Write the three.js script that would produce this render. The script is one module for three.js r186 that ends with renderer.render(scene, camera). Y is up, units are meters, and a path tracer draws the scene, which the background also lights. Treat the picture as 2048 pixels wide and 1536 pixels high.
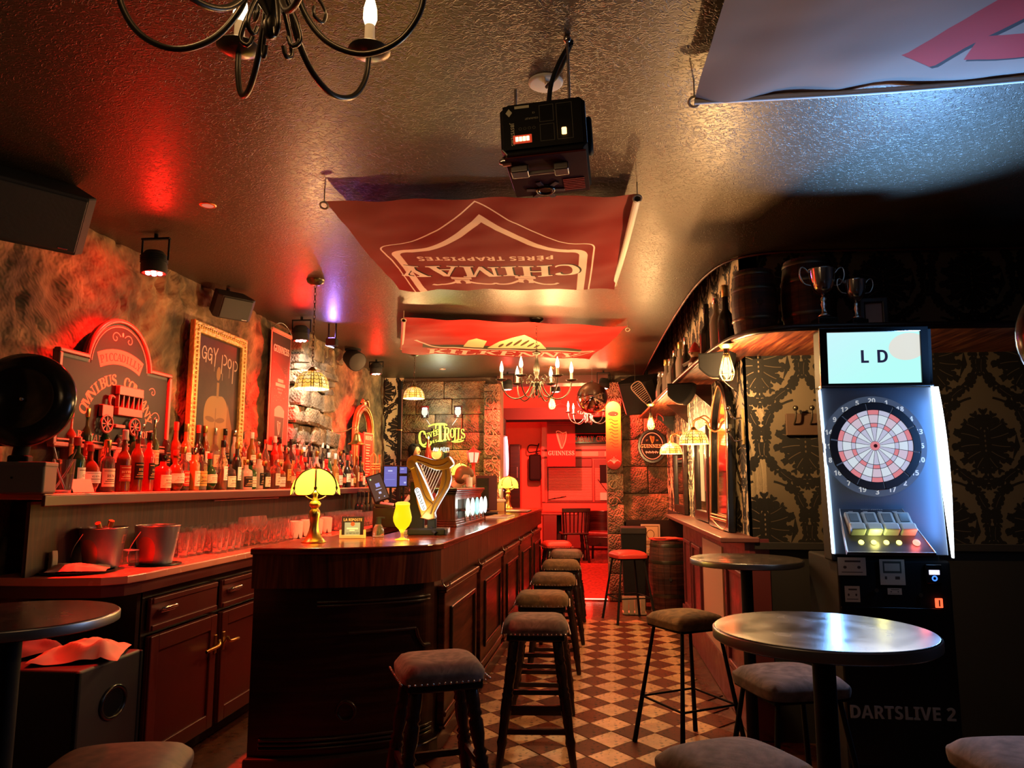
import * as THREE from 'three';
import { RoundedBoxGeometry } from 'three/addons/geometries/RoundedBoxGeometry.js';
import { mergeGeometries, toCreasedNormals } from 'three/addons/utils/BufferGeometryUtils.js';
import { ImprovedNoise } from 'three/addons/math/ImprovedNoise.js';
import { MarchingCubes } from 'three/addons/objects/MarchingCubes.js';
import { RectAreaLightUniformsLib } from 'three/addons/lights/RectAreaLightUniformsLib.js';
import { FontLoader } from 'three/addons/loaders/FontLoader.js';
import { TextGeometry } from 'three/addons/geometries/TextGeometry.js';

// ---------------------------------------------------------------- camera, sky, exposure
RectAreaLightUniformsLib.init();
const scene = new THREE.Scene();
scene.background = new THREE.Color(0x000000);
const camera = new THREE.PerspectiveCamera(2 * Math.atan(768 / 1480) * 180 / Math.PI, 2048 / 1536, 0.05, 60);
camera.position.set(0, 1.55, 0);
camera.rotation.order = 'YXZ';
camera.rotation.set(7.62 * Math.PI / 180, 6.192 * Math.PI / 180, 0);
scene.add(camera);
const renderer = new THREE.WebGLRenderer({ antialias: true });
renderer.toneMapping = THREE.LinearToneMapping;
renderer.toneMappingExposure = 1.0;
renderer.shadowMap.enabled = true;
const LIGHT = {
  par: 46, parFar: 40, rear: 24, candle: 1.15, candleNear: 0.10, pendant: 2.6, sconce: 1.6, cage: 7.5, tableLamp: 1.0,
  dartSide: 42, dartScreen: 5, dartBoard: 7, troll: 1.4, beer: 0.9, violet: 13, harp: 0.14,
};
const RED = new THREE.Color().setRGB(1, 0.011, 0.006), REDROOM = new THREE.Color().setRGB(1, 0.05, 0.03);
const WARM = new THREE.Color().setRGB(1, 0.53, 0.2);
const COOL = new THREE.Color().setRGB(0.17, 0.46, 1);

// ---------------------------------------------------------------- helpers
let seed = 20240611;
const rnd = () => { seed = (seed + 0x6D2B79F5) | 0; let t = Math.imul(seed ^ (seed >>> 15), 1 | seed); t = (t + Math.imul(t ^ (t >>> 7), 61 | t)) ^ t; return ((t ^ (t >>> 14)) >>> 0) / 4294967296; };
const rr = (a, b) => a + (b - a) * rnd();
const pick = (a) => a[Math.floor(rnd() * a.length)];
const noise = new ImprovedNoise();
const fbm = (x, y, z, o = 4) => { let s = 0, a = 1, f = 1, n = 0; for (let i = 0; i < o; i++) { s += a * noise.noise(x * f, y * f, z * f); n += a; a *= 0.5; f *= 2.03; } return s / n; };
const PI = Math.PI, V = (x, y, z) => new THREE.Vector3(x, y, z), V2 = (x, y) => new THREE.Vector2(x, y);
const lin = (r, g, b) => new THREE.Color().setRGB(r, g, b);

const used = {};
function numbered(n) { const k = used[n] = (used[n] ?? -1) + 1; return k ? `${n}_${String(k).padStart(3, '0')}` : n; }
function thing(name, label, category, [x, y, z] = [0, 0, 0], turn = 0, group) {
  const o = new THREE.Group(); o.name = numbered(name); o.position.set(x, y, z); o.rotation.y = turn;
  o.userData = { label, category }; if (group) o.userData.group = group; scene.add(o); return o;
}
function copyOf(root, [x, y, z], turn, label, group) {
  const r = root.clone(); r.name = numbered(root.name.replace(/_\d+$/, '')); r.position.set(x, y, z); r.rotation.y = turn;
  r.userData = { ...root.userData, label }; if (group) r.userData.group = group; scene.add(r); return r;
}
function structGroup(name) { const o = new THREE.Group(); o.name = name; o.userData = { kind: 'structure' }; scene.add(o); return o; }

function prep(g) {
  const keepFlag = g.userData.keepUV; g = g.index ? g.toNonIndexed() : g;
  if (!g.attributes.normal) g.computeVertexNormals();
  for (const k of Object.keys(g.attributes)) if (!['position', 'normal', 'uv'].includes(k)) g.deleteAttribute(k);
  const keep = keepFlag && g.attributes.uv;
  if (!keep) {
    const p = g.attributes.position, n = g.attributes.normal, uv = new Float32Array(p.count * 2);
    for (let i = 0; i < p.count; i += 3) {
      let nx = 0, ny = 0, nz = 0;
      for (let k = 0; k < 3; k++) { nx += Math.abs(n.getX(i + k)); ny += Math.abs(n.getY(i + k)); nz += Math.abs(n.getZ(i + k)); }
      for (let k = 0; k < 3; k++) {
        const x = p.getX(i + k), y = p.getY(i + k), z = p.getZ(i + k);
        const [u, v] = ny >= nx && ny >= nz ? [x, z] : nx >= nz ? [z, y] : [x, y];
        uv[2 * (i + k)] = u; uv[2 * (i + k) + 1] = v;
      }
    }
    g.setAttribute('uv', new THREE.BufferAttribute(uv, 2));
  }
  return g;
}
const merged = (geoms) => { const a = (Array.isArray(geoms) ? geoms : [geoms]).flat().map(prep); return a.length > 1 ? mergeGeometries(a) : a[0]; };
function part(parent, name, geoms, mat, label) {
  const m = new THREE.Mesh(merged(geoms), mat); m.name = name; if (label) m.userData.label = label; parent.add(m); return m;
}
function struct(name, geoms, mat) { const m = part(scene, name, geoms, mat); m.userData.kind = 'structure'; return m; }
const keepUV = (g) => { g.userData.keepUV = true; return g; };
const T = (g, x = 0, y = 0, z = 0, rx = 0, ry = 0, rz = 0) => { if (rx) g.rotateX(rx); if (ry) g.rotateY(ry); if (rz) g.rotateZ(rz); g.translate(x, y, z); return g; };
const box = (w, h, d, x = 0, y = 0, z = 0, rx, ry, rz) => T(new THREE.BoxGeometry(w, h, d), x, y, z, rx, ry, rz);
const rbox = (w, h, d, r, x = 0, y = 0, z = 0, rx, ry, rz, s = 2) => T(new RoundedBoxGeometry(w, h, d, s, Math.min(r, w / 2.01, h / 2.01, d / 2.01)), x, y, z, rx, ry, rz);
const cyl = (r1, r2, h, x = 0, y = 0, z = 0, n = 20, rx, ry, rz) => T(new THREE.CylinderGeometry(r1, r2, h, n), x, y, z, rx, ry, rz);
const sph = (r, x = 0, y = 0, z = 0, n = 16, sx = 1, sy = 1, sz = 1) => T(new THREE.SphereGeometry(r, n, Math.max(8, n * 3 / 4 | 0)).scale(sx, sy, sz), x, y, z);
const lathe = (pts, n = 24, x = 0, y = 0, z = 0) => T(new THREE.LatheGeometry(pts.map(([a, b]) => V2(a, b)), n), x, y, z);
const tube = (pts, r, seg = 24, rs = 8, closed = false) => new THREE.TubeGeometry(new THREE.CatmullRomCurve3(pts.map((p) => p.isVector3 ? p : V(...p)), closed), seg, r, rs, closed);
const torus = (R, r, x = 0, y = 0, z = 0, rx = 0, ry = 0, rz = 0, n = 28) => T(new THREE.TorusGeometry(R, r, 8, n), x, y, z, rx, ry, rz);
function bar(a, b, r, n = 10, r2 = r) { // straight rod between two points
  const A = V(...a), B = V(...b), d = B.clone().sub(A), g = new THREE.CylinderGeometry(r2, r, d.length(), n);
  g.applyQuaternion(new THREE.Quaternion().setFromUnitVectors(V(0, 1, 0), d.normalize())); const c = A.add(B).multiplyScalar(0.5); g.translate(c.x, c.y, c.z); return g;
}
function beam(a, b, w, h) { const A = V(...a), B = V(...b), d = B.clone().sub(A), g = new THREE.BoxGeometry(w, d.length(), h); g.applyQuaternion(new THREE.Quaternion().setFromUnitVectors(V(0, 1, 0), d.normalize())); const c = A.add(B).multiplyScalar(0.5); g.translate(c.x, c.y, c.z); return g; }
const shape = (pts) => new THREE.Shape(pts.map(([x, y]) => V2(x, y)));
const ext = (s, depth, bev = 0, seg = 1, cs = 12) => new THREE.ExtrudeGeometry(s, { depth, bevelEnabled: bev > 0, bevelSize: bev, bevelThickness: bev, bevelSegments: seg, curveSegments: cs });
const slabXZ = (pts, y0, y1, bev = 0) => T(ext(shape(pts.map(([x, z]) => [x, -z])), y1 - y0 - 2 * bev, bev, 2), 0, y0 + bev, 0, -PI / 2); // plan outline (x,z) raised from y0 to y1
const clean = (g) => toCreasedNormals(g, 0.6);

// ---------------------------------------------------------------- textures
function canvasTex(w, h, draw, { srgb = true, rep } = {}) {
  const c = document.createElement('canvas'); c.width = w; c.height = h; const x = c.getContext('2d'); draw(x, w, h);
  const t = new THREE.CanvasTexture(c); t.colorSpace = srgb ? THREE.SRGBColorSpace : THREE.NoColorSpace;
  t.wrapS = t.wrapT = rep ? THREE.RepeatWrapping : THREE.ClampToEdgeWrapping; if (rep) t.repeat.set(rep[0], rep[1]); t.magFilter = THREE.LinearFilter; return t;
}
function dataTex(n, f, { srgb = false, rep = [1, 1], m = n } = {}) {
  const d = new Uint8Array(n * m * 4);
  for (let j = 0; j < m; j++) for (let i = 0; i < n; i++) { const c = f(i / n, j / m), k = 4 * (j * n + i); d[k] = c[0]; d[k + 1] = c[1] ?? c[0]; d[k + 2] = c[2] ?? c[0]; d[k + 3] = 255; }
  const t = new THREE.DataTexture(d, n, m); t.colorSpace = srgb ? THREE.SRGBColorSpace : THREE.NoColorSpace; t.wrapS = t.wrapT = THREE.RepeatWrapping; t.repeat.set(...rep);
  t.magFilter = t.minFilter = THREE.LinearFilter; t.needsUpdate = true; return t;
}
// periodic value noise on the unit torus
const tn = (u, v, fx, fy, s = 0) => { const a = u * 2 * PI, b = v * 2 * PI, rx = fx / 6.283, ry = fy / 6.283; return noise.noise(Math.cos(a) * rx + s + Math.cos(b) * ry, Math.sin(a) * rx + 7.1 + s, Math.sin(b) * ry + 3.3 * s) ; };
const tf = (u, v, fx, fy, s = 0) => 0.55 * tn(u, v, fx, fy, s) + 0.28 * tn(u, v, fx * 2, fy * 2, s + 5) + 0.17 * tn(u, v, fx * 4, fy * 4, s + 9);
const clamp8 = (x) => Math.max(0, Math.min(255, x | 0));

const woodTex = dataTex(256, (u, v) => { const g = 0.62 + 0.5 * tf(u, v, 30, 2.5, 1) + 0.22 * tn(u, v, 90, 5, 4); return [clamp8(255 * g), clamp8(235 * g * g), clamp8(215 * g * g)]; }, { srgb: true, rep: [1.2, 1.2] });
const woodTexSide = woodTex.clone(); woodTexSide.rotation = PI / 2; woodTexSide.needsUpdate = true;
const speckTex = dataTex(256, (u, v) => { const g = 0.8 + 0.35 * tf(u, v, 14, 14, 2); return [clamp8(255 * g)]; }, { srgb: true, rep: [2, 2] });
const stoneTex = dataTex(512, (u, v) => { const a = tf(u, v, 5, 5, 1), b = tf(u, v, 16, 16, 8), g = 0.72 + 0.5 * a + 0.35 * b, w = 0.06 * a; return [clamp8(255 * (g + w)), clamp8(238 * g), clamp8(212 * (g - w))]; }, { srgb: true, rep: [0.7, 0.7] });
const stoneBump = dataTex(512, (u, v) => [clamp8(128 + 150 * tf(u, v, 12, 12, 3) + 70 * tn(u, v, 60, 60, 6))], { rep: [0.9, 0.9] });
const clothBump = dataTex(256, (u, v) => [clamp8(128 + 60 * Math.sin(u * 2 * PI * 64) * Math.sin(v * 2 * PI * 64) + 60 * tn(u, v, 20, 20, 2))], { rep: [3, 3] });
const roughTex = dataTex(256, (u, v) => [0, clamp8(190 + 110 * tf(u, v, 8, 8, 12)), 0], { rep: [1.3, 1.3] });
// embossed wallpaper of the ceiling: short crossing strokes
const ceilBump = canvasTex(1024, 1024, (c, w, h) => {
  c.fillStyle = '#707070'; c.fillRect(0, 0, w, h);
  for (let i = 0; i < 5200; i++) {
    const x = rnd() * w, y = rnd() * h, a = pick([0.5, 2.6, 1.2, 0.1]) + rr(-0.35, 0.35), l = rr(10, 34), g = (rnd() < 0.5 ? rr(150, 255) : rr(0, 90)) | 0;
    c.strokeStyle = `rgba(${g},${g},${g},.75)`; c.lineWidth = rr(2, 6);
    for (const ox of [0, -w, w]) for (const oy of [0, -h, h]) { if (x + ox < -60 || x + ox > w + 60 || y + oy < -60 || y + oy > h + 60) continue; c.beginPath(); c.moveTo(x + ox, y + oy); c.quadraticCurveTo(x + ox + l * 0.5 * Math.cos(a + 0.5), y + oy + l * 0.5 * Math.sin(a + 0.5), x + ox + l * Math.cos(a), y + oy + l * Math.sin(a)); c.stroke(); }
  }
}, { srgb: false, rep: [1.3, 1.3] });

// damask print
function leafBlade(c, x, y, ang, len, wid, lobes = 4) { // acanthus leaf: a spine with rounded lobes on both sides
  c.save(); c.translate(x, y); c.rotate(ang); c.beginPath(); c.moveTo(0, -wid * 0.16); c.quadraticCurveTo(len * 0.5, -wid * 0.5, len, 0); c.quadraticCurveTo(len * 0.5, wid * 0.5, 0, wid * 0.16); c.fill();
  for (let i = 0; i < lobes; i++) for (const s of [-1, 1]) { const t = (i + 0.55) / (lobes + 0.35), q = Math.sin(PI * Math.min(1, t * 0.8 + 0.22)); c.beginPath(); c.ellipse(len * t + len * 0.09, s * wid * 0.40 * q, len / lobes * 0.56, wid * 0.30 * q + 3, s * 0.62, 0, 7); c.fill(); }
  c.restore();
}
function vein(c, x, y, ang, len, wv) { c.save(); c.translate(x, y); c.rotate(ang); c.lineWidth = wv; c.beginPath(); c.moveTo(len * 0.15, 0); c.quadraticCurveTo(len * 0.5, len * 0.05, len * 0.85, 0); c.stroke(); c.restore(); }
function damask(bg, fg, hi) {
  return (c, w, h) => {
    c.fillStyle = bg; c.fillRect(0, 0, w, h);
    const motif = (cx, cy) => {
      const P = (s, dx, dy, a, l, wd, n = 4) => { c.fillStyle = fg; leafBlade(c, cx + s * dx, cy + dy, s > 0 ? a : PI - a, l, wd, n); };
      const hl = (s, dx, dy, a, l, k = 4) => { c.strokeStyle = hi; vein(c, cx + s * dx, cy + dy, s > 0 ? a : PI - a, l, k); };
      for (const s of [1, -1]) {
        // crown of three lobes
        P(s, 0, -60, -1.57, 130, 46, 3); P(s, 4, -70, -1.05, 110, 40, 3); P(s, 18, -46, -0.55, 120, 40, 3); c.beginPath(); c.arc(cx + s * 66, cy - 112, 24, 0, 7); c.arc(cx + s * 104, cy - 66, 22, 0, 7); c.fill();
        // broad side leaves
        P(s, 10, 0, -0.3, 165, 58, 5); P(s, 10, 30, 0.12, 170, 56, 5); P(s, 10, 62, 0.55, 150, 50, 4); P(s, 4, 92, 1.0, 135, 44, 4); P(s, 0, 120, 1.45, 130, 34, 3); c.beginPath(); c.arc(cx + s * 150, cy - 40, 24, 0, 7); c.arc(cx + s * 168, cy + 44, 22, 0, 7); c.arc(cx + s * 122, cy + 130, 20, 0, 7); c.fill();
        // outer wreath of leaves joining the neighbouring motifs
        P(s, 120, -235, 0.5, 120, 40, 4); P(s, 190, -185, 1.15, 125, 42, 4); P(s, 235, -100, 1.7, 120, 42, 4); P(s, 238, 0, 1.5, 120, 42, 4); P(s, 225, 95, 2.0, 125, 42, 4); P(s, 165, 185, 2.45, 130, 42, 4); P(s, 80, 245, 2.7, 110, 36, 3);
        c.lineWidth = 14; c.strokeStyle = fg; c.beginPath(); c.moveTo(cx, cy + 255); c.bezierCurveTo(cx + s * 150, cy + 235, cx + s * 250, cy + 90, cx + s * 240, cy - 20); c.bezierCurveTo(cx + s * 240, cy - 140, cx + s * 170, cy - 230, cx + s * 60, cy - 255); c.stroke();
        hl(s, 18, -46, -0.55, 110); hl(s, 10, 0, -0.3, 150, 5); hl(s, 10, 30, 0.12, 150, 5); hl(s, 10, 62, 0.55, 130, 5); hl(s, 4, 92, 1.0, 115); hl(s, 190, -185, 1.15, 110, 3); hl(s, 238, 0, 1.5, 110, 3); hl(s, 165, 185, 2.45, 115, 3);
      }
      c.fillStyle = fg; c.beginPath(); c.ellipse(cx, cy + 25, 34, 105, 0, 0, 7); c.fill(); c.fillStyle = hi; for (let i = 0; i < 5; i++) { c.beginPath(); c.ellipse(cx, cy - 50 + i * 30, 5, 8, 0, 0, 7); c.fill(); }
    };
    for (const [x, y] of [[w / 2, h / 4], [0, h * 3 / 4], [w, h * 3 / 4], [w / 2, h / 4 + h], [0, -h / 4], [w, -h / 4]]) motif(x, y);
  };
}
const damaskTex = canvasTex(512, 1024, damask('#d8c3a0', '#0b0a0b', '#b9a384'), { rep: [1 / 0.54, 1 / 1.04] });

// ---------------------------------------------------------------- materials
const std = (color, roughness = 0.6, metalness = 0, more = {}) => new THREE.MeshStandardMaterial({ color: Array.isArray(color) ? lin(...color) : color, roughness, metalness, ...more });
const glow = (color, k, base = 0x111111, more = {}) => new THREE.MeshStandardMaterial({ color: base, roughness: 0.6, emissive: Array.isArray(color) ? lin(...color) : color, emissiveIntensity: k, ...more });
const M = {
  ceiling: std([0.062, 0.040, 0.025], 0.38, 0.25, { bumpMap: ceilBump, bumpScale: 0.003 }),
  ceilingEdge: std([0.07, 0.02, 0.015], 0.5),
  stone: std([0.34, 0.26, 0.185], 0.9, 0, { map: stoneTex, bumpMap: stoneBump, bumpScale: 0.012 }),
  stonePale: std([0.5, 0.44, 0.34], 0.88, 0, { map: stoneTex, bumpMap: stoneBump, bumpScale: 0.015 }),
  stoneDark: std([0.2, 0.15, 0.11], 0.9, 0, { map: stoneTex, bumpMap: stoneBump, bumpScale: 0.02 }),
  mortar: std([0.16, 0.12, 0.09], 0.95, 0, { bumpMap: stoneBump, bumpScale: 0.01 }),
  damask: std(0xffffff, 0.62, 0, { map: damaskTex }),
  maroon: std([0.14, 0.03, 0.035], 0.5, 0, { roughnessMap: roughTex }),
  maroonLight: std([0.5, 0.28, 0.2], 0.6),
  wood: std([0.20, 0.085, 0.035], 0.35, 0, { map: woodTex }),
  woodV: std([0.16, 0.06, 0.028], 0.38, 0, { map: woodTexSide }),
  woodTop: std([0.36, 0.17, 0.065], 0.24, 0, { map: woodTexSide, roughnessMap: roughTex }),
  darkWood: std([0.035, 0.016, 0.010], 0.3, 0, { map: woodTexSide }),
  darkWoodGloss: std([0.02, 0.010, 0.008], 0.22),
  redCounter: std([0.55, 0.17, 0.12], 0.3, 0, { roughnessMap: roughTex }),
  black: new THREE.MeshPhysicalMaterial({ color: lin(0.008, 0.008, 0.009), roughness: 0.75, specularIntensity: 0.4 }),
  blackGloss: std([0.008, 0.008, 0.009], 0.18),
  blackMatte: std([0.018, 0.017, 0.017], 0.8),
  iron: std([0.12, 0.105, 0.08], 0.32, 0.9),
  brass: std([0.62, 0.43, 0.14], 0.3, 1),
  brassDull: std([0.40, 0.30, 0.12], 0.45, 1),
  copper: std([0.75, 0.32, 0.14], 0.32, 1),
  chrome: std([0.75, 0.75, 0.76], 0.14, 1),
  steel: std([0.42, 0.42, 0.44], 0.35, 1),
  white: std([0.75, 0.74, 0.72], 0.55),
  paper: std([0.72, 0.66, 0.56], 0.75),
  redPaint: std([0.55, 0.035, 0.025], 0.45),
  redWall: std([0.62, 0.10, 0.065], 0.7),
  darkRed: std([0.08, 0.008, 0.007], 0.4),
  gold: std([0.55, 0.36, 0.12], 0.45, 0.6, { bumpMap: stoneBump, bumpScale: 0.01 }),
  fabricBrown: std([0.22, 0.115, 0.045], 0.9, 0, { bumpMap: clothBump, bumpScale: 0.002, map: speckTex }),
  fabricGrey: std([0.20, 0.13, 0.115], 0.9, 0, { bumpMap: clothBump, bumpScale: 0.002, map: speckTex }),
  leather: std([0.17, 0.075, 0.05], 0.6, 0, { map: speckTex }),
  beige: std([0.55, 0.46, 0.32], 0.7),
  mirror: std([0.8, 0.8, 0.8], 0.05, 1),
  glass: new THREE.MeshPhysicalMaterial({ color: 0xffffff, roughness: 0.03, transmission: 0.97, thickness: 0.004, ior: 1.5 }),
  tableTop: std([0.035, 0.030, 0.028], 0.3, 0, { roughnessMap: roughTex }),
};
const printMat = (tex, rough = 0.6, more = {}) => new THREE.MeshPhysicalMaterial({ map: tex, roughness: Math.max(rough, 0.5), specularIntensity: 0.35, ...more });
const litPrint = (tex, k, more = {}) => new THREE.MeshStandardMaterial({ color: 0x050505, roughness: 0.4, emissive: 0xffffff, emissiveMap: tex, emissiveIntensity: k, ...more });
const plate = (w, h, x = 0, y = 0, z = 0, rx, ry, rz) => keepUV(T(new THREE.PlaneGeometry(w, h), x, y, z, rx, ry, rz));
function pointLight(parent, color, k, pos, radius = 1, dist = 0) { const l = new THREE.PointLight(color, k, dist, 2); l.position.set(...pos); l.shadow.radius = radius; parent.add(l); return l; }
function spot(parent, color, k, pos, target, angle, pen = 0.6, radius = 2) { const l = new THREE.SpotLight(color, k, 0, angle, pen, 2); l.position.set(...pos); l.shadow.radius = radius; parent.add(l); l.target.position.set(...target); l.target.updateMatrixWorld(); return l; } // target in world space
function rectLight(parent, color, k, w, h, pos, look) { const l = new THREE.RectAreaLight(color, k, w, h); l.position.set(...pos); parent.add(l); parent.updateWorldMatrix(true, true); const p = parent.localToWorld(V(...look)); l.lookAt(p); return l; }

// ================================================================ THE SETTING
// floor: a plain slab with a strip of chequered diamond tiles along the bar
const floor = struct('floor', [box(6.6, 0.1, 13.4, 0.1, -0.058, -3.9)], std([0.15, 0.065, 0.035], 0.42, 0, { map: speckTex, roughnessMap: roughTex }));
{
  const dx = 0.272, dz = 0.30, g = 0.004;
  const dia = () => { const s = shape([[dx / 2 - g, 0], [0, dz / 2 - g], [-dx / 2 + g, 0], [0, -dz / 2 + g]]); return T(ext(s, 0.004, 0.002, 1), 0, -0.006, 0, -PI / 2); };
  const geos = [0, 1, 2].map((k) => { const q = prep(dia()); const uv = q.attributes.uv; for (let i = 0; i < uv.count; i++) uv.setXY(i, uv.getX(i) + k * 0.37, uv.getY(i) + k * 0.61); return q; });
  const wear = dataTex(256, (u, v) => { const t = tf(u, v, 10, 10, 21), s = tn(u, v, 40, 40, 3); const k = 0.86 + 0.2 * t - (s > 0.33 ? 0.35 : 0); return [clamp8(255 * k), clamp8(250 * k), clamp8(240 * k)]; }, { srgb: true, rep: [1.1, 1.1] });
  const light = [0.60, 0.66, 0.55, 0.63].map((k) => std([k, k * 0.60, k * 0.32], 0.6, 0, { map: wear, roughnessMap: roughTex }));
  const dark = [0.10, 0.125, 0.085].map((k) => new THREE.MeshPhysicalMaterial({ color: lin(k * 1.4, k * 0.24, k * 0.10), roughness: 0.65, specularIntensity: 0.35, map: wear }));
  const rot = 0.026;
  for (let j = -22; j <= 42; j++) for (let i = -18; i <= 18; i++) {
    if ((i + j) & 1) continue;
    const isLight = !(i & 1), u = i * dx / 2, w = j * dz / 2;
    const x = 0.104 + u - rot * w, z = -5.401 + w; // columns lean with the bar
    if (x > 0.80 || x < -1.02 || z > -3.98 || z < -10.12) continue;
    const t = part(floor, 'tile', geos[Math.abs(i * 7 + j * 3) % 3], pick(isLight ? light : dark)); t.position.set(x, rr(-0.0015, 0.0005), z); t.rotation.y = -rot + rr(-0.006, 0.006);
  }
}
// ceiling with its scalloped edge over the shelf recess
const ceilEdge = [[-3.2, 2.4], [3.3, 2.4], [3.3, -4.9], [2.6, -4.86], [1.9, -4.81], [1.4, -4.79], [1.18, -4.80], [1.05, -4.84], [0.95, -4.92], [0.88, -5.06], [0.835, -5.25], [0.79, -5.6], [0.755, -6.3], [0.725, -7.6], [0.70, -10.45], [-3.2, -10.45]];
struct('ceiling', slabXZ(ceilEdge, 3.04, 3.11), M.ceiling);
struct('ceiling_recess', box(6.7, 0.08, 13.2, 0.05, 3.56, -4.05), M.blackMatte);
struct('trim_1', (() => { const e = ceilEdge.slice(2, 15).map(([x, z]) => V(x + 0.004, 3.03, z)); return [tube(e, 0.008, 80, 6)]; })(), M.darkRed);
struct('wall_behind', box(6.7, 3.7, 0.1, 0.05, 1.75, 2.45), M.blackMatte);
struct('wall_side', box(0.1, 3.7, 7.5, 3.25, 1.75, -1.3), M.blackMatte);

// left wall: rough stone rendering, displaced
{
  const z0 = -2.0, z1 = -10.3, nz = 330, ny = 124, H = 3.06, g = new THREE.PlaneGeometry(z0 - z1, H, nz, ny);
  g.rotateY(PI / 2); g.translate(-2.95, H / 2, (z0 + z1) / 2);
  const p = g.attributes.position;
  for (let i = 0; i < p.count; i++) {
    const y = p.getY(i), z = p.getZ(i);
    const big = fbm(z * 1.1, y * 1.3, 3.1, 3), mid = fbm(z * 4.2, y * 4.6, 9.4, 4), pit = Math.max(0, fbm(z * 9 + 4, y * 5, 1.7, 3) - 0.22);
    const ridge = 1 - Math.abs(fbm(z * 2.3 + 11, y * 2.0, 5.5, 3)) * 2.4;
    p.setX(i, p.getX(i) + 0.05 * big + 0.045 * mid - 0.16 * pit + 0.02 * ridge + (fbm(z * 12, y * 13, 2, 4)) * 0.024);
  }
  g.deleteAttribute('normal'); g.computeVertexNormals();
  struct('wall_left', [g], M.stone);
  struct('wall_left_backing', box(0.1, 3.7, 13.0, -3.12, 1.75, -4.0), M.mortar);
  struct('wall_left_return', box(0.3, 3.1, 0.12, -2.98, 1.52, -1.98), M.mortar);
}
// rough stones bared between the plaster, lit by the pendant
{
  const w = scene.getObjectByName('wall_left');
  const stoneGeo = (sz, sy, sx) => {
    const g = new RoundedBoxGeometry(sx, sy, sz, 4, Math.min(sx, sy, sz) * 0.16); const p = g.attributes.position, s = rnd() * 50;
    for (let i = 0; i < p.count; i++) { const x = p.getX(i), y = p.getY(i), z = p.getZ(i), k = 1 + 0.42 * fbm(x * 9 + s, y * 12, z * 9, 3); p.setXYZ(i, x * k + 0.03 * fbm(y * 14, z * 14, s, 2), y * k + 0.045 * fbm(z * 10, x * 9, s, 2), z * k); }
    g.deleteAttribute('normal'); g.computeVertexNormals(); return toCreasedNormals(g, 0.5);
  };
  const mats = [[0.5, 0.43, 0.33], [0.40, 0.36, 0.30], [0.56, 0.47, 0.36], [0.34, 0.30, 0.27]].map((c) => std(c, 0.88, 0, { map: stoneTex, bumpMap: stoneBump, bumpScale: 0.02 }));
  let y = 1.62;
  while (y < 3.0) {
    const h = rr(0.06, 0.21); let z = -6.78 - rr(0, 0.1);
    const end = -7.72 - rr(0, 0.2);
    while (z > end) { const l = rr(0.10, 0.40); const m = part(w, 'stone', stoneGeo(l * 0.97, h * 0.95, rr(0.14, 0.22)), pick(mats)); m.position.set(-2.93 + rr(-0.01, 0.05), Math.min(y + h / 2, 2.97), z - l / 2); m.rotation.x = rr(-0.16, 0.16); m.rotation.y = rr(-0.15, 0.15); z -= l; }
    y += h;
  }
}
// coursed stone blocks
function blockWall(parent, x0, x1, y0, y1, z, mats, hs, ws, depth = 0.16, name = 'stone_block') {
  let y = y0, row = 0;
  while (y < y1 - 0.02) {
    let h = Math.min(rr(...hs), y1 - y); if (y1 - y - h < 0.08) h = y1 - y;
    let x = x0; let first = row & 1;
    while (x < x1 - 0.01) {
      let l = rr(...ws) * (first ? 0.55 : 1); first = false; if (x1 - x - l < ws[0] * 0.5) l = x1 - x;
      const g = new RoundedBoxGeometry(l - 0.006, h - 0.006, depth, 3, 0.014), p = g.attributes.position, s = rnd() * 90;
      for (let i = 0; i < p.count; i++) p.setZ(i, p.getZ(i) + 0.02 * fbm(p.getX(i) * 4 + s, p.getY(i) * 4, s, 3));
      g.deleteAttribute('normal'); g.computeVertexNormals();
      const m = part(parent, name, toCreasedNormals(g, 0.8), pick(mats)); m.position.set(x + l / 2, y + h / 2, z - depth / 2 + rr(-0.008, 0.014)); x += l;
    }
    y += h; row++;
  }
}
const blockMats = [[0.27, 0.19, 0.13], [0.32, 0.22, 0.15], [0.22, 0.155, 0.11]].map((c) => std(c, 0.88, 0, { map: stoneTex, bumpMap: stoneBump, bumpScale: 0.03 }));
const jambMats = [[0.42, 0.31, 0.24], [0.5, 0.36, 0.28]].map((c) => std(c, 0.8, 0, { map: stoneTex, bumpMap: stoneBump, bumpScale: 0.05 }));
const wallBackLeft = struct('wall_back_left', [box(1.72, 3.6, 0.2, -2.14, 1.75, -10.45)], M.mortar);
blockWall(wallBackLeft, -2.68, -1.48, 0.6, 2.98, -10.22, blockMats, [0.2, 0.32], [0.34, 0.62]);
const wallBackRight = struct('wall_back_right', [box(1.25, 3.6, 0.2, 0.83, 1.75, -10.45)], M.mortar);
blockWall(wallBackRight, 0.40, 1.02, 1.02, 2.98, -10.22, blockMats, [0.34, 0.46], [0.4, 0.62]);
struct('wall_above_door', box(1.55, 0.62, 0.34, -0.55, 3.24, -10.42), M.ceilingEdge);
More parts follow.
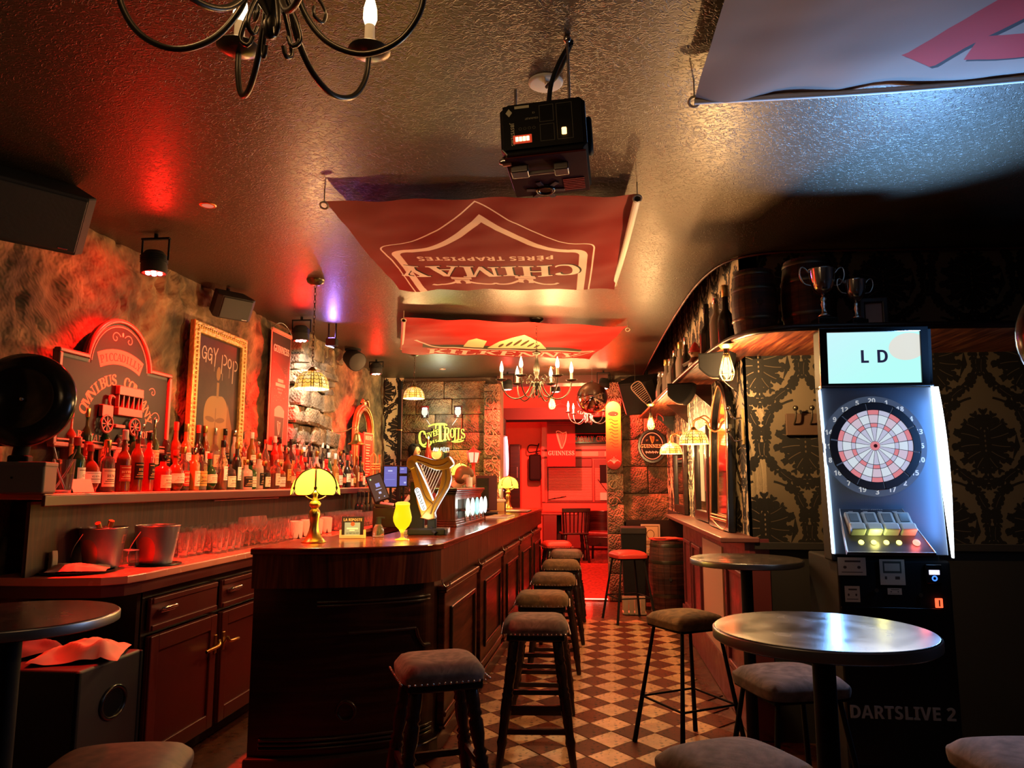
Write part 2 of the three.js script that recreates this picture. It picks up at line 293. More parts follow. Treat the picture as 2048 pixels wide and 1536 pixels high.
// door jambs of red-lit carved stone
function jamb(name, x0, x1, jx) {
  const j = struct(name, [box(x1 - x0, 2.94, 0.3, (x0 + x1) / 2, 1.47, -10.42)], M.mortar);
  blockWall(j, x0, x1, 0, 2.93, -10.16, jambMats, [0.22, 0.42], [0.3, 0.4], 0.14);
  // shallow carved scrolls on the faces
  const s = [];
  for (let y = 1.3; y < 2.8; y += 0.23) { const c = (x0 + x1) / 2; s.push(torus(0.055, 0.012, c - 0.03, y, -10.155, 0, 0, 0, 18), torus(0.035, 0.010, c + 0.045, y + 0.11, -10.155, 0, 0, 0, 14), tube([[c - 0.08, y - 0.05, -10.155], [c, y + 0.06, -10.15], [c + 0.08, y - 0.02, -10.155]], 0.010, 12, 6)); }
  part(j, 'carved_scroll', s, jambMats[1]);
}
jamb('trim_2', -1.50, -1.27); jamb('trim_3', 0.19, 0.41);
struct('wall_back_paper', [box(0.27, 3.5, 0.06, -2.81, 1.75, -10.28)], M.damask);

// right wall: damask above, maroon panelling below
struct('wall_right', [box(0.1, 2.35, 5.4, 1.05, 2.375, -7.6)], M.damask);
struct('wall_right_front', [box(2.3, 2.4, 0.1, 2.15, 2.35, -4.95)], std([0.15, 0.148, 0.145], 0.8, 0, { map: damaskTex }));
struct('wall_right_front_dado', [box(2.3, 1.2, 0.1, 2.15, 0.58, -4.93), box(2.3, 0.04, 0.03, 2.15, 1.16, -4.87)], M.blackMatte);
struct('wall_alcove', [box(0.08, 1.3, 2.2, 1.45, 0.6, -9.35), box(0.5, 0.06, 2.0, 1.24, 1.17, -9.33), box(0.45, 1.2, 0.06, 1.22, 0.6, -8.37)], M.blackMatte);
const dado = struct('wall_right_dado', [box(0.12, 1.2, 3.5, 1.03, 0.6, -6.62)], M.maroon);
part(dado, 'panel', [box(0.02, 0.82, 1.0, 0.968, 0.66, -6.35)], M.maroonLight, 'pale salmon panel in the maroon panelling');
for (const [za, zb] of [[-5.02, -5.66], [-7.02, -7.55], [-7.7, -8.2]]) { // raised frames
  const zc = (za + zb) / 2, w = Math.abs(za - zb), f = [];
  for (const s of [-1, 1]) { f.push(rbox(0.03, 0.66, 0.04, 0.01, 0.962, 0.62, zc + s * w / 2)); f.push(rbox(0.03, 0.04, w + 0.04, 0.01, 0.962, 0.62 + s * 0.33, zc)); }
  part(dado, 'panel_frame', f, M.maroon);
}
struct('baseboard_right', [box(0.03, 0.26, 3.5, 0.957, 0.13, -6.62), box(0.012, 0.02, 3.5, 0.95, 0.255, -6.62)], M.maroon);
{ const l = struct('trim_4', [rbox(0.24, 0.035, 3.55, 0.008, 0.91, 1.195, -6.62), box(0.03, 0.05, 3.5, 0.955, 1.155, -6.62)], std([0.17, 0.06, 0.05], 0.35)); l.name = 'trim_ledge'; }
struct('wall_back_right_dado', [box(0.98, 1.06, 0.1, 0.92, 0.53, -10.22)], M.darkWoodGloss);

// back room beyond the doorway, one ramp higher
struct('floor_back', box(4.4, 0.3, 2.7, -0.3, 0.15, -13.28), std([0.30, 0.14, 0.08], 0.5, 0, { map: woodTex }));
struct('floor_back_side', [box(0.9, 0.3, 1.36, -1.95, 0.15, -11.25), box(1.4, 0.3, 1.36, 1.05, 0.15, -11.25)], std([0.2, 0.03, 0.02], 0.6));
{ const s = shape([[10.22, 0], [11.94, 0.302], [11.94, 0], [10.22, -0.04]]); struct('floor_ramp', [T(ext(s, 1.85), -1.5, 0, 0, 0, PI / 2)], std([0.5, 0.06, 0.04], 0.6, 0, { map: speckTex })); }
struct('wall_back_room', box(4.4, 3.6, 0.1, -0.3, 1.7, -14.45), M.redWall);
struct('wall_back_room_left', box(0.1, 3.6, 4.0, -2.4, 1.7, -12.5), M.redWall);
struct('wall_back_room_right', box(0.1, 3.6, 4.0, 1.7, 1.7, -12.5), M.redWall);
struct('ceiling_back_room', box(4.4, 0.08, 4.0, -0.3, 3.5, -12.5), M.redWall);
struct('trim_beam', [box(2.25, 0.2, 0.5, -1.2, 2.70, -12.55)], std([0.02, 0.008, 0.007], 0.9));

// ================================================================ THE BAR COUNTER
const bx = (z) => -0.885 + (-z - 4.35) * 0.0265; // aisle edge of the bar top
{
  const curve = []; // bowed near end, from the service side round to the aisle
  const q = new THREE.CatmullRomCurve3([V(-1.84, 0, -3.915), V(-1.58, 0, -3.945), V(-1.335, 0, -4.02), V(-1.08, 0, -4.15), V(-0.935, 0, -4.27), V(-0.885, 0, -4.38)]);
  for (const p of q.getPoints(22)) curve.push([p.x, p.z]);
  // inset moves the front face towards the inside of the counter
  const inward = (inset) => curve.map(([x, z], i) => { const t = q.getTangent(Math.min(1, i / 22)); const n = V(t.z, 0, -t.x).normalize(); return [x + n.x * inset, z + n.z * inset]; });
  const plan = (inset) => [[-1.84 + inset, -4.85], ...inward(inset), [bx(-10.6) - inset, -10.6 + inset], [-1.32 + inset, -10.6 + inset], [-1.42, -4.85]];
  const t = thing('bar_counter', 'long dark wooden bar counter with a glossy brown top and rounded near end', 'bar counter');
  part(t, 'counter_top', slabXZ(plan(0), 1.165, 1.2, 0.006), M.woodTop, 'glossy brown counter top');
  part(t, 'apron', slabXZ(plan(0.012), 0.985, 1.166), M.wood, 'deep wooden edge band under the top');
  part(t, 'body', slabXZ(plan(0.06), 0, 0.99), M.darkWood);
  part(t, 'plinth', slabXZ(plan(0.035), 0, 0.11, 0.01), M.darkWoodGloss);
  // curved mouldings on the rounded end
  const path = (y, off, a, b) => { const pts = []; const c = inward(0.06 - off); for (let i = Math.round(a * 22); i <= Math.round(b * 22); i++) pts.push(V(c[i][0], y, c[i][1])); return pts; };
  for (const y of [0.905, 0.885]) part(t, 'moulding', tube(path(y, 0.008, 0.28, 0.93), 0.008, 40, 6), M.darkWoodGloss);
  for (const y of [0.15, 0.172, 0.195]) part(t, 'moulding', tube(path(y, 0.008, 0.05, 0.97), 0.009, 40, 6), M.darkWoodGloss);
  part(t, 'inner_moulding', [tube(path(0.735, 0.01, 0.4, 0.74), 0.009, 30, 6)], M.darkWoodGloss);
  { const c = inward(0.05); const a = c[16], b = c[20]; part(t, 'inner_moulding', [tube([[a[0], 0.735, a[1]], [a[0] + (b[0] - a[0]) * 0.2, 0.68, a[1] + (b[1] - a[1]) * 0.2], [a[0] + (b[0] - a[0]) * 0.55, 0.635, a[1] + (b[1] - a[1]) * 0.55], [b[0], 0.63, b[1]]], 0.011, 20, 6)], M.darkWoodGloss); const d = c[9]; part(t, 'inner_moulding', [torus(0.05, 0.011, d[0], 0.33, d[1] + 0.005, 0, 0, 0.6, 20)], M.darkWoodGloss); }
  // framed panels on the aisle side
  for (let k = 0; k < 5; k++) {
    const za = -4.50 - k * 1.22, zb = za - 1.06, zc = (za + zb) / 2, x = bx(zc) - 0.052, w = za - zb, turn = -0.0265;
    const fr = new THREE.Group(); fr.name = 'front_panel'; fr.position.set(x, 0, zc); fr.rotation.y = turn; t.add(fr);
    part(fr, 'panel_board', [rbox(0.045, 0.78, w, 0.008, 0.018, 0.535, 0)], M.woodV);
    part(fr, 'top_rail', [rbox(0.065, 0.028, w + 0.03, 0.008, 0.026, 0.925, 0), rbox(0.055, 0.016, w + 0.015, 0.006, 0.026, 0.903, 0)], M.wood);
    part(fr, 'inner_frame', [-1, 1].flatMap((s) => [rbox(0.022, 0.48, 0.03, 0.008, 0.05, 0.55, s * w * 0.36), rbox(0.022, 0.03, w * 0.72 + 0.03, 0.008, 0.05, 0.55 + s * 0.235, 0)]), M.darkWoodGloss);
    part(fr, 'foot_rail', [rbox(0.05, 0.03, w, 0.01, 0.03, 0.2, 0), rbox(0.04, 0.02, w, 0.008, 0.03, 0.125, 0)], M.wood);
    part(fr, 'coat_hook', [tube([[0.03, 1.0, w / 2 + 0.03], [0.034, 0.955, w / 2 + 0.03], [0.052, 0.935, w / 2 + 0.03], [0.075, 0.945, w / 2 + 0.03], [0.078, 0.962, w / 2 + 0.03]], 0.004, 16, 6), sph(0.007, 0.078, 0.964, w / 2 + 0.03, 8), rbox(0.006, 0.05, 0.014, 0.002, 0.03, 0.985, w / 2 + 0.03)], M.chrome, 'chrome coat hook');
  }
}

// ================================================================ BACK BAR (left)
{
  const t = thing('back_counter', 'red-lit back counter top running along the rough stone wall', 'counter');
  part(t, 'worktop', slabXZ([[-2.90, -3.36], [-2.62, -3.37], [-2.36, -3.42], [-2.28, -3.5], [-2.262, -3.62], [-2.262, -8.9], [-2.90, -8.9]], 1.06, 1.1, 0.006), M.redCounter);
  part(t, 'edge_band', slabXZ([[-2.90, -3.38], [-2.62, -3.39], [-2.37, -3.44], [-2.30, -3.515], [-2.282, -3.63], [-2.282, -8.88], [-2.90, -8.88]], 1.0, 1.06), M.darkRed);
  part(t, 'carcass', [box(0.55, 1.0, 3.6, -2.62, 0.5, -7.08), box(0.56, 0.98, 0.03, -2.63, 0.5, -3.72)], M.darkWoodGloss);
}
{
  const t = thing('cupboard', 'dark red two-door cupboard with brass handles under the back counter', 'cupboard', [-2.335, 0, -4.52]);
  part(t, 'carcass', [box(0.5, 0.9, 1.52, -0.27, 0.55, 0)], M.darkWoodGloss);
  for (const s of [1, -1]) {
    const zc = s * 0.38;
    const d = part(t, 'door', [rbox(0.024, 0.66, 0.7, 0.006, 0, 0.42, zc), ...[-1, 1].flatMap((k) => [rbox(0.02, 0.66, 0.075, 0.006, 0.014, 0.42, zc + k * 0.31), rbox(0.02, 0.085, 0.55, 0.006, 0.014, 0.42 + k * 0.287, zc)])], M.darkRed);
    part(d, 'handle', [bar([0.03, 0.56, zc - s * 0.33], [0.055, 0.60, zc - s * 0.33], 0.006), tube([[0.05, 0.6, zc - s * 0.33], [0.06, 0.575, zc - s * 0.32], [0.058, 0.565, zc - s * 0.22], [0.052, 0.56, zc - s * 0.18]], 0.010, 16, 8), rbox(0.01, 0.11, 0.028, 0.004, 0.026, 0.575, zc - s * 0.33)], M.brass, 'brass lever handle');
    const w = part(t, 'drawer', [rbox(0.024, 0.17, 0.7, 0.006, 0, 0.86, zc), ...[-1, 1].flatMap((k) => [rbox(0.016, 0.03, 0.68, 0.005, 0.014, 0.86 + k * 0.07, zc)])], M.darkRed);
    part(w, 'handle', [tube([[0.02, 0.87, zc + 0.18], [0.05, 0.885, zc + 0.17], [0.05, 0.885, zc + 0.29], [0.02, 0.87, zc + 0.28]], 0.011, 18, 8), rbox(0.03, 0.024, 0.13, 0.008, 0.03, 0.875, zc + 0.23)], M.chrome, 'shiny cup handle');
  }
  part(t, 'plinth', [box(0.44, 0.1, 1.5, -0.27, 0.05, 0)], M.blackMatte);
}
{
  const t = thing('back_bar_shelf', 'long bottle shelf with a wooden backing board above the back counter', 'shelf');
  part(t, 'shelf_board', [rbox(0.32, 0.03, 5.5, 0.006, -2.765, 1.485, -6.06)], M.redCounter);
  part(t, 'front_lip', [rbox(0.02, 0.055, 5.5, 0.006, -2.61, 1.465, -6.06)], M.darkRed);
  part(t, 'backing_board', [box(0.02, 0.36, 5.4, -2.72, 1.28, -6.06)], std([0.07, 0.025, 0.012], 0.6, 0, { map: woodTex }));
  part(t, 'rail', [bar([-2.70, 1.425, -5.1], [-2.70, 1.425, -6.2], 0.006), ], M.steel);
  part(t, 'bottle_step', [box(0.14, 0.11, 5.3, -2.86, 1.555, -6.08)], M.darkWood);
  for (let k = 0; k < 5; k++) part(t, 'bracket', box(0.2, 0.32, 0.025, -2.82, 1.29, -3.5 - k * 1.25), M.darkWood);
}

// ================================================================ STOOLS AND TABLES
function seatPad(w, d, th, crown, dip) { // soft square pad with rounded corners; dip: saddle
  const g = new RoundedBoxGeometry(w, th, d, 5, Math.min(th * 0.48, 0.045)); const geo = new THREE.BoxGeometry(w, th, d, 14, 3, 14), p = geo.attributes.position;
  for (let i = 0; i < p.count; i++) {
    let x = p.getX(i) / (w / 2), y = p.getY(i) / (th / 2), z = p.getZ(i) / (d / 2); const r = Math.max(Math.abs(x), Math.abs(z));
    // superellipse corners
    const k = r > 0 ? r / Math.pow(Math.pow(Math.abs(x), 5) + Math.pow(Math.abs(z), 5), 0.2) : 1; const X = x * (0.12 + 0.88 * k), Z = z * (0.12 + 0.88 * k);
    const e = 1 - Math.pow(r, 6); const top = y > 0.9 ? 1 : 0; const edge = Math.pow(r, 8);
    let Y = y * th / 2 - (y > 0 ? edge * th * 0.42 * y : 0) + top * crown * (1 - X * X * 0.7) * (1 - Z * Z * 0.7) + top * dip * X * X * e;
    p.setXYZ(i, X * w / 2 * (1 - 0.03 * Math.abs(y) * edge), Y, Z * d / 2 * (1 - 0.03 * Math.abs(y) * edge));
  }
  geo.computeVertexNormals(); return toCreasedNormals(geo, 1.2);
}
function turnedLeg(a, b) { // from seat (a) to floor (b), turned profile
  const A = V(...a), B = V(...b), L = A.distanceTo(B); const pr = [[0.0001, 0], [0.014, 0], [0.017, 0.02], [0.020, 0.16], [0.026, 0.2], [0.021, 0.24], [0.024, 0.36], [0.024, 0.40], [0.027, 0.405], [0.027, 0.52], [0.024, 0.525], [0.029, 0.56], [0.020, 0.575], [0.028, 0.60], [0.019, 0.62], [0.027, 0.7], [0.027, 0.78], [0.02, 0.80], [0.029, 0.82], [0.023, 0.85], [0.026, 0.87], [0.026, 0.999], [0.0001, 1]];
  const g = lathe(pr.map(([r, t]) => [r * 1.15, t * L]), 14); g.applyQuaternion(new THREE.Quaternion().setFromUnitVectors(V(0, 1, 0), A.clone().sub(B).normalize())); g.translate(B.x, B.y, B.z); return g;
}
function makeBarStool() {
  const t = thing('bar_stool', '', 'bar stool', [0, 0, 0], 0, 'studded bar stools along the bar');
  part(t, 'seat', T(seatPad(0.375, 0.36, 0.07, 0.018, 0.012), 0, 0.735, 0), M.leather, 'brown padded seat');
  const st = []; const hw = 0.193, hd = 0.186; for (let i = 0; i < 14; i++) { const u = -0.165 + i * 0.33 / 13; for (const s of [-1, 1]) { st.push(sph(0.0056, u, 0.709, s * hd, 8), sph(0.0056, s * hw, 0.709, u * 0.97, 8)); } }
  part(t, 'stud_trim', st, M.chrome, 'row of shiny upholstery studs');
  part(t, 'seat_frame', [rbox(0.33, 0.05, 0.32, 0.01, 0, 0.69, 0)], M.blackGloss);
  const top = 0.12, bot = 0.205, at = (y) => bot + (top - bot) * y / 0.68;
  for (const [sx, sz] of [[1, 1], [-1, 1], [1, -1], [-1, -1]]) part(t, 'leg', turnedLeg([sx * top, 0.68, sz * top * 0.95], [sx * bot, 0, sz * bot * 0.95]), M.darkWoodGloss);
  for (const y of [0.19, 0.31]) { const a = at(y), b = a * 0.95, yy = y + 0.035; part(t, 'stretcher', beam([-a, y, b], [a, y, b], 0.028, 0.02), M.darkWoodGloss); part(t, 'stretcher', beam([-a, y, -b], [a, y, -b], 0.028, 0.02), M.darkWoodGloss); const c = at(yy), d = c * 0.95; part(t, 'stretcher', beam([c, yy, -d], [c, yy, d], 0.02, 0.028), M.darkWoodGloss); part(t, 'stretcher', beam([-c, yy, -d], [-c, yy, d], 0.02, 0.028), M.darkWoodGloss); }
  return t;
}
const stool0 = makeBarStool();
const stoolSpots = [
  [-0.70, -3.40, 0.42, 'nearest studded bar stool, turned askew before the rounded bar end'],
  [-0.345, -4.46, 0.08, 'second studded bar stool along the bar, greyish seat, beside the first panel'],
  [-0.37, -5.42, 0.04, 'third studded bar stool along the bar with a tan seat'],
  [-0.345, -6.5, 0.03, 'fourth studded bar stool along the bar with a brown seat'],
  [-0.33, -7.62, 0.05, 'fifth studded bar stool along the bar, between the fourth and sixth'],
  [-0.32, -8.8, 0.0, 'sixth studded bar stool in the row, reddish seat near the ramp'],
  [-0.50, -10.1, 0.3, 'last studded bar stool, half hidden behind the far bar end'],
];
stoolSpots.forEach(([x, z, a, label], i) => {
  const o = i ? copyOf(stool0, [x, 0, z], a, label) : stool0;
  if (!i) { o.position.set(x, 0, z); o.rotation.y = a; o.userData.label = label; }
  const m = [M.fabricGrey, M.fabricGrey, M.fabricBrown, M.fabricBrown, M.fabricBrown, M.leather, M.redPaint][i]; o.children[0].material = m;
});
function makeTallStool() {
  const t = thing('tall_stool', '', 'stool', [0, 0, 0], 0, 'tall black-legged stools round the high tables');
  part(t, 'seat', T(seatPad(0.385, 0.385, 0.06, 0.022, 0.0), 0, 0.735, 0), M.fabricBrown, 'brown fabric seat');
  part(t, 'seat_base', [rbox(0.33, 0.022, 0.33, 0.006, 0, 0.698, 0)], M.black);
  const top = 0.135, bot = 0.23, at = (y) => bot + (top - bot) * y / 0.7;
  for (const [sx, sz] of [[1, 1], [-1, 1], [1, -1], [-1, -1]]) part(t, 'leg', [bar([sx * top, 0.695, sz * top], [sx * bot, 0, sz * bot], 0.010, 10, 0.015)], M.black);
  const y = 0.27, a = at(y); for (const [p, q] of [[[-a, y, a], [a, y, a]], [[-a, y, -a], [a, y, -a]], [[a, y, -a], [a, y, a]], [[-a, y, -a], [-a, y, a]]]) part(t, 'footrest', bar(p, q, 0.007, 8), M.black);
  return t;
}
const tall0 = makeTallStool();
[[0.545, -4.70, 0.55, 'tan-seated tall black stool standing alone on the chequered tiles', 0], [0.385, -8.78, 0.35, 'far tall black stool with a red-lit seat beside the barrel', 4], [0.80, -3.32, 0.3, 'dim tall black stool tucked under the large dark round table', 1],
  [0.40, -2.30, 0.5, 'grey fabric stool seat cut off by the bottom edge, beside the large round table', 1], [1.27, -2.42, 0.15, 'stool seat before the dart machine base, cut off at the bottom corner', 1], [-1.36, -2.08, 0.25, 'reddish brown stool seat in front of the cupboard doors', 2]].forEach(([x, z, a, label, mi], i) => {
  const o = i ? copyOf(tall0, [x, 0, z], a, label) : tall0; if (!i) { o.position.set(x, 0, z); o.rotation.y = a; o.userData.label = label; }
  o.children[0].material = [M.fabricBrown, M.fabricGrey, M.leather, M.fabricBrown, M.redPaint][mi];
});
function makeRoundTable() {
  const t = thing('round_table', '', 'table', [0, 0, 0], 0, 'high round bistro tables');
  part(t, 'table_top', lathe([[0.0001, 1.095], [0.30, 1.095], [0.303, 1.10], [0.303, 1.126], [0.300, 1.13], [0.0001, 1.13]], 64), M.tableTop);
  part(t, 'edge_trim', lathe([[0.3035, 1.098], [0.3075, 1.100], [0.3075, 1.124], [0.3035, 1.127]], 64), M.steel, 'thin metal edge trim');
  part(t, 'column', cyl(0.032, 0.032, 1.06, 0, 0.56, 0, 20), M.black);
  part(t, 'top_plate', [rbox(0.3, 0.012, 0.06, 0.004, 0, 1.088, 0), rbox(0.06, 0.012, 0.3, 0.004, 0, 1.088, 0)], M.black);
  for (let k = 0; k < 4; k++) part(t, 'foot', T(rbox(0.3, 0.03, 0.05, 0.008, 0.16, 0.02, 0, 0, 0, 0.06), 0, 0, 0, 0, PI / 4 + k * PI / 2), M.black);
  return t;
}
const table0 = makeRoundTable();
[[0.655, -2.31, 0.2, 'large dark round table gleaming blue-white beside the dart machine'], [0.85, -4.38, 0.1, 'farther dark round table beside the maroon wall ledge'], [-1.86, -2.27, 0.4, 'red-lit round table at the near end of the back counter']].forEach(([x, z, a, label], i) => {
  const o = i ? copyOf(table0, [x, 0, z], a, label) : table0; if (!i) { o.position.set(x, 0, z); o.rotation.y = a; o.userData.label = label; }
});

// ================================================================ CEILING FIXTURES
const bulbMat = glow([1, 0.74, 0.42], 9, 0x222018), bulbGlass = glow([1, 0.62, 0.25], 3.2, 0x221a10), ledMat = glow([1, 0.42, 0.36], 9, 0x200000), ledRim = glow([1, 0.03, 0.015], 1.6, 0x200000);
function chain(x, z, y0, y1, r = 0.011) { const g = []; let k = 0; for (let y = y0 - r; y > y1; y -= r * 2.6, k++) g.push(T(new THREE.TorusGeometry(r, 0.0028, 5, 10).scale(0.7, 1.55, 1), x, y, z, 0, k & 1 ? PI / 2 : 0)); return g; }
function makeChandelier(label, x, z, lift, turn, candela, metal = M.iron) {
  const t = thing('chandelier', label, 'chandelier', [x, 0, z], turn, 'candle chandeliers');
  const L = (y) => y + lift;
  part(t, 'canopy', lathe([[0.0001, 2.985], [0.02, 2.985], [0.035, 3.01], [0.062, 3.025], [0.065, 3.04]], 24), metal);
  part(t, 'chain', chain(0, 0, 2.99, L(2.72)), metal);
  part(t, 'stem', [lathe([[0.0001, L(2.33)], [0.012, L(2.335)], [0.018, L(2.36)], [0.010, L(2.38)], [0.030, L(2.41)], [0.048, L(2.44)], [0.050, L(2.46)], [0.02, L(2.475)], [0.013, L(2.50)], [0.022, L(2.54)], [0.030, L(2.58)], [0.018, L(2.64)], [0.012, L(2.70)], [0.035, L(2.715)], [0.04, L(2.735)], [0.012, L(2.74)], [0.0001, L(2.75)]], 20)], metal);
  for (let k = 0; k < 6; k++) {
    const a = new THREE.Group(); a.name = 'arm'; a.rotation.y = k * PI / 3; t.add(a);
    part(a, 'arm_tube', [tube([[0.045, L(2.455), 0], [0.07, L(2.385), 0], [0.12, L(2.325), 0], [0.19, L(2.302), 0], [0.26, L(2.33), 0], [0.305, L(2.395), 0], [0.318, L(2.47), 0]], 0.0068, 36, 8), tube([[0.05, L(2.45), 0], [0.085, L(2.49), 0], [0.13, L(2.505), 0], [0.16, L(2.485), 0], [0.15, L(2.455), 0], [0.122, L(2.458), 0], [0.122, L(2.478), 0]], 0.0042, 30, 6), tube([[0.03, L(2.42), 0], [0.055, L(2.36), 0], [0.06, L(2.325), 0], [0.045, L(2.315), 0], [0.036, L(2.335), 0]], 0.005, 18, 6)], metal);
    part(a, 'drip_dish', lathe([[0.006, 2.462], [0.03, 2.466], [0.052, 2.478], [0.05, 2.482], [0.028, 2.472], [0.006, 2.468]].map(([r, y]) => [r, L(y)]), 22, 0.318, 0, 0), metal);
    part(a, 'candle_tube', [cyl(0.0125, 0.0135, 0.075, 0.318, L(2.508), 0, 14)], M.paper);
    part(a, 'flame_bulb', lathe([[0.0001, 2.543], [0.011, 2.546], [0.0175, 2.565], [0.0165, 2.59], [0.009, 2.62], [0.003, 2.642], [0.0001, 2.648]].map(([r, y]) => [r, L(y)]), 14, 0.318, 0, 0), bulbMat);
    pointLight(a, WARM, candela, [0.318, L(2.58), 0], 0.8);
  }
  return t;
}
makeChandelier('black iron candle chandelier hanging close overhead, cut off by the top edge', -0.65, -1.36, 0.13, 1.2, LIGHT.candleNear);
makeChandelier('six-armed black chandelier with lit candle bulbs in front of the doorway', -0.495, -6.63, 0, 0.16, LIGHT.candle);
makeChandelier('pale metal chandelier beyond the doorway, below the shiny sphere', -0.06, -11.5, 0.16, 0.3, LIGHT.candle * 0.7, M.steel);

// pendants with leaded glass domes
const tiffanyTex = canvasTex(512, 256, (c, w, h) => {
  c.fillStyle = '#ffe59a'; c.fillRect(0, 0, w, h);
  for (let j = 0; j < 6; j++) for (let i = 0; i < 24; i++) { c.fillStyle = pick(['#fff0b8', '#ffe48c', '#ffd76a', '#fff4cf', '#f6dd86']); c.fillRect(i * w / 24, h - (j + 1) * h / 8, w / 24, h / 8); }
  for (let i = 0; i < 8; i++) { const x = (i + 0.5) * w / 8, y = h * 0.2 ; for (let k = 0; k < 5; k++) { c.fillStyle = pick(['#f08a2a', '#e8641c', '#f4a740']); c.beginPath(); c.ellipse(x + 15 * Math.cos(k * 1.257), y + 13 * Math.sin(k * 1.257), 12, 8, k * 1.257, 0, 7); c.fill(); } c.fillStyle = '#7a8f2c'; c.beginPath(); c.ellipse(x + 30, y - 12, 12, 5, 0.6, 0, 7); c.fill(); }
  c.strokeStyle = '#2a1c08'; c.lineWidth = 3.5; for (let j = 0; j <= 8; j++) { c.beginPath(); for (let i = 0; i <= 48; i++) { const x = i * w / 48, y = j * h / 8 + (i & 1 ? 5 : -5); i ? c.lineTo(x, y) : c.moveTo(x, y); } c.stroke(); } for (let i = 0; i < 24; i++) { c.beginPath(); c.moveTo(i * w / 24, 0); c.lineTo(i * w / 24 + (i & 1 ? 6 : -6), h); c.stroke(); }
});
const tiffany = new THREE.MeshStandardMaterial({ map: tiffanyTex, roughness: 0.35, emissive: lin(1, 0.82, 0.5), emissiveMap: tiffanyTex, emissiveIntensity: 1.0, side: THREE.DoubleSide });
const domeGeo = (r, h, x, y, z) => keepUV(T(new THREE.LatheGeometry([[1, 0], [0.995, 0.12], [0.95, 0.38], [0.82, 0.66], [0.58, 0.88], [0.3, 0.97], [0.1, 1]].map(([a, b]) => V2(a * r, b * h)), 40), x, y, z));
function pendant(label, x, z, rim, r) {
  const t = thing('pendant_lamp', label, 'pendant lamp', [x, 0, z]);
  part(t, 'canopy', lathe([[0.0001, 3.0], [0.03, 3.0], [0.06, 3.02], [0.066, 3.04]], 24), M.iron);
  part(t, 'chain', chain(0, 0, 3.0, rim + 0.17), M.iron);
  part(t, 'lamp_shade', domeGeo(r, 0.135, 0, rim, 0), tiffany, 'leaded glass dome with orange flowers');
  part(t, 'cap', lathe([[0.0001, rim + 0.165], [0.012, rim + 0.16], [0.03, rim + 0.14], [0.032, rim + 0.128]], 18), M.brassDull);
  part(t, 'lamp_bulb', sph(0.03, 0, rim + 0.035, 0, 14), bulbMat);
  pointLight(t, WARM, LIGHT.pendant, [0, rim + 0.03, 0], 1.5);
}
pendant('leaded glass pendant lamp on a long chain in front of the bare lit stones', -2.02, -5.14, 2.226, 0.122);
pendant('leaded glass pendant lamp hanging above the glowing yellow sign', -2.02, -8.23, 2.505, 0.122);

// red stage lights
function par(label, x, y, z, aim, k, tilt = 0.0, col = RED, group = 'red stage lights under the ceiling') {
  const t = thing('stage_light', label, 'stage light', [x, y, z], 0, group), h = 3.04 - y;
  const b = new THREE.Group(); b.name = 'lamp_body'; b.rotation.z = tilt; t.add(b);
  part(b, 'housing', lathe([[0.062, 0.0], [0.074, 0.0], [0.075, 0.05], [0.07, 0.06], [0.07, 0.11], [0.05, 0.135], [0.0001, 0.14]], 28), M.blackMatte);
  part(b, 'cooling_fins', [0, 1, 2, 3].map((i) => lathe([[0.07, 0.066 + i * 0.012], [0.078, 0.068 + i * 0.012], [0.07, 0.071 + i * 0.012]], 24)), M.black);
  part(b, 'lens_light', cyl(0.062, 0.062, 0.006, 0, 0.006, 0, 28), ledRim, 'glowing red lens plate');
  for (let i = 0; i < 7; i++) { const a = i * PI / 3, r = i < 6 ? 0.037 : 0; part(b, 'led_light', sph(0.0155, r * Math.cos(a), 0.003, r * Math.sin(a), 12, 1, 0.6, 1), ledMat, 'overbright diode'); }
  part(t, 'yoke', [bar([-0.085, 0.08, 0], [-0.085, h - 0.03, 0], 0.006), bar([0.085, 0.08, 0], [0.085, h - 0.03, 0], 0.006), rbox(0.18, 0.012, 0.025, 0.004, 0, h - 0.03, 0), cyl(0.012, 0.012, 0.03, 0, h - 0.015, 0, 12)], M.black);
  spot(t, col, k, [0, -0.05, 0], [x + aim[0], y + aim[1], z + aim[2]], 1.05, 0.8, 1);
  pointLight(t, col, k * 0.02, [0, -0.05, 0], 1);
}
par('red stage light above the carved wooden omnibus sign', -2.60, 2.795, -4.054, [-0.02, -1, -0.14], LIGHT.par, 0.05);
par('red stage light by the tall narrow beer banner', -2.60, 2.82, -6.32, [-0.02, -1, 0], LIGHT.par, 0.05);
par('red stage light beyond the small round speaker, above the arched mirror', -2.60, 2.86, -8.66, [0.0, -1, 0], LIGHT.par * 0.8, 0.05);
par('red stage light just before the doorway beside its carved jamb', -1.13, 2.80, -9.86, [-0.3, -1, -0.25], LIGHT.rear, 0.05, REDROOM);
par('red stage light behind the candle chandelier in the back room', -0.535, 2.9, -11.0, [0, -0.4, -1], LIGHT.rear * 6, 0.05, REDROOM);
par('red stage light behind the shiny sphere before the doorway', 0.16, 2.80, -9.86, [0.3, -1, -0.3], LIGHT.rear * 1.6, -0.1, REDROOM);

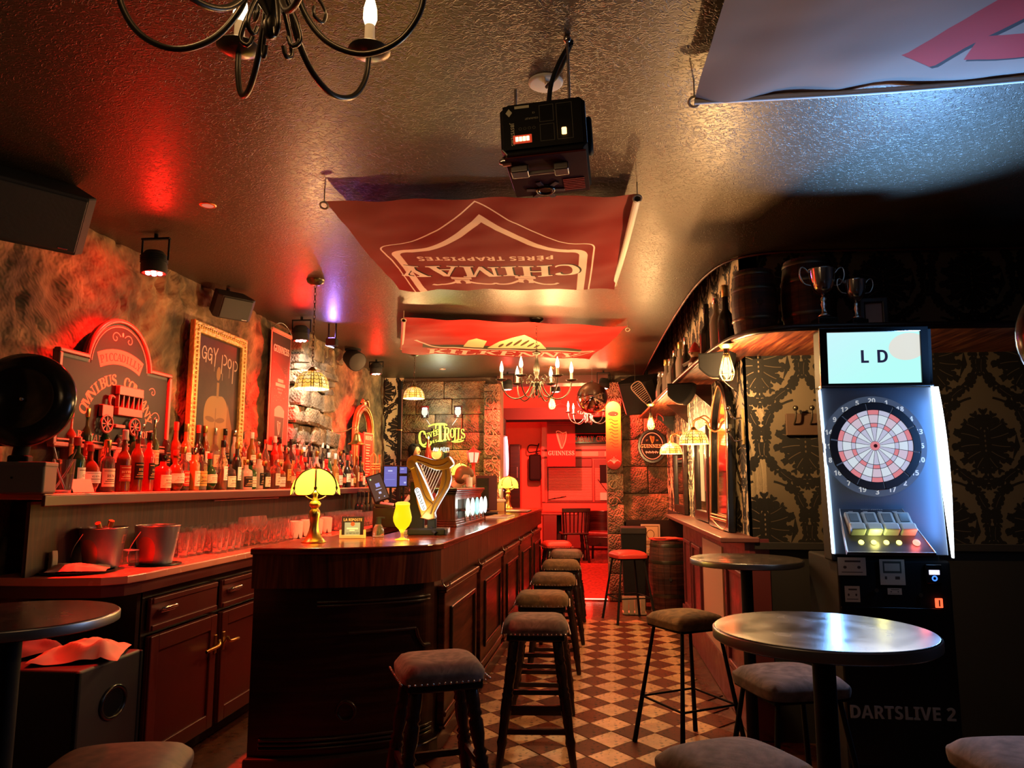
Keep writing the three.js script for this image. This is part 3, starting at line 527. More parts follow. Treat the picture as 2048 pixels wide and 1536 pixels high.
// wired light with a twin bracket that throws violet-white light on the bare stones
{
  const t = thing('wash_light', 'small black twin-post light throwing pale violet light on the bare stones', 'stage light', [-2.42, 2.86, -6.62]);
  part(t, 'housing', [rbox(0.1, 0.07, 0.08, 0.01)], M.black);
  part(t, 'lens_light', [rbox(0.07, 0.01, 0.055, 0.004, -0.02, -0.038, 0, 0, 0, -0.3)], glow([0.75, 0.6, 1], 4));
  part(t, 'post', [bar([-0.035, 0.03, 0], [-0.035, 0.18, 0], 0.008), bar([0.035, 0.03, 0], [0.035, 0.18, 0], 0.008)], M.black);
  part(t, 'upper_lens_light', [rbox(0.06, 0.008, 0.05, 0.003, 0, 0.039, 0)], glow([0.45, 0.25, 1], 3));
  spot(t, lin(1, 0.82, 0.62), LIGHT.violet, [-0.02, -0.06, 0], [-2.95, 2.3, -7.2], 0.8, 0.8, 1); spot(t, lin(0.40, 0.22, 1), LIGHT.violet * 0.05, [0, 0.06, 0], [-2.2, 3.04, -6.3], 1.2, 0.6, 1);
}
// cage bulbs
function cageBulb(label, x, z, yTop, y, s = 1, cord = false) {
  const t = thing('cage_lamp', label, 'pendant lamp', [x, y, z], 0, 'bare bulbs in wire cages');
  const r = 0.046 * s, hh = 0.15 * s;
  part(t, 'lamp_glass', lathe([[0.0001, -0.075], [0.012, -0.07], [0.026, -0.04], [0.03, -0.01], [0.022, 0.03], [0.013, 0.06], [0.0001, 0.062]].map(([a, b]) => [a * s, b * s]), 18), bulbGlass, 'glowing amber bulb');
  part(t, 'lamp_filament', [-1, 0, 1].map((k) => bar([k * 0.008 * s, -0.045 * s, 0], [k * 0.004 * s, 0.03 * s, 0], 0.003 * s, 6)), glow([1, 0.85, 0.55], 14));
  const w = []; for (let k = 0; k < 8; k++) { const a = k * PI / 4, c = Math.cos(a), q = Math.sin(a); w.push(tube([[0.018 * s * c, 0.085 * s, 0.018 * s * q], [0.035 * s * c, 0.02 * s, 0.035 * s * q], [r * c, -0.045 * s, r * q], [0.03 * s * c, -0.085 * s, 0.03 * s * q]], 0.0018 * s, 14, 5)); }
  w.push(torus(r, 0.002 * s, 0, -0.045 * s, 0, PI / 2), torus(0.03 * s, 0.002 * s, 0, -0.085 * s, 0, PI / 2), torus(0.018 * s, 0.002 * s, 0, 0.085 * s, 0, PI / 2));
  part(t, 'wire_cage', w, M.brassDull);
  part(t, 'socket', [lathe([[0.0001, 0.135], [0.008, 0.135], [0.017, 0.12], [0.019, 0.075], [0.015, 0.06]].map(([a, b]) => [a * s, b * s]), 16)], M.iron);
  part(t, 'cord', [bar([0, 0.13 * s, 0], [0, yTop - y, 0], 0.003, 6)], M.black);
  part(t, 'canopy', [lathe([[0.0001, yTop - y - 0.025], [0.03, yTop - y - 0.02], [0.045, yTop - y]], 20)], M.brassDull);
  pointLight(t, lin(1, 0.55, 0.2), LIGHT.cage * s * s, [0, -0.01, 0], 1.2);
}
cageBulb('large wire-cage bulb hanging under the curved shelf beside the damask wallpaper', 0.79, -4.40, 2.355, 2.225, 0.92);
cageBulb('wire-cage bulb above the oval black stout sign', 0.60, -7.7, 2.355, 2.165, 0.8);
cageBulb('wire-cage bulb on a long cord in front of the back room beam', -0.51, -9.5, 3.04, 2.575, 0.9);

// speakers
function boxSpeaker(label, pos, turn, pitch, w, h, d, mount) {
  const t = thing('loudspeaker', label, 'speaker', pos, turn, 'black loudspeakers');
  const b = new THREE.Group(); b.name = 'cabinet'; b.rotation.x = pitch; t.add(b);
  const s = shape([[-w * 0.38, -d / 2], [w * 0.38, -d / 2], [w / 2, d * 0.35], [w * 0.42, d / 2], [-w * 0.42, d / 2], [-w / 2, d * 0.35]]);
  part(b, 'housing', [T(ext(s, h - 0.02, 0.01, 2), 0, h / 2 - 0.01, 0, PI / 2)], M.blackMatte);
  part(b, 'grille', [rbox(w * 0.84, h * 0.9, 0.016, 0.012, 0, 0, d / 2 + 0.012)], std([0.03, 0.03, 0.03], 0.7, 0.2, { bumpMap: clothBump, bumpScale: 0.002 }));
  part(b, 'badge', [rbox(0.045, 0.008, 0.004, 0.002, w * 0.3, -h * 0.4, d / 2 + 0.021)], M.chrome);
  part(t, 'wall_mount', mount, M.black);
  return t;
}
boxSpeaker('big black loudspeaker in the ceiling corner above the stone wall', [-2.70, 2.87, -3.16], 0.95, 0.55, 0.48, 0.30, 0.27, [bar([0, 0.05, -0.1], [0, 0.18, -0.12], 0.02), bar([0, 0.1, -0.1], [-0.05, 0.12, -0.3], 0.02)]);
boxSpeaker('black loudspeaker under the ceiling above the gold picture frame', [-2.74, 2.90, -5.28], 0.95, 0.5, 0.28, 0.18, 0.16, [bar([0, 0.03, -0.05], [0, 0.155, -0.06], 0.014), bar([0, 0.05, -0.05], [-0.03, 0.06, -0.16], 0.014)]);
function roundSpeaker(label, pos, turn, pitch, r, l, mount, group) {
  const t = thing('loudspeaker', label, 'speaker', pos, turn, 'black loudspeakers'); const b = new THREE.Group(); b.name = 'cabinet'; b.rotation.x = pitch; t.add(b);
  part(b, 'housing', [T(lathe([[0.0001, -l / 2], [r * 0.55, -l / 2], [r * 0.75, -l * 0.35], [r, l * 0.2], [r, l / 2], [r * 0.95, l / 2 + 0.004]], 28), 0, 0, 0, PI / 2)], M.blackMatte);
  part(b, 'grille', [T(lathe([[0.0001, l / 2 + 0.018], [r * 0.6, l / 2 + 0.014], [r * 0.94, l / 2 + 0.002]], 28), 0, 0, 0, PI / 2)], std([0.05, 0.045, 0.04], 0.7, 0.3));
  part(b, 'side_knob', [torus(r * 0.35, 0.008, r * 0.92, 0, 0, 0, PI / 2), cyl(r * 0.2, r * 0.2, 0.02, r * 0.93, 0, 0, 16, 0, 0, PI / 2)], M.black);
  part(t, 'wall_mount', mount, M.black);
}
roundSpeaker('round black speaker on a ceiling bracket between the stones and the arched mirror', [-2.66, 2.93, -7.95], 0.9, 0.45, 0.11, 0.22, [bar([0, 0.02, 0], [0, 0.11, 0], 0.02), cyl(0.09, 0.09, 0.02, 0, 0.10, 0, 20)]);
{
  // dark wedge speakers under the shelf
  const wedge = (label, pos, turn, w, h, d) => { const t = thing('loudspeaker', label, 'speaker', pos, turn, 'black loudspeakers'); const s = new THREE.Shape(); s.moveTo(-w / 2, h / 2); s.lineTo(w / 2, h / 2); s.quadraticCurveTo(w / 2, -h * 0.1, w * 0.1, -h / 2); s.quadraticCurveTo(-w * 0.2, -h * 0.55, -w / 2, -h * 0.05); s.closePath(); part(t, 'housing', [T(ext(s, d, 0.012, 2, 18), 0, 0, -d / 2)], M.black); part(t, 'lower_edge', [tube([[w * 0.1, -h / 2 - 0.005, d / 2 - 0.02], [-w * 0.12, -h * 0.49, d / 2 - 0.02], [-w * 0.3, -h * 0.32, d / 2 - 0.02], [-w / 2 - 0.006, -h * 0.05, d / 2 - 0.02]], 0.016, 24, 8)], M.maroonLight); part(t, 'wall_mount', [bar([0, h * 0.3, -d / 2], [0, h * 0.75, -d / 2], 0.014), rbox(0.08, 0.012, 0.08, 0.004, 0, h * 0.75, -d / 2)], M.black); };
  wedge('black wedge speaker under the wall shelf, farther from the caged bulb', [0.75, 2.285, -6.25], -0.35, 0.19, 0.15, 0.13);
  wedge('black wedge speaker under the wall shelf, just behind the large caged bulb', [0.80, 2.29, -4.78], -0.5, 0.18, 0.14, 0.12);
  const t = thing('loudspeaker', 'large black speaker hung in the far ceiling corner above the oval sign', 'speaker', [0.66, 2.70, -9.75], -0.6); const b = new THREE.Group(); b.name = 'cabinet'; b.rotation.x = 0.45; t.add(b);
  part(b, 'housing', [T(ext(shape([[-0.2, -0.14], [0.2, -0.14], [0.25, 0.1], [0.2, 0.16], [-0.2, 0.16], [-0.25, 0.1]]), 0.42, 0.012, 2), 0, 0.21, 0, PI / 2)], M.blackMatte); part(b, 'grille', [rbox(0.4, 0.4, 0.014, 0.01, 0, 0, 0.178)], M.blackMatte);
  part(t, 'wall_mount', [bar([0, 0.1, -0.1], [0, 0.335, -0.12], 0.018)], M.black);
}
// ceiling-hung light-effect box with its switches and displays
{
  const t = thing('light_effect_box', 'black light-effect projector box hanging from the ceiling with glowing orange readouts', 'projector', [-0.150, 0, -2.30]);
  const b = new THREE.Group(); b.name = 'box_body'; b.position.set(0, 2.715, 0); b.rotation.set(-0.06, -0.04, 0.05); t.add(b);
  const s = shape([[-0.135, -0.065], [-0.12, -0.085], [0.125, -0.085], [0.14, -0.07], [0.14, 0.075], [0.125, 0.09], [-0.11, 0.09], [-0.135, 0.07]]);
  part(b, 'housing', [T(ext(s, 0.3, 0.005, 2), 0, 0, -0.31)], M.blackGloss);
  const back = canvasTex(512, 320, (c, w, h) => {
    c.fillStyle = '#0b0b0a'; c.fillRect(0, 0, w, h); c.fillStyle = '#b8b29a'; c.strokeStyle = '#6d6a5e'; c.lineWidth = 2;
    c.save(); c.translate(48, 210); c.rotate(-PI / 2); c.scale(-1, -1); c.font = 'bold 32px sans-serif'; c.textAlign = 'center'; c.fillText('JBSYSTEMS', 0, 0); c.restore();
    c.beginPath(); c.moveTo(40, 20); c.lineTo(62, 50); c.lineTo(40, 80); c.lineTo(18, 50); c.closePath(); c.fill();
    c.fillRect(78, 6, 96, 20); c.font = '16px sans-serif'; c.save(); c.translate(150, 60); c.rotate(PI); c.fillText('CE', -60, 0); c.fillText('COLOUR JET', -80, -40); c.restore();
    for (let i = 0; i < 4; i++) { c.beginPath(); c.arc(110 + i * 30, 175, 9, 0, 7); c.stroke(); }
    c.strokeRect(240, 20, 90, 120); c.strokeRect(240, 160, 90, 120); c.strokeRect(350, 20, 100, 260);
    c.fillStyle = '#050505'; c.fillRect(250, 30, 70, 100); c.fillRect(362, 40, 76, 100);
  });
  part(b, 'back_panel', [plate(0.26, 0.158, 0.002, 0.003, 0.0058)], printMat(back, 0.4), 'printed rear panel with switches');
  part(b, 'readout_display', [rbox(0.062, 0.03, 0.004, 0.002, -0.066, -0.042, 0.006)], glow([0.8, 0.06, 0.02], 0.7));
  for (let i = 0; i < 4; i++) part(b, 'digit_display', [rbox(0.010, 0.016, 0.003, 0.001, -0.084 + i * 0.012, -0.042, 0.0085)], glow([1, 0.35, 0.16], 6));
  part(b, 'switch_light', [rbox(0.016, 0.024, 0.008, 0.003, 0.072, -0.03, 0.008)], glow([1, 0.45, 0.12], 6), 'lit orange rocker switch');
  part(b, 'bottom_cover', [rbox(0.27, 0.006, 0.29, 0.002, 0.003, -0.093, -0.16)], new THREE.MeshPhysicalMaterial({ color: lin(0.07, 0.010, 0.008), roughness: 0.85, specularIntensity: 0.2 }));
  part(b, 'vent_slot', [0, 1, 2, 3, 4, 5, 6].map((i) => box(0.075, 0.003, 0.006, 0.085, -0.097, -0.2 - i * 0.013)), M.redPaint);
  part(b, 'lens_ring', [T(torus(0.028, 0.008, 0, 0, 0, PI / 2), -0.02, -0.098, -0.262), cyl(0.026, 0.026, 0.01, -0.02, -0.096, -0.262, 20)], M.blackGloss);
  part(b, 'petal_vent', [0, 1, 2, 3, 4, 5].map((i) => T(rbox(0.035, 0.004, 0.02, 0.002, 0.052, 0, 0), -0.02, -0.098, -0.262, 0, 0.2 + i * PI / 3.0)), std([0.10, 0.02, 0.016], 0.7));
  part(b, 'side_fan', [T(torus(0.055, 0.010, 0, 0, 0, 0, PI / 2), 0.152, 0, -0.1), T(cyl(0.052, 0.052, 0.016, 0, 0, 0, 20, 0, 0, PI / 2), 0.145, 0, -0.1)], M.black);
  part(b, 'clamp_knob', [T(cyl(0.016, 0.016, 0.03, 0, 0, 0, 14, 0, 0, PI / 2), -0.128, -0.085, -0.05), sph(0.01, -0.146, -0.085, -0.05, 10)], M.chrome);
  part(b, 'bracket', [rbox(0.06, 0.03, 0.05, 0.005, -0.09, -0.105, -0.09), rbox(0.13, 0.012, 0.014, 0.003, -0.01, -0.112, -0.10), rbox(0.05, 0.03, 0.05, 0.005, 0.05, -0.105, -0.1)], std([0.16, 0.14, 0.13], 0.4, 0.8));
  part(t, 'hanger', [bar([0.09, 2.80, -0.02], [0.085, 3.04, -0.02], 0.005), sph(0.014, 0.085, 3.03, -0.02, 10)], M.chrome); part(t, 'hanger', [bar([-0.09, 2.80, -0.02], [-0.09, 2.86, -0.02], 0.005)], M.chrome);
  part(t, 'power_cable', [tube([[0.02, 2.79, -0.02], [0.03, 2.88, -0.03], [0.06, 2.96, -0.03], [0.10, 3.03, -0.03]], 0.008, 20, 8), tube([[0.10, 3.02, -0.03], [0.05, 2.985, -0.15], [0.0, 3.01, -0.28]], 0.007, 16, 8)], M.black);
}
{
  const t = thing('ceiling_rose', 'round white cable rose on the ceiling behind the black projector box', 'ceiling fitting', [-0.155, 3.04, -2.60]);
  part(t, 'plate', lathe([[0.0001, -0.012], [0.055, -0.012], [0.064, -0.006], [0.066, 0]], 32), M.white);
  part(t, 'clip', [rbox(0.014, 0.03, 0.01, 0.002, 0.012, -0.014, 0.02), rbox(0.006, 0.008, 0.05, 0.002, 0, -0.016, 0.04)], M.paper);
}
[['small ceiling downlight with a red glint above the stone wall', -2.05, -3.64], ['small ceiling downlight beyond the folded red banner', -1.95, -9.49]].forEach(([label, x, z]) => {
  const t = thing('downlight', label, 'downlight', [x, 3.04, z]);
  part(t, 'rim', lathe([[0.028, -0.002], [0.034, -0.006], [0.042, -0.004], [0.044, 0]], 24), M.copper); part(t, 'lamp_face', cyl(0.03, 0.03, 0.004, 0, -0.003, 0, 20), glow([1, 0.25, 0.15], 0.6));
});
{
  const t = thing('mirror_sphere', 'shiny mirror sphere hanging in the doorway, reflecting the red room', 'mirror', [0.005, 2.645, -9.6]);
  part(t, 'sphere', sph(0.205, 0, 0, 0, 40), std([0.82, 0.6, 0.6], 0.03, 1)); part(t, 'hook', [torus(0.012, 0.003, 0, 0.215, 0), bar([0, 0.22, 0], [0, 0.395, 0], 0.002)], M.steel);
  part(t, 'cap', cyl(0.02, 0.025, 0.015, 0, 0.205, 0, 14), M.steel);
}

// ================================================================ LEFT WALL: SIGNS, PICTURES
const FONT = { sans: await new FontLoader().loadAsync('fonts/droid/droid_sans_bold.typeface.json'), serif: await new FontLoader().loadAsync('fonts/droid/droid_serif_bold.typeface.json') };
const textGeo = (s, size, depth = 0.006, font = FONT.sans, center = true) => { const g = new TextGeometry(s, { font, size, depth, curveSegments: 4, bevelEnabled: false }); g.computeBoundingBox(); const b = g.boundingBox; if (center) g.translate(-(b.min.x + b.max.x) / 2, -(b.min.y + b.max.y) / 2, 0); return g; };
function arcText(c, str, cx, cy, r, a0, a1, font, below = false) { c.font = font; c.textAlign = 'center'; const n = str.length; for (let i = 0; i < n; i++) { const a = a0 + (a1 - a0) * (n > 1 ? i / (n - 1) : 0.5); c.save(); c.translate(cx + r * Math.sin(a), cy - r * Math.cos(a)); c.rotate(below ? a + PI : a); c.fillText(str[i], 0, 0); c.restore(); } }
function scroll(c, x, y, s, f = 1) { c.beginPath(); c.moveTo(x, y); c.bezierCurveTo(x + f * 30 * s, y - 30 * s, x + f * 60 * s, y + 5 * s, x + f * 40 * s, y + 18 * s); c.bezierCurveTo(x + f * 24 * s, y + 26 * s, x + f * 14 * s, y + 8 * s, x + f * 28 * s, y + 4 * s); c.stroke(); }
{
  // carved omnibus sign: board with an arched head and a wagon in relief
  const t = thing('wooden_sign', 'carved wooden omnibus company sign with an arched top and a relief wagon', 'sign', [-2.86, 2.0, -4.135], PI / 2);
  const s = new THREE.Shape(); s.moveTo(-0.52, -0.24); s.lineTo(0.52, -0.24); s.lineTo(0.52, 0.26); s.lineTo(0.30, 0.26); s.absarc(0, 0.22, 0.30, 0.13, PI - 0.13, false); s.lineTo(-0.52, 0.26); s.closePath();
  part(t, 'board', [ext(s, 0.03, 0.004, 1, 24)], std([0.05, 0.016, 0.013], 0.5, 0, { map: woodTex }));
  const tex = canvasTex(1024, 760, (c, w, h) => {
    c.clearRect(0, 0, w, h); c.fillStyle = '#150605'; c.fillRect(0, 0, w, h);
    const X = (x) => (x + 0.5) * w / 1.0, Y = (y) => (0.50 - y) * h / 0.742;
    c.strokeStyle = '#d88a78'; c.fillStyle = '#e0937f'; c.lineWidth = 5;
    c.beginPath(); c.arc(X(0), Y(0.22), 0.265 * w, PI * 1.03, PI * 1.97); c.stroke();
    c.lineWidth = 5; scroll(c, X(-0.02), Y(0.425), 1.6, -1); scroll(c, X(0.02), Y(0.425), 1.6, 1); c.beginPath(); c.ellipse(X(0), Y(0.44), 8, 14, 0, 0, 7); c.fill();
    c.save(); c.beginPath(); c.arc(X(0), Y(-0.2), 0.545 * w, -PI / 2 - 0.42, -PI / 2 + 0.42); c.arc(X(0), Y(-0.2), 0.455 * w, -PI / 2 + 0.42, -PI / 2 - 0.42, true); c.closePath(); c.fillStyle = '#e0705c'; c.fill(); c.fillStyle = '#7a1a12'; arcText(c, 'PICCADILLY', X(0), Y(-0.2), 0.475 * w, -0.36, 0.36, 'bold 66px serif'); c.restore();
    c.fillStyle = '#e58a62'; arcText(c, 'OMNIBUS', X(0), Y(-0.17), 0.30 * w, -1.15, -0.16, 'bold 92px serif'); arcText(c, 'COMPANY', X(0), Y(-0.17), 0.30 * w, 0.2, 1.2, 'bold 92px serif');
    c.fillStyle = '#e0846c'; c.font = 'bold 58px serif'; c.textAlign = 'left'; c.save(); c.translate(X(-0.34), Y(-0.20)); c.rotate(0.10); c.fillText('RELIABLE', 0, 0); c.restore(); c.save(); c.translate(X(0.02), Y(-0.21)); c.rotate(-0.16); c.fillText('TRANSPORT', 0, 0); c.restore();
    scroll(c, X(0.34), Y(-0.02), 1.9, 1); scroll(c, X(0.3), Y(0.14), 1.4, 1); scroll(c, X(-0.36), Y(0.0), 1.8, -1); scroll(c, X(0.32), Y(-0.2), 1.3, 1); scroll(c, X(-0.36), Y(-0.2), 1.3, -1);
  });
  const f = new THREE.Shape(); f.moveTo(-0.49, -0.21); f.lineTo(0.49, -0.21); f.lineTo(0.49, 0.23); f.lineTo(0.275, 0.23); f.absarc(0, 0.22, 0.27, 0.03, PI - 0.03, false); f.lineTo(-0.49, 0.23); f.closePath();
  const fg = new THREE.ShapeGeometry(f, 24), uv = fg.attributes.uv, fp = fg.attributes.position; for (let i = 0; i < uv.count; i++) uv.setXY(i, fp.getX(i) / 1.0 + 0.5, (fp.getY(i) + 0.242) / 0.742); fg.translate(0, 0, 0.0365);
  part(t, 'painted_face', keepUV(fg), printMat(tex, 0.5), 'painted lettering and scrolls');
  part(t, 'frame_moulding', [rbox(1.06, 0.03, 0.04, 0.008, 0, -0.245, 0.03), rbox(1.02, 0.012, 0.03, 0.004, 0, -0.218, 0.036), rbox(0.03, 0.5, 0.04, 0.008, 0.52, 0, 0.03), rbox(0.03, 0.5, 0.04, 0.008, -0.52, 0, 0.03), rbox(0.24, 0.026, 0.04, 0.008, 0.415, 0.26, 0.03), rbox(0.24, 0.026, 0.04, 0.008, -0.415, 0.26, 0.03), (() => { const p = []; for (let i = 0; i <= 24; i++) { const a = 0.1 + (PI - 0.2) * i / 24; p.push([0.298 * Math.cos(a), 0.22 + 0.298 * Math.sin(a), 0.034]); } return tube(p, 0.015, 48, 8); })()], std([0.2, 0.06, 0.045], 0.4));
  const wg = new THREE.Group(); wg.name = 'relief_wagon'; wg.position.set(0.0, -0.07, 0.04); t.add(wg);
  const cream = std([0.20, 0.08, 0.06], 0.5), dk = std([0.02, 0.008, 0.007], 0.5);
  part(wg, 'wagon_body', [rbox(0.24, 0.055, 0.03, 0.004, 0.08, 0.17, 0.012), rbox(0.24, 0.05, 0.03, 0.004, 0.08, 0.045, 0.012), ...[-0.115, -0.07, -0.02, 0.03, 0.08, 0.115].map((k) => box(0.008, 0.09, 0.024, 0.08 + k, 0.11, 0.012)), rbox(0.1, 0.07, 0.026, 0.004, -0.13, 0.035, 0.012), tube([[-0.07, 0.12, 0.015], [-0.1, 0.125, 0.015], [-0.11, 0.08, 0.015], [-0.09, 0.05, 0.015]], 0.010, 14, 6)], cream);
  part(wg, 'wagon_window', [box(0.235, 0.085, 0.008, 0.08, 0.108, 0.004)], dk);
  for (const [x, y] of [[-0.13, -0.04], [0.135, -0.04]]) part(wg, 'wagon_wheel', [torus(0.05, 0.007, x, y, 0.022), ...[0, 1, 2, 3].map((k) => box(0.095, 0.006, 0.006, x, y, 0.022, 0, 0, k * PI / 4)), T(cyl(0.01, 0.01, 0.012, 0, 0, 0, 12, PI / 2), x, y, 0.022)], cream);
  part(wg, 'wagon_step', [rbox(0.09, 0.02, 0.02, 0.003, 0.0, -0.045, 0.012)], cream);
}
function pictureFrame(w, h, b, d, mat) { const f = (x0, y0) => shape([[-x0, -y0], [x0, -y0], [x0, y0], [-x0, y0]]); const s = f(w / 2, h / 2); s.holes.push(new THREE.Path([V2(-w / 2 + b, -h / 2 + b), V2(-w / 2 + b, h / 2 - b), V2(w / 2 - b, h / 2 - b), V2(w / 2 - b, -h / 2 + b)])); return ext(s, d, 0.008, 2); }
{
  const t = thing('framed_poster', 'gold-framed poster of a bare torso with sprayed white lettering', 'picture', [-2.865, 2.165, -5.36], PI / 2);
  part(t, 'frame', [pictureFrame(0.80, 1.10, 0.065, 0.028, M.gold)], M.gold, 'ornate gold frame');
  { const beads = []; for (let i = 0; i < 34; i++) { for (const s of [-1, 1]) beads.push(sph(0.011, s * 0.367, -0.52 + i * 1.04 / 33, 0.036, 6)); } for (let i = 0; i < 24; i++) for (const s of [-1, 1]) beads.push(sph(0.011, -0.36 + i * 0.72 / 23, s * 0.517, 0.036, 6)); part(t, 'bead_trim', beads, M.gold); }
  const tex = canvasTex(512, 740, (c, w, h) => {
    const g = c.createLinearGradient(0, 0, 0, h); g.addColorStop(0, '#2a1712'); g.addColorStop(0.45, '#4a3327'); g.addColorStop(1, '#2a1c10'); c.fillStyle = g; c.fillRect(0, 0, w, h);
    for (let i = 0; i < 160; i++) { c.fillStyle = `rgba(${pick(['90,60,45', '30,18,12', '120,85,60'])},.10)`; c.beginPath(); c.ellipse(rnd() * w, rnd() * h, rr(20, 90), rr(14, 60), rnd() * 3, 0, 7); c.fill(); }
    c.fillStyle = '#c99a5c'; c.beginPath(); c.moveTo(w * 0.40, h * 0.46); c.bezierCurveTo(w * 0.2, h * 0.48, w * 0.2, h * 0.62, w * 0.26, h * 0.74); c.lineTo(w * 0.28, h); c.lineTo(w * 0.66, h); c.lineTo(w * 0.68, h * 0.74); c.bezierCurveTo(w * 0.80, h * 0.66, w * 0.78, h * 0.48, w * 0.60, h * 0.45); c.closePath(); c.fill();
    c.fillStyle = '#b98b52'; c.beginPath(); c.ellipse(w * 0.50, h * 0.28, w * 0.045, h * 0.055, 0.1, 0, 7); c.fill(); c.fillRect(w * 0.475, h * 0.35, w * 0.05, h * 0.12);
    c.fillStyle = 'rgba(110,72,38,.55)'; c.beginPath(); c.ellipse(w * 0.36, h * 0.64, w * 0.1, h * 0.02, 0.1, 0, 7); c.ellipse(w * 0.58, h * 0.64, w * 0.1, h * 0.02, -0.1, 0, 7); c.fill(); c.fillRect(w * 0.468, h * 0.55, w * 0.014, h * 0.4); c.fillStyle = '#a8783f'; c.beginPath(); c.moveTo(w * 0.74, h * 0.5); c.lineTo(w * 0.86, h * 0.7); c.lineTo(w * 0.83, h); c.lineTo(w * 0.76, h); c.lineTo(w * 0.72, h * 0.66); c.fill();
    c.fillStyle = '#f0d9c8'; c.strokeStyle = '#f0d9c8'; c.lineWidth = 9; c.lineCap = 'round';
    const L = (pts) => { c.beginPath(); pts.forEach(([x, y], i) => i ? c.lineTo(x, y) : c.moveTo(x, y)); c.stroke(); };
    L([[30, 60], [42, 150]]); for (const x of [70, 130]) { c.beginPath(); c.ellipse(x + 20, 110, 22, 34, 0.1, 0.2, 5.8); c.stroke(); L([[x + 22, 112], [x + 42, 112], [x + 40, 160]]); } L([[190, 70], [210, 110], [236, 64]]); L([[212, 110], [206, 170]]);
    L([[290, 95], [286, 200]]); c.beginPath(); c.ellipse(312, 118, 30, 28, 0, -1.6, 1.7); c.stroke(); c.beginPath(); c.ellipse(378, 130, 20, 26, 0, 0, 7); c.stroke(); L([[424, 110], [420, 240]]); c.beginPath(); c.ellipse(446, 134, 28, 28, 0, -1.6, 1.7); c.stroke(); c.lineWidth = 3; L([[300, 200], [300, 240]]); L([[380, 160], [378, 215]]); L([[205, 170], [205, 200]]);
  });
  part(t, 'poster_print', [plate(0.69, 0.99, 0, 0, 0.012)], printMat(tex, 0.3, { color: lin(0.45, 0.42, 0.4) }));
}
// harp emblem drawn for the prints
function harpPath(c, x, y, s, col) { c.save(); c.translate(x, y); c.scale(s, s); c.strokeStyle = col; c.fillStyle = col; c.lineWidth = 9; c.lineJoin = 'round'; c.beginPath(); c.moveTo(-40, -62); c.bezierCurveTo(-52, -80, -20, -84, 0, -66); c.bezierCurveTo(18, -54, 34, -60, 46, -70); c.stroke(); c.beginPath(); c.moveTo(46, -72); c.bezierCurveTo(50, -20, 36, 40, 6, 84); c.stroke(); c.lineWidth = 15; c.beginPath(); c.moveTo(-38, -58); c.quadraticCurveTo(-22, 20, 4, 84); c.stroke(); c.lineWidth = 2.4; for (let i = 0; i < 7; i++) { c.beginPath(); c.moveTo(-20 + i * 9, -66 + i * 3); c.lineTo(-22 + i * 6, -10 + i * 14); c.stroke(); } c.restore(); }
{
  const t = thing('beer_banner', 'tall narrow red stout banner with a harp and pint glass, hung from a wire', 'banner', [-2.855, 2.405, -6.48], PI / 2);
  const tex = canvasTex(360, 850, (c, w, h) => {
    c.fillStyle = '#6e0a08'; c.fillRect(0, 0, w, h); c.fillStyle = '#2b0806'; c.fillRect(0, 0, w, h * 0.11); const g = c.createLinearGradient(0, h * 0.1, 0, h * 0.3); g.addColorStop(0, '#2b0806'); g.addColorStop(1, 'rgba(142,15,12,0)'); c.fillStyle = g; c.fillRect(0, h * 0.1, w, h * 0.22);
    c.fillStyle = '#f4d9d0'; c.font = 'bold 74px serif'; c.textAlign = 'center'; c.fillText('GUINNESS', w / 2, h * 0.165, w * 0.86);
    for (let i = 0; i < 90; i++) { c.fillStyle = 'rgba(255,190,170,.55)'; c.beginPath(); c.arc(rr(0.1, 0.9) * w, rr(0.26, 0.62) * h, rr(1, 4), 0, 7); c.fill(); }
    c.fillStyle = '#e8a493'; c.fillRect(w * 0.36, h * 0.40, w * 0.3, h * 0.03); c.fillRect(w * 0.25, h * 0.44, w * 0.52, h * 0.03); c.fillStyle = '#d88'; c.font = 'bold 20px sans-serif'; c.fillText('BREWED IN', w / 2, h * 0.50); c.fillText('DUBLIN', w / 2, h * 0.53);
    c.fillStyle = '#eb9c92'; c.beginPath(); c.moveTo(w * 0.24, h * 0.68); c.quadraticCurveTo(w * 0.5, h * 0.6, w * 0.77, h * 0.68); c.lineTo(w * 0.77, h * 0.74); c.lineTo(w * 0.24, h * 0.74); c.fill(); c.fillStyle = '#320706'; c.beginPath(); c.moveTo(w * 0.24, h * 0.74); c.lineTo(w * 0.77, h * 0.74); c.lineTo(w * 0.70, h); c.lineTo(w * 0.31, h); c.fill(); c.strokeStyle = '#eb9c92'; c.lineWidth = 4; c.stroke(); harpPath(c, w * 0.5, h * 0.84, 0.62, '#f0c0b0'); c.fillStyle = '#e8a493'; c.fillRect(w * 0.34, h * 0.945, w * 0.32, h * 0.022);
  });
  part(t, 'banner_cloth', [plate(0.40, 1.02, 0, -0.01, 0.008)], printMat(tex, 0.5)); part(t, 'backing', [box(0.43, 1.06, 0.008, 0, -0.01, 0)], std([0.6, 0.3, 0.26], 0.5));
  part(t, 'top_rod', [rbox(0.46, 0.03, 0.025, 0.008, 0, 0.525, 0.006)], M.maroonLight); part(t, 'bottom_rod', [rbox(0.46, 0.05, 0.02, 0.006, 0, -0.545, 0.004)], M.maroonLight);
  part(t, 'wire', [tube([[-0.21, 0.54, 0.01], [-0.12, 0.59, 0.01], [0.0, 0.615, 0.01], [0.12, 0.59, 0.01], [0.21, 0.54, 0.01]], 0.003, 20, 5)], M.steel);
}
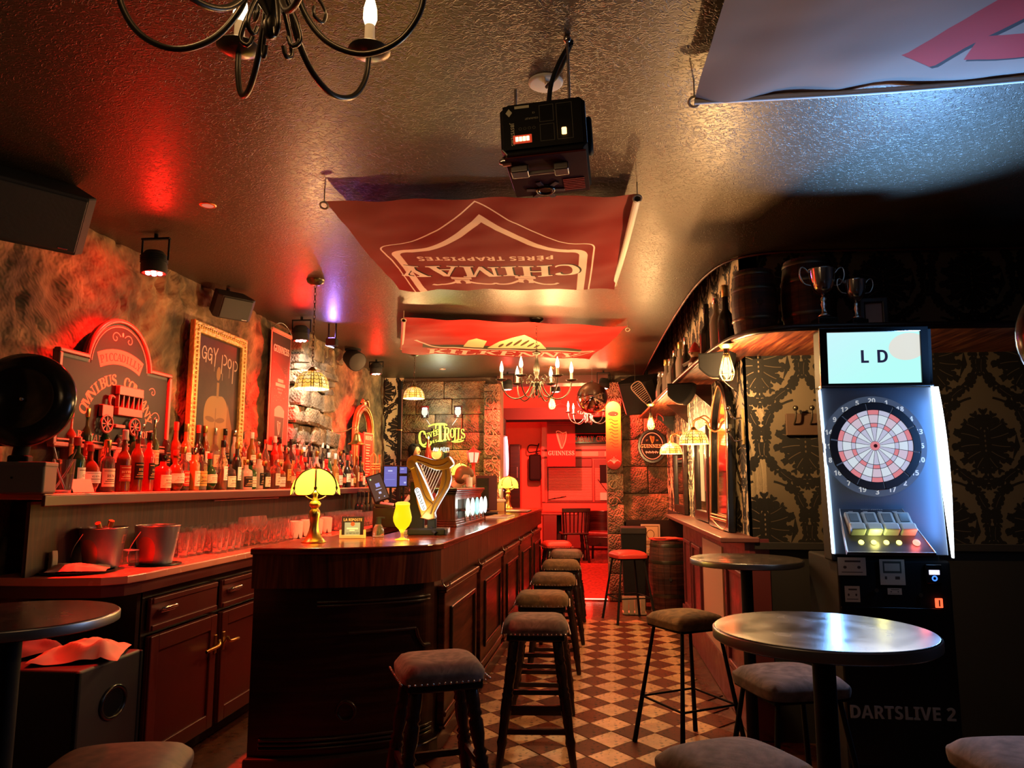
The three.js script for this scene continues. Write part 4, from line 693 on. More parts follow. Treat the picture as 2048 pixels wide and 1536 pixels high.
{
  // brass ship's bell on a wall bracket
  const t = thing('brass_bell', 'brass bell hanging from a curved bracket on the stone wall', 'bell', [-2.62, 1.98, -8.05]);
  part(t, 'bell_body', lathe([[0.0001, 0.125], [0.022, 0.12], [0.035, 0.10], [0.05, 0.05], [0.068, 0.018], [0.10, 0.0], [0.098, -0.006], [0.062, 0.012], [0.044, 0.05], [0.03, 0.09], [0.0001, 0.105]], 32), M.brass);
  part(t, 'crown', [torus(0.016, 0.006, 0, 0.14, 0), sph(0.014, 0, 0.03, 0, 10), bar([0, 0.1, 0], [0, 0.03, 0], 0.004)], M.brassDull);
  part(t, 'bracket_arm', [tube([[-0.28, 0.13, 0.02], [-0.2, 0.135, 0.015], [-0.12, 0.15, 0.005], [-0.04, 0.19, 0], [0, 0.185, 0], [0.004, 0.155, 0]], 0.007, 28, 8), T(cyl(0.03, 0.03, 0.02, 0, 0, 0, 18, 0, 0, PI / 2), -0.29, 0.13, 0.02)], M.brassDull);
}
{
  // arched copper mirror with a red poster behind the glass
  const t = thing('arched_mirror', 'tall arched copper-framed mirror reflecting the red wall beside the bell', 'mirror', [-2.86, 1.60, -8.98], PI / 2);
  const arch = (w, h) => { const s = new THREE.Shape(); s.moveTo(-w, 0); s.lineTo(-w, h - w); s.absarc(0, h - w, w, PI, 0, true); s.lineTo(w, 0); s.closePath(); return s; };
  const o = arch(0.36, 0.92); o.holes.push(new THREE.Path(arch(0.285, 0.845).getPoints(20))); part(t, 'frame', [ext(o, 0.03, 0.01, 2, 24)], M.copper);
  const rim = (w, h, z, r) => { const p = arch(w, h).getPoints(24).map((q) => V(q.x, q.y, z)); return tube(p, r, 90, 6); }; part(t, 'frame_bead', [rim(0.33, 0.89, 0.046, 0.012), rim(0.295, 0.855, 0.042, 0.008)], M.copper);
  part(t, 'mirror_glass', [T(new THREE.ShapeGeometry(arch(0.30, 0.86), 20), 0, 0, 0.012)], M.mirror);
  part(t, 'crest', [sph(0.05, 0, 0.95, 0.03, 12, 1.4, 0.8, 0.4), tube([[-0.16, 0.92, 0.03], [-0.1, 0.98, 0.035], [-0.03, 0.97, 0.03]], 0.014, 14, 6), tube([[0.16, 0.92, 0.03], [0.1, 0.98, 0.035], [0.03, 0.97, 0.03]], 0.014, 14, 6)], M.copper);
}
{
  const t = thing('price_board', 'red lettered menu poster standing in front of the arched mirror', 'poster', [-2.80, 1.86, -9.06], PI / 2 - 0.12);
  const tex = canvasTex(200, 480, (c, w, h) => { c.fillStyle = '#b8261a'; c.fillRect(0, 0, w, h); c.strokeStyle = '#f3b8a0'; c.lineWidth = 7; c.strokeRect(4, 4, w - 8, h - 8); c.fillStyle = '#ffd8c4'; c.font = 'bold 54px sans-serif'; c.textAlign = 'center'; c.fillText('BEERS', w / 2, 66, w * 0.8); for (let i = 0; i < 13; i++) { c.fillRect(30 + rnd() * 20, 110 + i * 26, rr(60, 130), rr(6, 13)); } });
  part(t, 'poster_print', [plate(0.27, 0.62, 0, 0, 0.009)], printMat(tex, 0.5)); part(t, 'backing', [box(0.28, 0.63, 0.014)], M.redPaint);
}
{
  const t = thing('trumpet', 'brass trumpet standing upright on the shelf beside the arched mirror', 'trumpet', [-2.74, 1.50, -9.0], 0.5);
  part(t, 'bell_flare', [lathe([[0.055, 0.0], [0.035, 0.02], [0.02, 0.06], [0.012, 0.14], [0.009, 0.26]], 22)], M.copper);
  part(t, 'tubing', [tube([[0, 0.25, 0], [0, 0.38, 0], [0.03, 0.42, 0], [0.06, 0.38, 0], [0.06, 0.16, 0], [0.085, 0.12, 0], [0.11, 0.16, 0], [0.11, 0.34, 0]], 0.009, 60, 8)], M.copper);
  part(t, 'valve', [0, 1, 2].map((i) => T(cyl(0.012, 0.012, 0.11, 0, 0, 0, 12, 0, 0, PI / 2), 0.06, 0.22 + i * 0.03, 0.0)), M.copper); part(t, 'mouthpiece', [lathe([[0.006, 0.34], [0.008, 0.37], [0.014, 0.39], [0.015, 0.4]], 14, 0.11, 0, 0)], M.copper);
}

// ================================================================ BACK BAR STOCK
const bottleGlass = { clear: M.glass, amber: std([0.13, 0.032, 0.008], 0.1), green: std([0.012, 0.06, 0.018], 0.1), dark: std([0.02, 0.015, 0.012], 0.1), red: std([0.22, 0.014, 0.01], 0.12), gold: std([0.22, 0.11, 0.022], 0.12), pale: std([0.34, 0.29, 0.25], 0.14), blue: std([0.12, 0.12, 0.4], 0.12) };
const caps = { black: M.blackGloss, red: M.redPaint, gold: M.brass, white: M.white, silver: M.chrome };
const labelTex = ['#e8dcc4', '#efe9df', '#c8a25a', '#1c1a1a', '#d9b48c', '#b33226'].map((bg, k) => canvasTex(128, 128, (c, w, h) => { c.fillStyle = bg; c.fillRect(0, 0, w, h); c.fillStyle = k === 3 ? '#c9b27a' : k === 5 ? '#f2d9b0' : '#4a2018'; c.font = 'bold 26px serif'; c.textAlign = 'center'; c.fillRect(14, 16, 100, 4); c.fillRect(14, 106, 100, 4); c.fillText(['RUM', 'GIN', 'MALT', 'RYE', 'PORT', 'BITTER'][k], 64, 62); c.fillRect(34, 76, 60, 5); c.fillRect(24, 88, 80, 5); }));
const labelMats = labelTex.map((t) => printMat(t, 0.7));
const labelName = ['cream', 'white', 'tan', 'black', 'buff', 'red'];
const shapesB = {
  wine: { p: [[0.0001, 0], [0.037, 0], [0.0385, 0.006], [0.0385, 0.18], [0.034, 0.205], [0.016, 0.235], [0.0145, 0.30], [0.0165, 0.302], [0.0165, 0.31], [0.0001, 0.31]], r: 0.039, lab: [0.06, 0.15], top: 0.305, cr: 0.0165, ch: 0.05, say: 'slender wine-shaped' },
  whisky: { p: [[0.0001, 0], [0.041, 0], [0.043, 0.008], [0.043, 0.16], [0.038, 0.185], [0.017, 0.205], [0.015, 0.255], [0.0001, 0.255]], r: 0.0435, lab: [0.03, 0.13], top: 0.25, cr: 0.019, ch: 0.04, say: 'straight-shouldered' },
  tall: { p: [[0.0001, 0], [0.033, 0], [0.035, 0.008], [0.036, 0.2], [0.030, 0.23], [0.015, 0.26], [0.014, 0.32], [0.0001, 0.32]], r: 0.0365, lab: [0.07, 0.17], top: 0.315, cr: 0.0175, ch: 0.045, say: 'tall narrow' },
  round: { p: [[0.0001, 0], [0.032, 0], [0.048, 0.03], [0.055, 0.08], [0.05, 0.13], [0.03, 0.16], [0.015, 0.175], [0.014, 0.23], [0.0001, 0.23]], r: 0.0555, lab: [0.05, 0.11], top: 0.225, cr: 0.018, ch: 0.035, say: 'round-bellied' },
  squat: { p: [[0.0001, 0], [0.05, 0], [0.052, 0.006], [0.052, 0.12], [0.047, 0.145], [0.02, 0.16], [0.018, 0.20], [0.0001, 0.20]], r: 0.0525, lab: [0.02, 0.10], top: 0.195, cr: 0.021, ch: 0.035, say: 'squat broad' },
  cone: { p: [[0.0001, 0], [0.05, 0], [0.052, 0.006], [0.045, 0.1], [0.03, 0.18], [0.015, 0.23], [0.013, 0.29], [0.0001, 0.29]], r: 0.0525, lab: null, top: 0.285, cr: 0.016, ch: 0.03, say: 'cone-shaped' },
};
const geoCache = {};
const ord = ['first', 'second', 'third', 'fourth', 'fifth', 'sixth', 'seventh', 'eighth', 'ninth', 'tenth', 'eleventh', 'twelfth', 'thirteenth', 'fourteenth', 'fifteenth', 'sixteenth', 'seventeenth', 'eighteenth', 'nineteenth', 'twentieth'];
const nth = (i) => i < 20 ? ord[i] : ['twenty', 'thirty', 'forty', 'fifty'][Math.floor(i / 10) - 2] + (i % 10 ? '-' + ord[i % 10] : '').replace(/^$/, '') + (i % 10 ? '' : 'th');
function bottle(kind, glass, lab, cap, pos, label) {
  const s = shapesB[kind], t = thing('bottle', label, 'bottle', pos, rr(-0.4, 0.4) + PI / 2, 'bottles on the back bar shelf');
  const k = geoCache[kind] ??= { body: lathe(s.p, 22), cap: lathe([[0.0001, s.top + s.ch], [s.cr * 0.9, s.top + s.ch], [s.cr, s.top + s.ch - 0.004], [s.cr * 1.02, s.top - s.ch * 0.15], [0.0001, s.top - s.ch * 0.15]], 16), lab: s.lab && keepUV(T(new THREE.CylinderGeometry(s.r + 0.0012, s.r + 0.0012, s.lab[1] - s.lab[0], 18, 1, true, -1.1, 2.2), 0, (s.lab[0] + s.lab[1]) / 2, 0)) };
  const add = (n, g, m) => { const o = new THREE.Mesh(k[n + 'P'] ??= merged(g), m); o.name = n === 'lab' ? 'label' : n === 'body' ? 'bottle_glass' : 'cap'; t.add(o); };
  add('body', k.body, bottleGlass[glass]); add('cap', k.cap, caps[cap]); if (k.lab && lab >= 0) add('lab', k.lab, labelMats[lab]);
  if (glass === 'clear') { const liq = k.liq ??= merged(lathe([[0.0001, 0.004], ...s.p.filter(([r, y]) => r > 0.001 && y < s.top * 0.62).map(([r, y]) => [r * 0.93, Math.max(y, 0.005)]), [0.0001, s.top * 0.55]], 18)); const o = new THREE.Mesh(liq, pick([bottleGlass.amber, bottleGlass.gold, bottleGlass.pale])); o.name = 'liquid'; t.add(o); }
  return t;
}
{
  const kinds = ['wine', 'whisky', 'tall', 'round', 'squat', 'whisky', 'tall'], gl = ['amber', 'dark', 'red', 'clear', 'dark', 'amber', 'clear', 'green', 'dark', 'clear', 'gold', 'pale'];
  let z = -3.62, i = 0;
  while (z > -8.6) { // front row
    if (z < -4.12 && z > -4.2) { z -= 0.02; }
    const k = pick(kinds), g = pick(gl), l = pick([0, 1, 2, 3, 4, 5, 0, 1]), c = pick(['black', 'red', 'gold', 'black', 'white', 'silver']);
    bottle(k, g, l, c, [-2.685 + rr(-0.02, 0.015), 1.5, z], `${shapesB[k].say} ${g} bottle with ${labelName[l]} label, ${nth(i)} along the shelf front from the buckets`);
    z -= rr(0.10, 0.135) + (k === 'squat' || k === 'round' ? 0.015 : 0); i++;
  }
  z = -3.75; i = 0;
  while (z > -8.6) { // raised back row
    const k = pick(['wine', 'tall', 'whisky', 'tall', 'cone', 'wine']), g = pick(gl), l = pick([0, 1, 2, 3, 4, 5]), c = pick(['black', 'red', 'gold', 'black', 'white', 'silver']);
    if (k !== 'cone') bottle(k, g, l, c, [-2.835 + rr(-0.012, 0.012), 1.61, z], `${shapesB[k].say} ${g} bottle with ${labelName[l]} label, ${nth(i)} on the raised back step`);
    else bottle(k, 'clear', -1, c, [-2.835, 1.61, z], `${shapesB[k].say} clear bottle without label, ${nth(i)} on the raised back step`);
    z -= rr(0.115, 0.16); i++;
  }
}
// glasses crowded on the back counter
function glassThing(kind, label, pos, group) {
  const t = thing(kind === 'stem' ? 'wine_glass' : kind === 'mug' ? 'glass_mug' : 'tumbler', label, 'glass', pos, rnd() * 6, group); const P = geoCache['g' + kind] ??= (() => {
    if (kind === 'stem') return { bowl: lathe([[0.0001, 0.104], [0.006, 0.105], [0.026, 0.12], [0.036, 0.15], [0.036, 0.18], [0.031, 0.215], [0.0295, 0.215], [0.0343, 0.18], [0.0343, 0.15], [0.0245, 0.1225], [0.0001, 0.109]], 24), stem: lathe([[0.034, 0.0], [0.033, 0.003], [0.006, 0.008], [0.004, 0.03], [0.004, 0.105]], 18) };
    const H = kind === 'pint' ? 0.165 : kind === 'short' ? 0.1 : 0.14, r0 = kind === 'short' ? 0.034 : 0.03, r1 = kind === 'pint' ? 0.042 : 0.037;
    return { bowl: lathe([[0.0001, 0.0], [r0 - 0.002, 0.0], [r0, 0.003], [r1, H - 0.001], [r1 - 0.0008, H], [r1 - 0.002, H - 0.001], [r0 - 0.0025, 0.013], [0.0001, 0.010]], 24) };
  })();
  for (const [n, g] of Object.entries(P)) { const o = new THREE.Mesh(g.attributes.uv && g.userData.done ? g : (P[n] = (() => { const q = merged(g); q.userData.done = true; return q; })()), M.glass); o.name = n; t.add(o); }
}
const glassEdge = new THREE.MeshPhysicalMaterial({ color: 0xffffff, roughness: 0.08, transmission: 0.5, thickness: 0, ior: 1.5 });
{
  const rows = [-2.41, -2.495, -2.575, -2.655];
  rows.forEach((x, r) => {
    let z = [-4.62, -4.36, -4.26, -4.22][r], cnt = 0;
    while (z > -8.3) {
      if (r < 2 && z < -5.86 && z > -6.85) { z -= 0.09; continue; } // room for the frosted cups
      const kind = r === 0 ? (z > -5.3 && z < -4.9 ? 'stem' : pick(['tumbler', 'short', 'tumbler'])) : r === 3 ? 'pint' : pick(['tumbler', 'tumbler', 'pint']);
      glassThing(kind, `${{ stem: 'stemmed glass', tumbler: 'clear tumbler', short: 'short clear glass', pint: 'tall pint glass' }[kind]} in the ${['front', 'second', 'third', 'rear'][r]} row on the back counter, ${nth(cnt++)} from the buckets`, [x + rr(-0.008, 0.008), 1.1, z], { stem: 'stemmed glasses on the back counter', tumbler: 'tumblers on the back counter', short: 'short glasses on the back counter', pint: 'pint glasses on the back counter' }[kind]);
      z -= kind === 'short' ? 0.082 : rr(0.088, 0.098);
    }
  });
  const cupTex = canvasTex(256, 128, (c, w, h) => { c.fillStyle = '#f0dcd4'; c.fillRect(0, 0, w, h); c.fillStyle = '#3a1a18'; for (let i = 0; i < 4; i++) { c.beginPath(); c.moveTo(i * 64 + 6, 126); c.lineTo(i * 64 + 32, 88); c.lineTo(i * 64 + 58, 126); c.fill(); c.beginPath(); c.ellipse(i * 64 + 32, 40, 10, 4, 0.3, 0, 7); c.fill(); } });
  const cm = printMat(cupTex, 0.3);
  for (let i = 0; i < 8; i++) { const t = thing('cup', `frosted cup with dark triangles, ${nth(i)} from the near end of the cup row`, 'cup', [-2.42 - (i & 1) * 0.05, 1.1, -5.94 - i * 0.115], i, 'frosted patterned cups'); part(t, 'cup_body', keepUV(lathe([[0.0001, 0.0], [0.042, 0], [0.046, 0.01], [0.05, 0.08], [0.052, 0.135], [0.049, 0.135], [0.046, 0.08], [0.04, 0.012], [0.0001, 0.01]], 26)), cm); part(t, 'rim', [torus(0.0505, 0.002, 0, 0.135, 0, PI / 2)], glassEdge); }
}
// two metal ice buckets
{
  const tex = canvasTex(512, 256, (c, w, h) => { c.fillStyle = '#8f8d96'; c.fillRect(0, 0, w, h); for (const x of [70, 330]) { c.fillStyle = '#b86a66'; c.beginPath(); c.ellipse(x + 64, 96, 46, 62, 0.3, 0, 7); c.fill(); c.fillStyle = '#54505a'; c.font = 'bold 38px sans-serif'; c.fillText('BELGIUM', x, 214); c.strokeStyle = '#d8b0a8'; c.lineWidth = 5; c.strokeRect(x - 40, 26, 26, 24); } });
  const m = new THREE.MeshStandardMaterial({ map: tex, roughness: 0.38, metalness: 0.75 });
  [['metal ice bucket on a black tray, nearer the tangled red cloth', -2.60, -3.76], ['metal ice bucket standing between the other bucket and the crowd of glasses', -2.43, -3.98]].forEach(([label, x, z], i) => {
    const t = thing('ice_bucket', label, 'bucket', [x, 1.108, z], 1.25 + i * 0.1, 'ice buckets'); part(t, 'bucket_wall', keepUV(T(lathe([[0.083, 0.0], [0.087, 0.01], [0.118, 0.205]], 36), 0, 0, 0)), m); part(t, 'inside', lathe([[0.0001, 0.006], [0.081, 0.006], [0.113, 0.2]], 30), M.steel); part(t, 'rim', torus(0.117, 0.004, 0, 0.206, 0, PI / 2, 0, 0, 40), M.chrome);
    part(t, 'handle', [tube([[-0.117, 0.18, 0], [-0.13, 0.1, 0.05], [-0.118, 0.03, 0.08], [-0.08, 0.005, 0.1]].map(([a, b, c]) => [a, b, -c]), 0.0035, 18, 6)], M.chrome); if (!i) part(t, 'bottle_neck', [cyl(0.015, 0.015, 0.06, 0.02, 0.215, 0.02, 14, 0.4), cyl(0.014, 0.014, 0.06, -0.05, 0.21, 0.03, 14, 0.3, 0, 0.6)], M.brassDull);
  });
  const tr = thing('serving_tray', 'round black serving tray under a crumpled red cloth', 'tray', [-2.62, 1.1, -3.60]); part(tr, 'tray', lathe([[0.0001, 0.002], [0.17, 0.002], [0.185, 0.014], [0.188, 0.013], [0.172, 0], [0.0001, 0]], 40), M.blackGloss);
  const tr2 = thing('drip_tray', 'small black drip tray beneath the second ice bucket', 'tray', [-2.43, 1.1, -3.98]); part(tr2, 'tray', lathe([[0.0001, 0.006], [0.125, 0.006], [0.135, 0.008], [0.135, 0], [0.0001, 0]], 36), M.blackGloss);
}
function crumple(w, d, h, s, n = 26) { const g = new THREE.PlaneGeometry(w, d, n, n); g.rotateX(-PI / 2); const p = g.attributes.position; for (let i = 0; i < p.count; i++) { const x = p.getX(i), z = p.getZ(i), e = 1 - Math.pow(Math.max(Math.abs(x) / (w / 2), Math.abs(z) / (d / 2)), 3); const f = 0.5 * Math.pow(1 - Math.abs(fbm(x * 7 + s, z * 5, s, 2)) * 1.6, 2) * (0.6 + fbm(x * 3, z * 3, s, 1)); p.setXYZ(i, x * (1 + 0.12 * fbm(z * 8, s, 1, 2)), Math.max(0.002, h * (0.25 + 1.7 * f) * (0.25 + 0.75 * e)), z * (1 + 0.12 * fbm(x * 8, s, 4, 2))); } g.computeVertexNormals(); return g; }
{ const t = thing('cloth', 'crumpled red-lit cloth lying on the round tray', 'cloth', [-2.585, 1.112, -3.56], 0.5); part(t, 'fabric', crumple(0.27, 0.2, 0.05, 3), std([0.6, 0.3, 0.24], 0.8, 0, { side: THREE.DoubleSide })); }
[[-2.78, -3.50, 0.3, 'slim'], [-2.70, -3.53, -0.5, 'wide']].forEach(([x, z, a, k]) => { const t = thing('bottle_opener', `pale plastic ${k} bottle stopper with a dark pin, propped behind the tray`, 'bottle stopper', [x, 1.1, z], a); const s = new THREE.Shape(); s.moveTo(-0.03, 0); s.lineTo(0.02, 0); s.quadraticCurveTo(0.05, 0.06, 0.03, 0.11); s.quadraticCurveTo(0.0, 0.095, -0.02, 0.11); s.quadraticCurveTo(-0.045, 0.1, -0.03, 0); part(t, 'body', [ext(s, 0.02, 0.004, 2)], M.beige); part(t, 'pin', [T(cyl(0.006, 0.006, 0.034, 0, 0, 0, 10, PI / 2), 0.0, 0.07, 0.01)], M.black); });
{ const t = thing('clear_box', 'small clear acrylic box between the two ice buckets', 'box', [-2.50, 1.1, -3.845], 0.3); part(t, 'walls', [box(0.08, 0.09, 0.003, 0, 0.046, 0.03), box(0.08, 0.09, 0.003, 0, 0.046, -0.03), box(0.003, 0.09, 0.06, 0.04, 0.046, 0), box(0.003, 0.09, 0.06, -0.04, 0.046, 0)], M.glass); part(t, 'base', [box(0.08, 0.004, 0.06, 0, 0.002, 0)], glassEdge); part(t, 'rim', [torus(0.045, 0.003, 0, 0.09, 0, PI / 2, 0, 0, 4)], glassEdge); }
{ // things at the near end of the shelf
  const t = thing('cold_water_glass', 'wide clear glass tumbler with bar tools at the near end of the shelf', 'glass', [-2.66, 1.5, -3.50]); part(t, 'bowl', lathe([[0.0001, 0.004], [0.04, 0.004], [0.042, 0.02], [0.052, 0.17]], 24), M.glass); part(t, 'base', lathe([[0.0001, 0.0], [0.039, 0], [0.04, 0.016], [0.0001, 0.017]], 20), glassEdge); part(t, 'bar_spoon', [bar([0.01, 0.02, 0], [-0.04, 0.23, 0.03], 0.004), bar([-0.02, 0.02, 0.01], [0.045, 0.22, -0.02], 0.004)], M.chrome);
  const n = thing('paper_tent', 'folded white paper tent on the shelf edge beside the bar tools', 'card', [-2.64, 1.5, -3.60], 1.3); part(n, 'paper', [T(box(0.12, 0.075, 0.002), 0, 0.036, 0.018, -0.45), T(box(0.12, 0.075, 0.002), 0, 0.036, -0.018, 0.45)].map((g) => g), M.paper);
}
// black dish lamp head on its grey box, at the near end of the shelf
{
  const t = thing('dish_lamp', 'big round black dish lamp on a neck above the shelf end', 'lamp', [-2.665, 1.94, -3.2], 0.35);
  part(t, 'dish', [T(lathe([[0.0001, 0.01], [0.05, 0.012], [0.11, 0.03], [0.135, 0.05], [0.15, 0.055], [0.19, 0.045], [0.222, 0.01], [0.226, -0.01], [0.215, -0.03], [0.15, -0.06], [0.0001, -0.08]], 56), 0, 0, 0, PI / 2 - 0.08)], M.blackGloss);
  part(t, 'hub', [T(sph(0.012, 0, 0, 0, 12), 0, 0.0, 0.02)], M.chrome);
  part(t, 'neck', [bar([0, -0.18, -0.05], [-0.02, -0.30, -0.06], 0.035, 16), rbox(0.09, 0.05, 0.07, 0.012, -0.01, -0.285, -0.05), T(cyl(0.02, 0.02, 0.14, 0, 0, 0, 14, 0, 0, PI / 2), -0.10, -0.20, -0.02)], M.black);
  const b = thing('instrument_box', 'dark grey metal box under the black dish lamp', 'box', [-2.71, 1.5, -3.27], 0.35); part(b, 'case', [rbox(0.27, 0.145, 0.17, 0.012, 0, 0.0725, 0)], std([0.10, 0.085, 0.07], 0.6)); part(b, 'lid', [rbox(0.275, 0.022, 0.176, 0.006, 0, 0.138, 0)], std([0.11, 0.095, 0.08], 0.6)); part(b, 'screw', [T(cyl(0.005, 0.005, 0.004, 0, 0, 0, 10, PI / 2), 0.0, 0.075, 0.086)], M.black);
}
// speaker box with laundry at the foot of the counter
{
  const t = thing('bass_speaker', 'black bass speaker box with an oval port in front of the back counter', 'speaker', [-2.40, 0, -3.10]); part(t, 'cabinet', [rbox(0.68, 0.80, 0.42, 0.015, 0, 0.40, 0)], std([0.022, 0.016, 0.016], 0.55)); part(t, 'port', [T(torus(0.075, 0.010, 0, 0, 0, 0, PI / 2).scale(1, 0.85, 1.1), 0.342, 0.62, -0.02), T(cyl(0.072, 0.072, 0.01, 0, 0, 0, 24, 0, 0, PI / 2).scale(1, 0.85, 1.1), 0.337, 0.62, -0.02)], M.blackGloss, 'oval port'); for (const s of [-1, 1]) part(t, 'corner_guard', rbox(0.02, 0.79, 0.02, 0.006, 0.335, 0.40, s * 0.205), M.black);
  const c1 = thing('shirt', 'crumpled beige shirt lying on top of the black bass speaker', 'shirt', [-2.22, 0.80, -3.12], 0.4); part(c1, 'fabric', crumple(0.34, 0.3, 0.10, 8), std([0.5, 0.42, 0.28], 0.85, 0, { side: THREE.DoubleSide }));
  const c2 = thing('bag', 'dark crumpled bag beside the beige shirt on the bass speaker', 'bag', [-2.53, 0.80, -3.12], 0.9); part(c2, 'fabric', crumple(0.34, 0.3, 0.11, 15), std([0.12, 0.09, 0.08], 0.8, 0, { side: THREE.DoubleSide }));
}

// ================================================================ ON THE BAR TOP
const petalGlass = new THREE.MeshPhysicalMaterial({ color: lin(0.62, 0.66, 0.06), roughness: 0.95, transmission: 0.45, thickness: 0, emissive: lin(0.62, 0.66, 0.015), emissiveIntensity: 0.42, side: THREE.DoubleSide });
function makeTableLamp() {
  const t = thing('table_lamp', '', 'table lamp', [0, 0, 0], 0, 'table lamps with yellow petal shades');
  part(t, 'lamp_base', lathe([[0.0001, 0], [0.072, 0], [0.072, 0.006], [0.062, 0.014], [0.045, 0.035], [0.031, 0.07], [0.025, 0.105], [0.029, 0.14], [0.034, 0.165], [0.03, 0.185], [0.022, 0.195], [0.022, 0.205], [0.033, 0.215], [0.035, 0.228], [0.027, 0.24], [0.016, 0.247], [0.013, 0.27], [0.018, 0.285], [0.018, 0.30], [0.0001, 0.305]], 36), M.brass);
  part(t, 'shade_holder', [...[0, 1, 2].map((k) => { const a = k * 2.094 + 0.4; return tube([[0.014 * Math.cos(a), 0.25, 0.014 * Math.sin(a)], [0.05 * Math.cos(a), 0.262, 0.05 * Math.sin(a)], [0.09 * Math.cos(a), 0.29, 0.09 * Math.sin(a)]], 0.0035, 12, 6); }), lathe([[0.0001, 0.452], [0.012, 0.45], [0.03, 0.438], [0.034, 0.43]], 20), sph(0.008, 0, 0.458, 0, 10)], M.brass);
  const N = 6, sh = (u, v) => { const R = 0.03 + 0.108 * Math.sin(v * PI * 0.5) * (1 - 0.0 * v), a = u * PI / N; const dip = v * (1 - 0.17 * Math.pow(Math.abs(u), 5)); const y = 0.434 - 0.155 * (0.28 * dip + 0.72 * dip * dip); const bulge = 1 + 0.05 * (1 - u * u) * v; return [R * bulge * Math.cos(a), y, R * bulge * Math.sin(a)]; };
  for (let k = 0; k < N; k++) {
    const g = new THREE.PlaneGeometry(1, 1, 12, 12), p = g.attributes.position; for (let i = 0; i < p.count; i++) { const [x, y, z] = sh((p.getX(i) * 2) * 0.97, 0.5 - p.getY(i)); p.setXYZ(i, x, y, z); } g.computeVertexNormals();
    const q = part(t, 'lamp_shade_petal', T(g, 0, 0, 0, 0, k * PI / 3), petalGlass);
    const rim = []; for (let i = 0; i <= 12; i++) rim.push(sh(-1 + i / 6, 1)); part(q, 'seam', [T(tube([0, 0.2, 0.4, 0.6, 0.8, 1].map((v) => sh(1, v)), 0.006, 16, 6), 0, 0, 0, 0, k * PI / 3), T(tube(rim, 0.0024, 24, 6), 0, 0, 0, 0, k * PI / 3), T(sph(0.011, ...sh(1, 1.0), 10), 0, 0, 0, 0, k * PI / 3)], M.iron);
  }
  part(t, 'lamp_bulb', sph(0.024, 0, 0.335, 0, 14), bulbMat);
  pointLight(t, lin(1, 0.78, 0.35), LIGHT.tableLamp, [0, 0.335, 0], 1.2);
  return t;
}
const lamp0 = makeTableLamp();
[[-1.655, 1.2, -4.33, PI / 3 * 0 + 0.36, 'nearest brass table lamp with a yellow-green petal shade on the rounded bar end'], [-1.16, 1.2, -10.2, 0.5, 'small distant table lamp with yellow petals on the far bar end'], [-1.79, 1.375, -9.98, 0.3, 'yellow petal table lamp glowing behind the harp sign and the bent person']].forEach(([x, y, z, a, label], i) => { const o = i ? copyOf(lamp0, [x, y, z], a, label) : lamp0; if (!i) { o.position.set(x, y, z); o.rotation.y = a; o.userData.label = label; } });
{
  const t = thing('beer_glass_lamp', 'tulip beer glass glowing bright yellow on the bar top', 'lamp', [-1.185, 1.2, -4.585]);
  part(t, 'glass_foot', lathe([[0.0001, 0.0], [0.044, 0], [0.044, 0.004], [0.02, 0.01], [0.010, 0.018], [0.009, 0.04], [0.014, 0.052], [0.02, 0.06]], 30), new THREE.MeshPhysicalMaterial({ color: lin(1, 0.75, 0.35), roughness: 0.06, transmission: 0.8, thickness: 0, emissive: lin(1, 0.6, 0.02), emissiveIntensity: 0.12 }));
  part(t, 'beer_light', lathe([[0.0001, 0.06], [0.02, 0.062], [0.042, 0.085], [0.056, 0.115], [0.058, 0.14], [0.05, 0.175], [0.044, 0.2], [0.0445, 0.214], [0.0001, 0.216]], 36), glow([0.95, 0.66, 0.004], 1.25, 0x332200));
  part(t, 'foam_lamp', lathe([[0.0001, 0.236], [0.03, 0.234], [0.044, 0.227], [0.046, 0.216], [0.0001, 0.2155]], 30), glow([1, 0.72, 0.06], 1.2, 0x665522));
  pointLight(t, lin(1, 0.62, 0.05), LIGHT.beer, [0, 0.13, 0], 1.5);
}
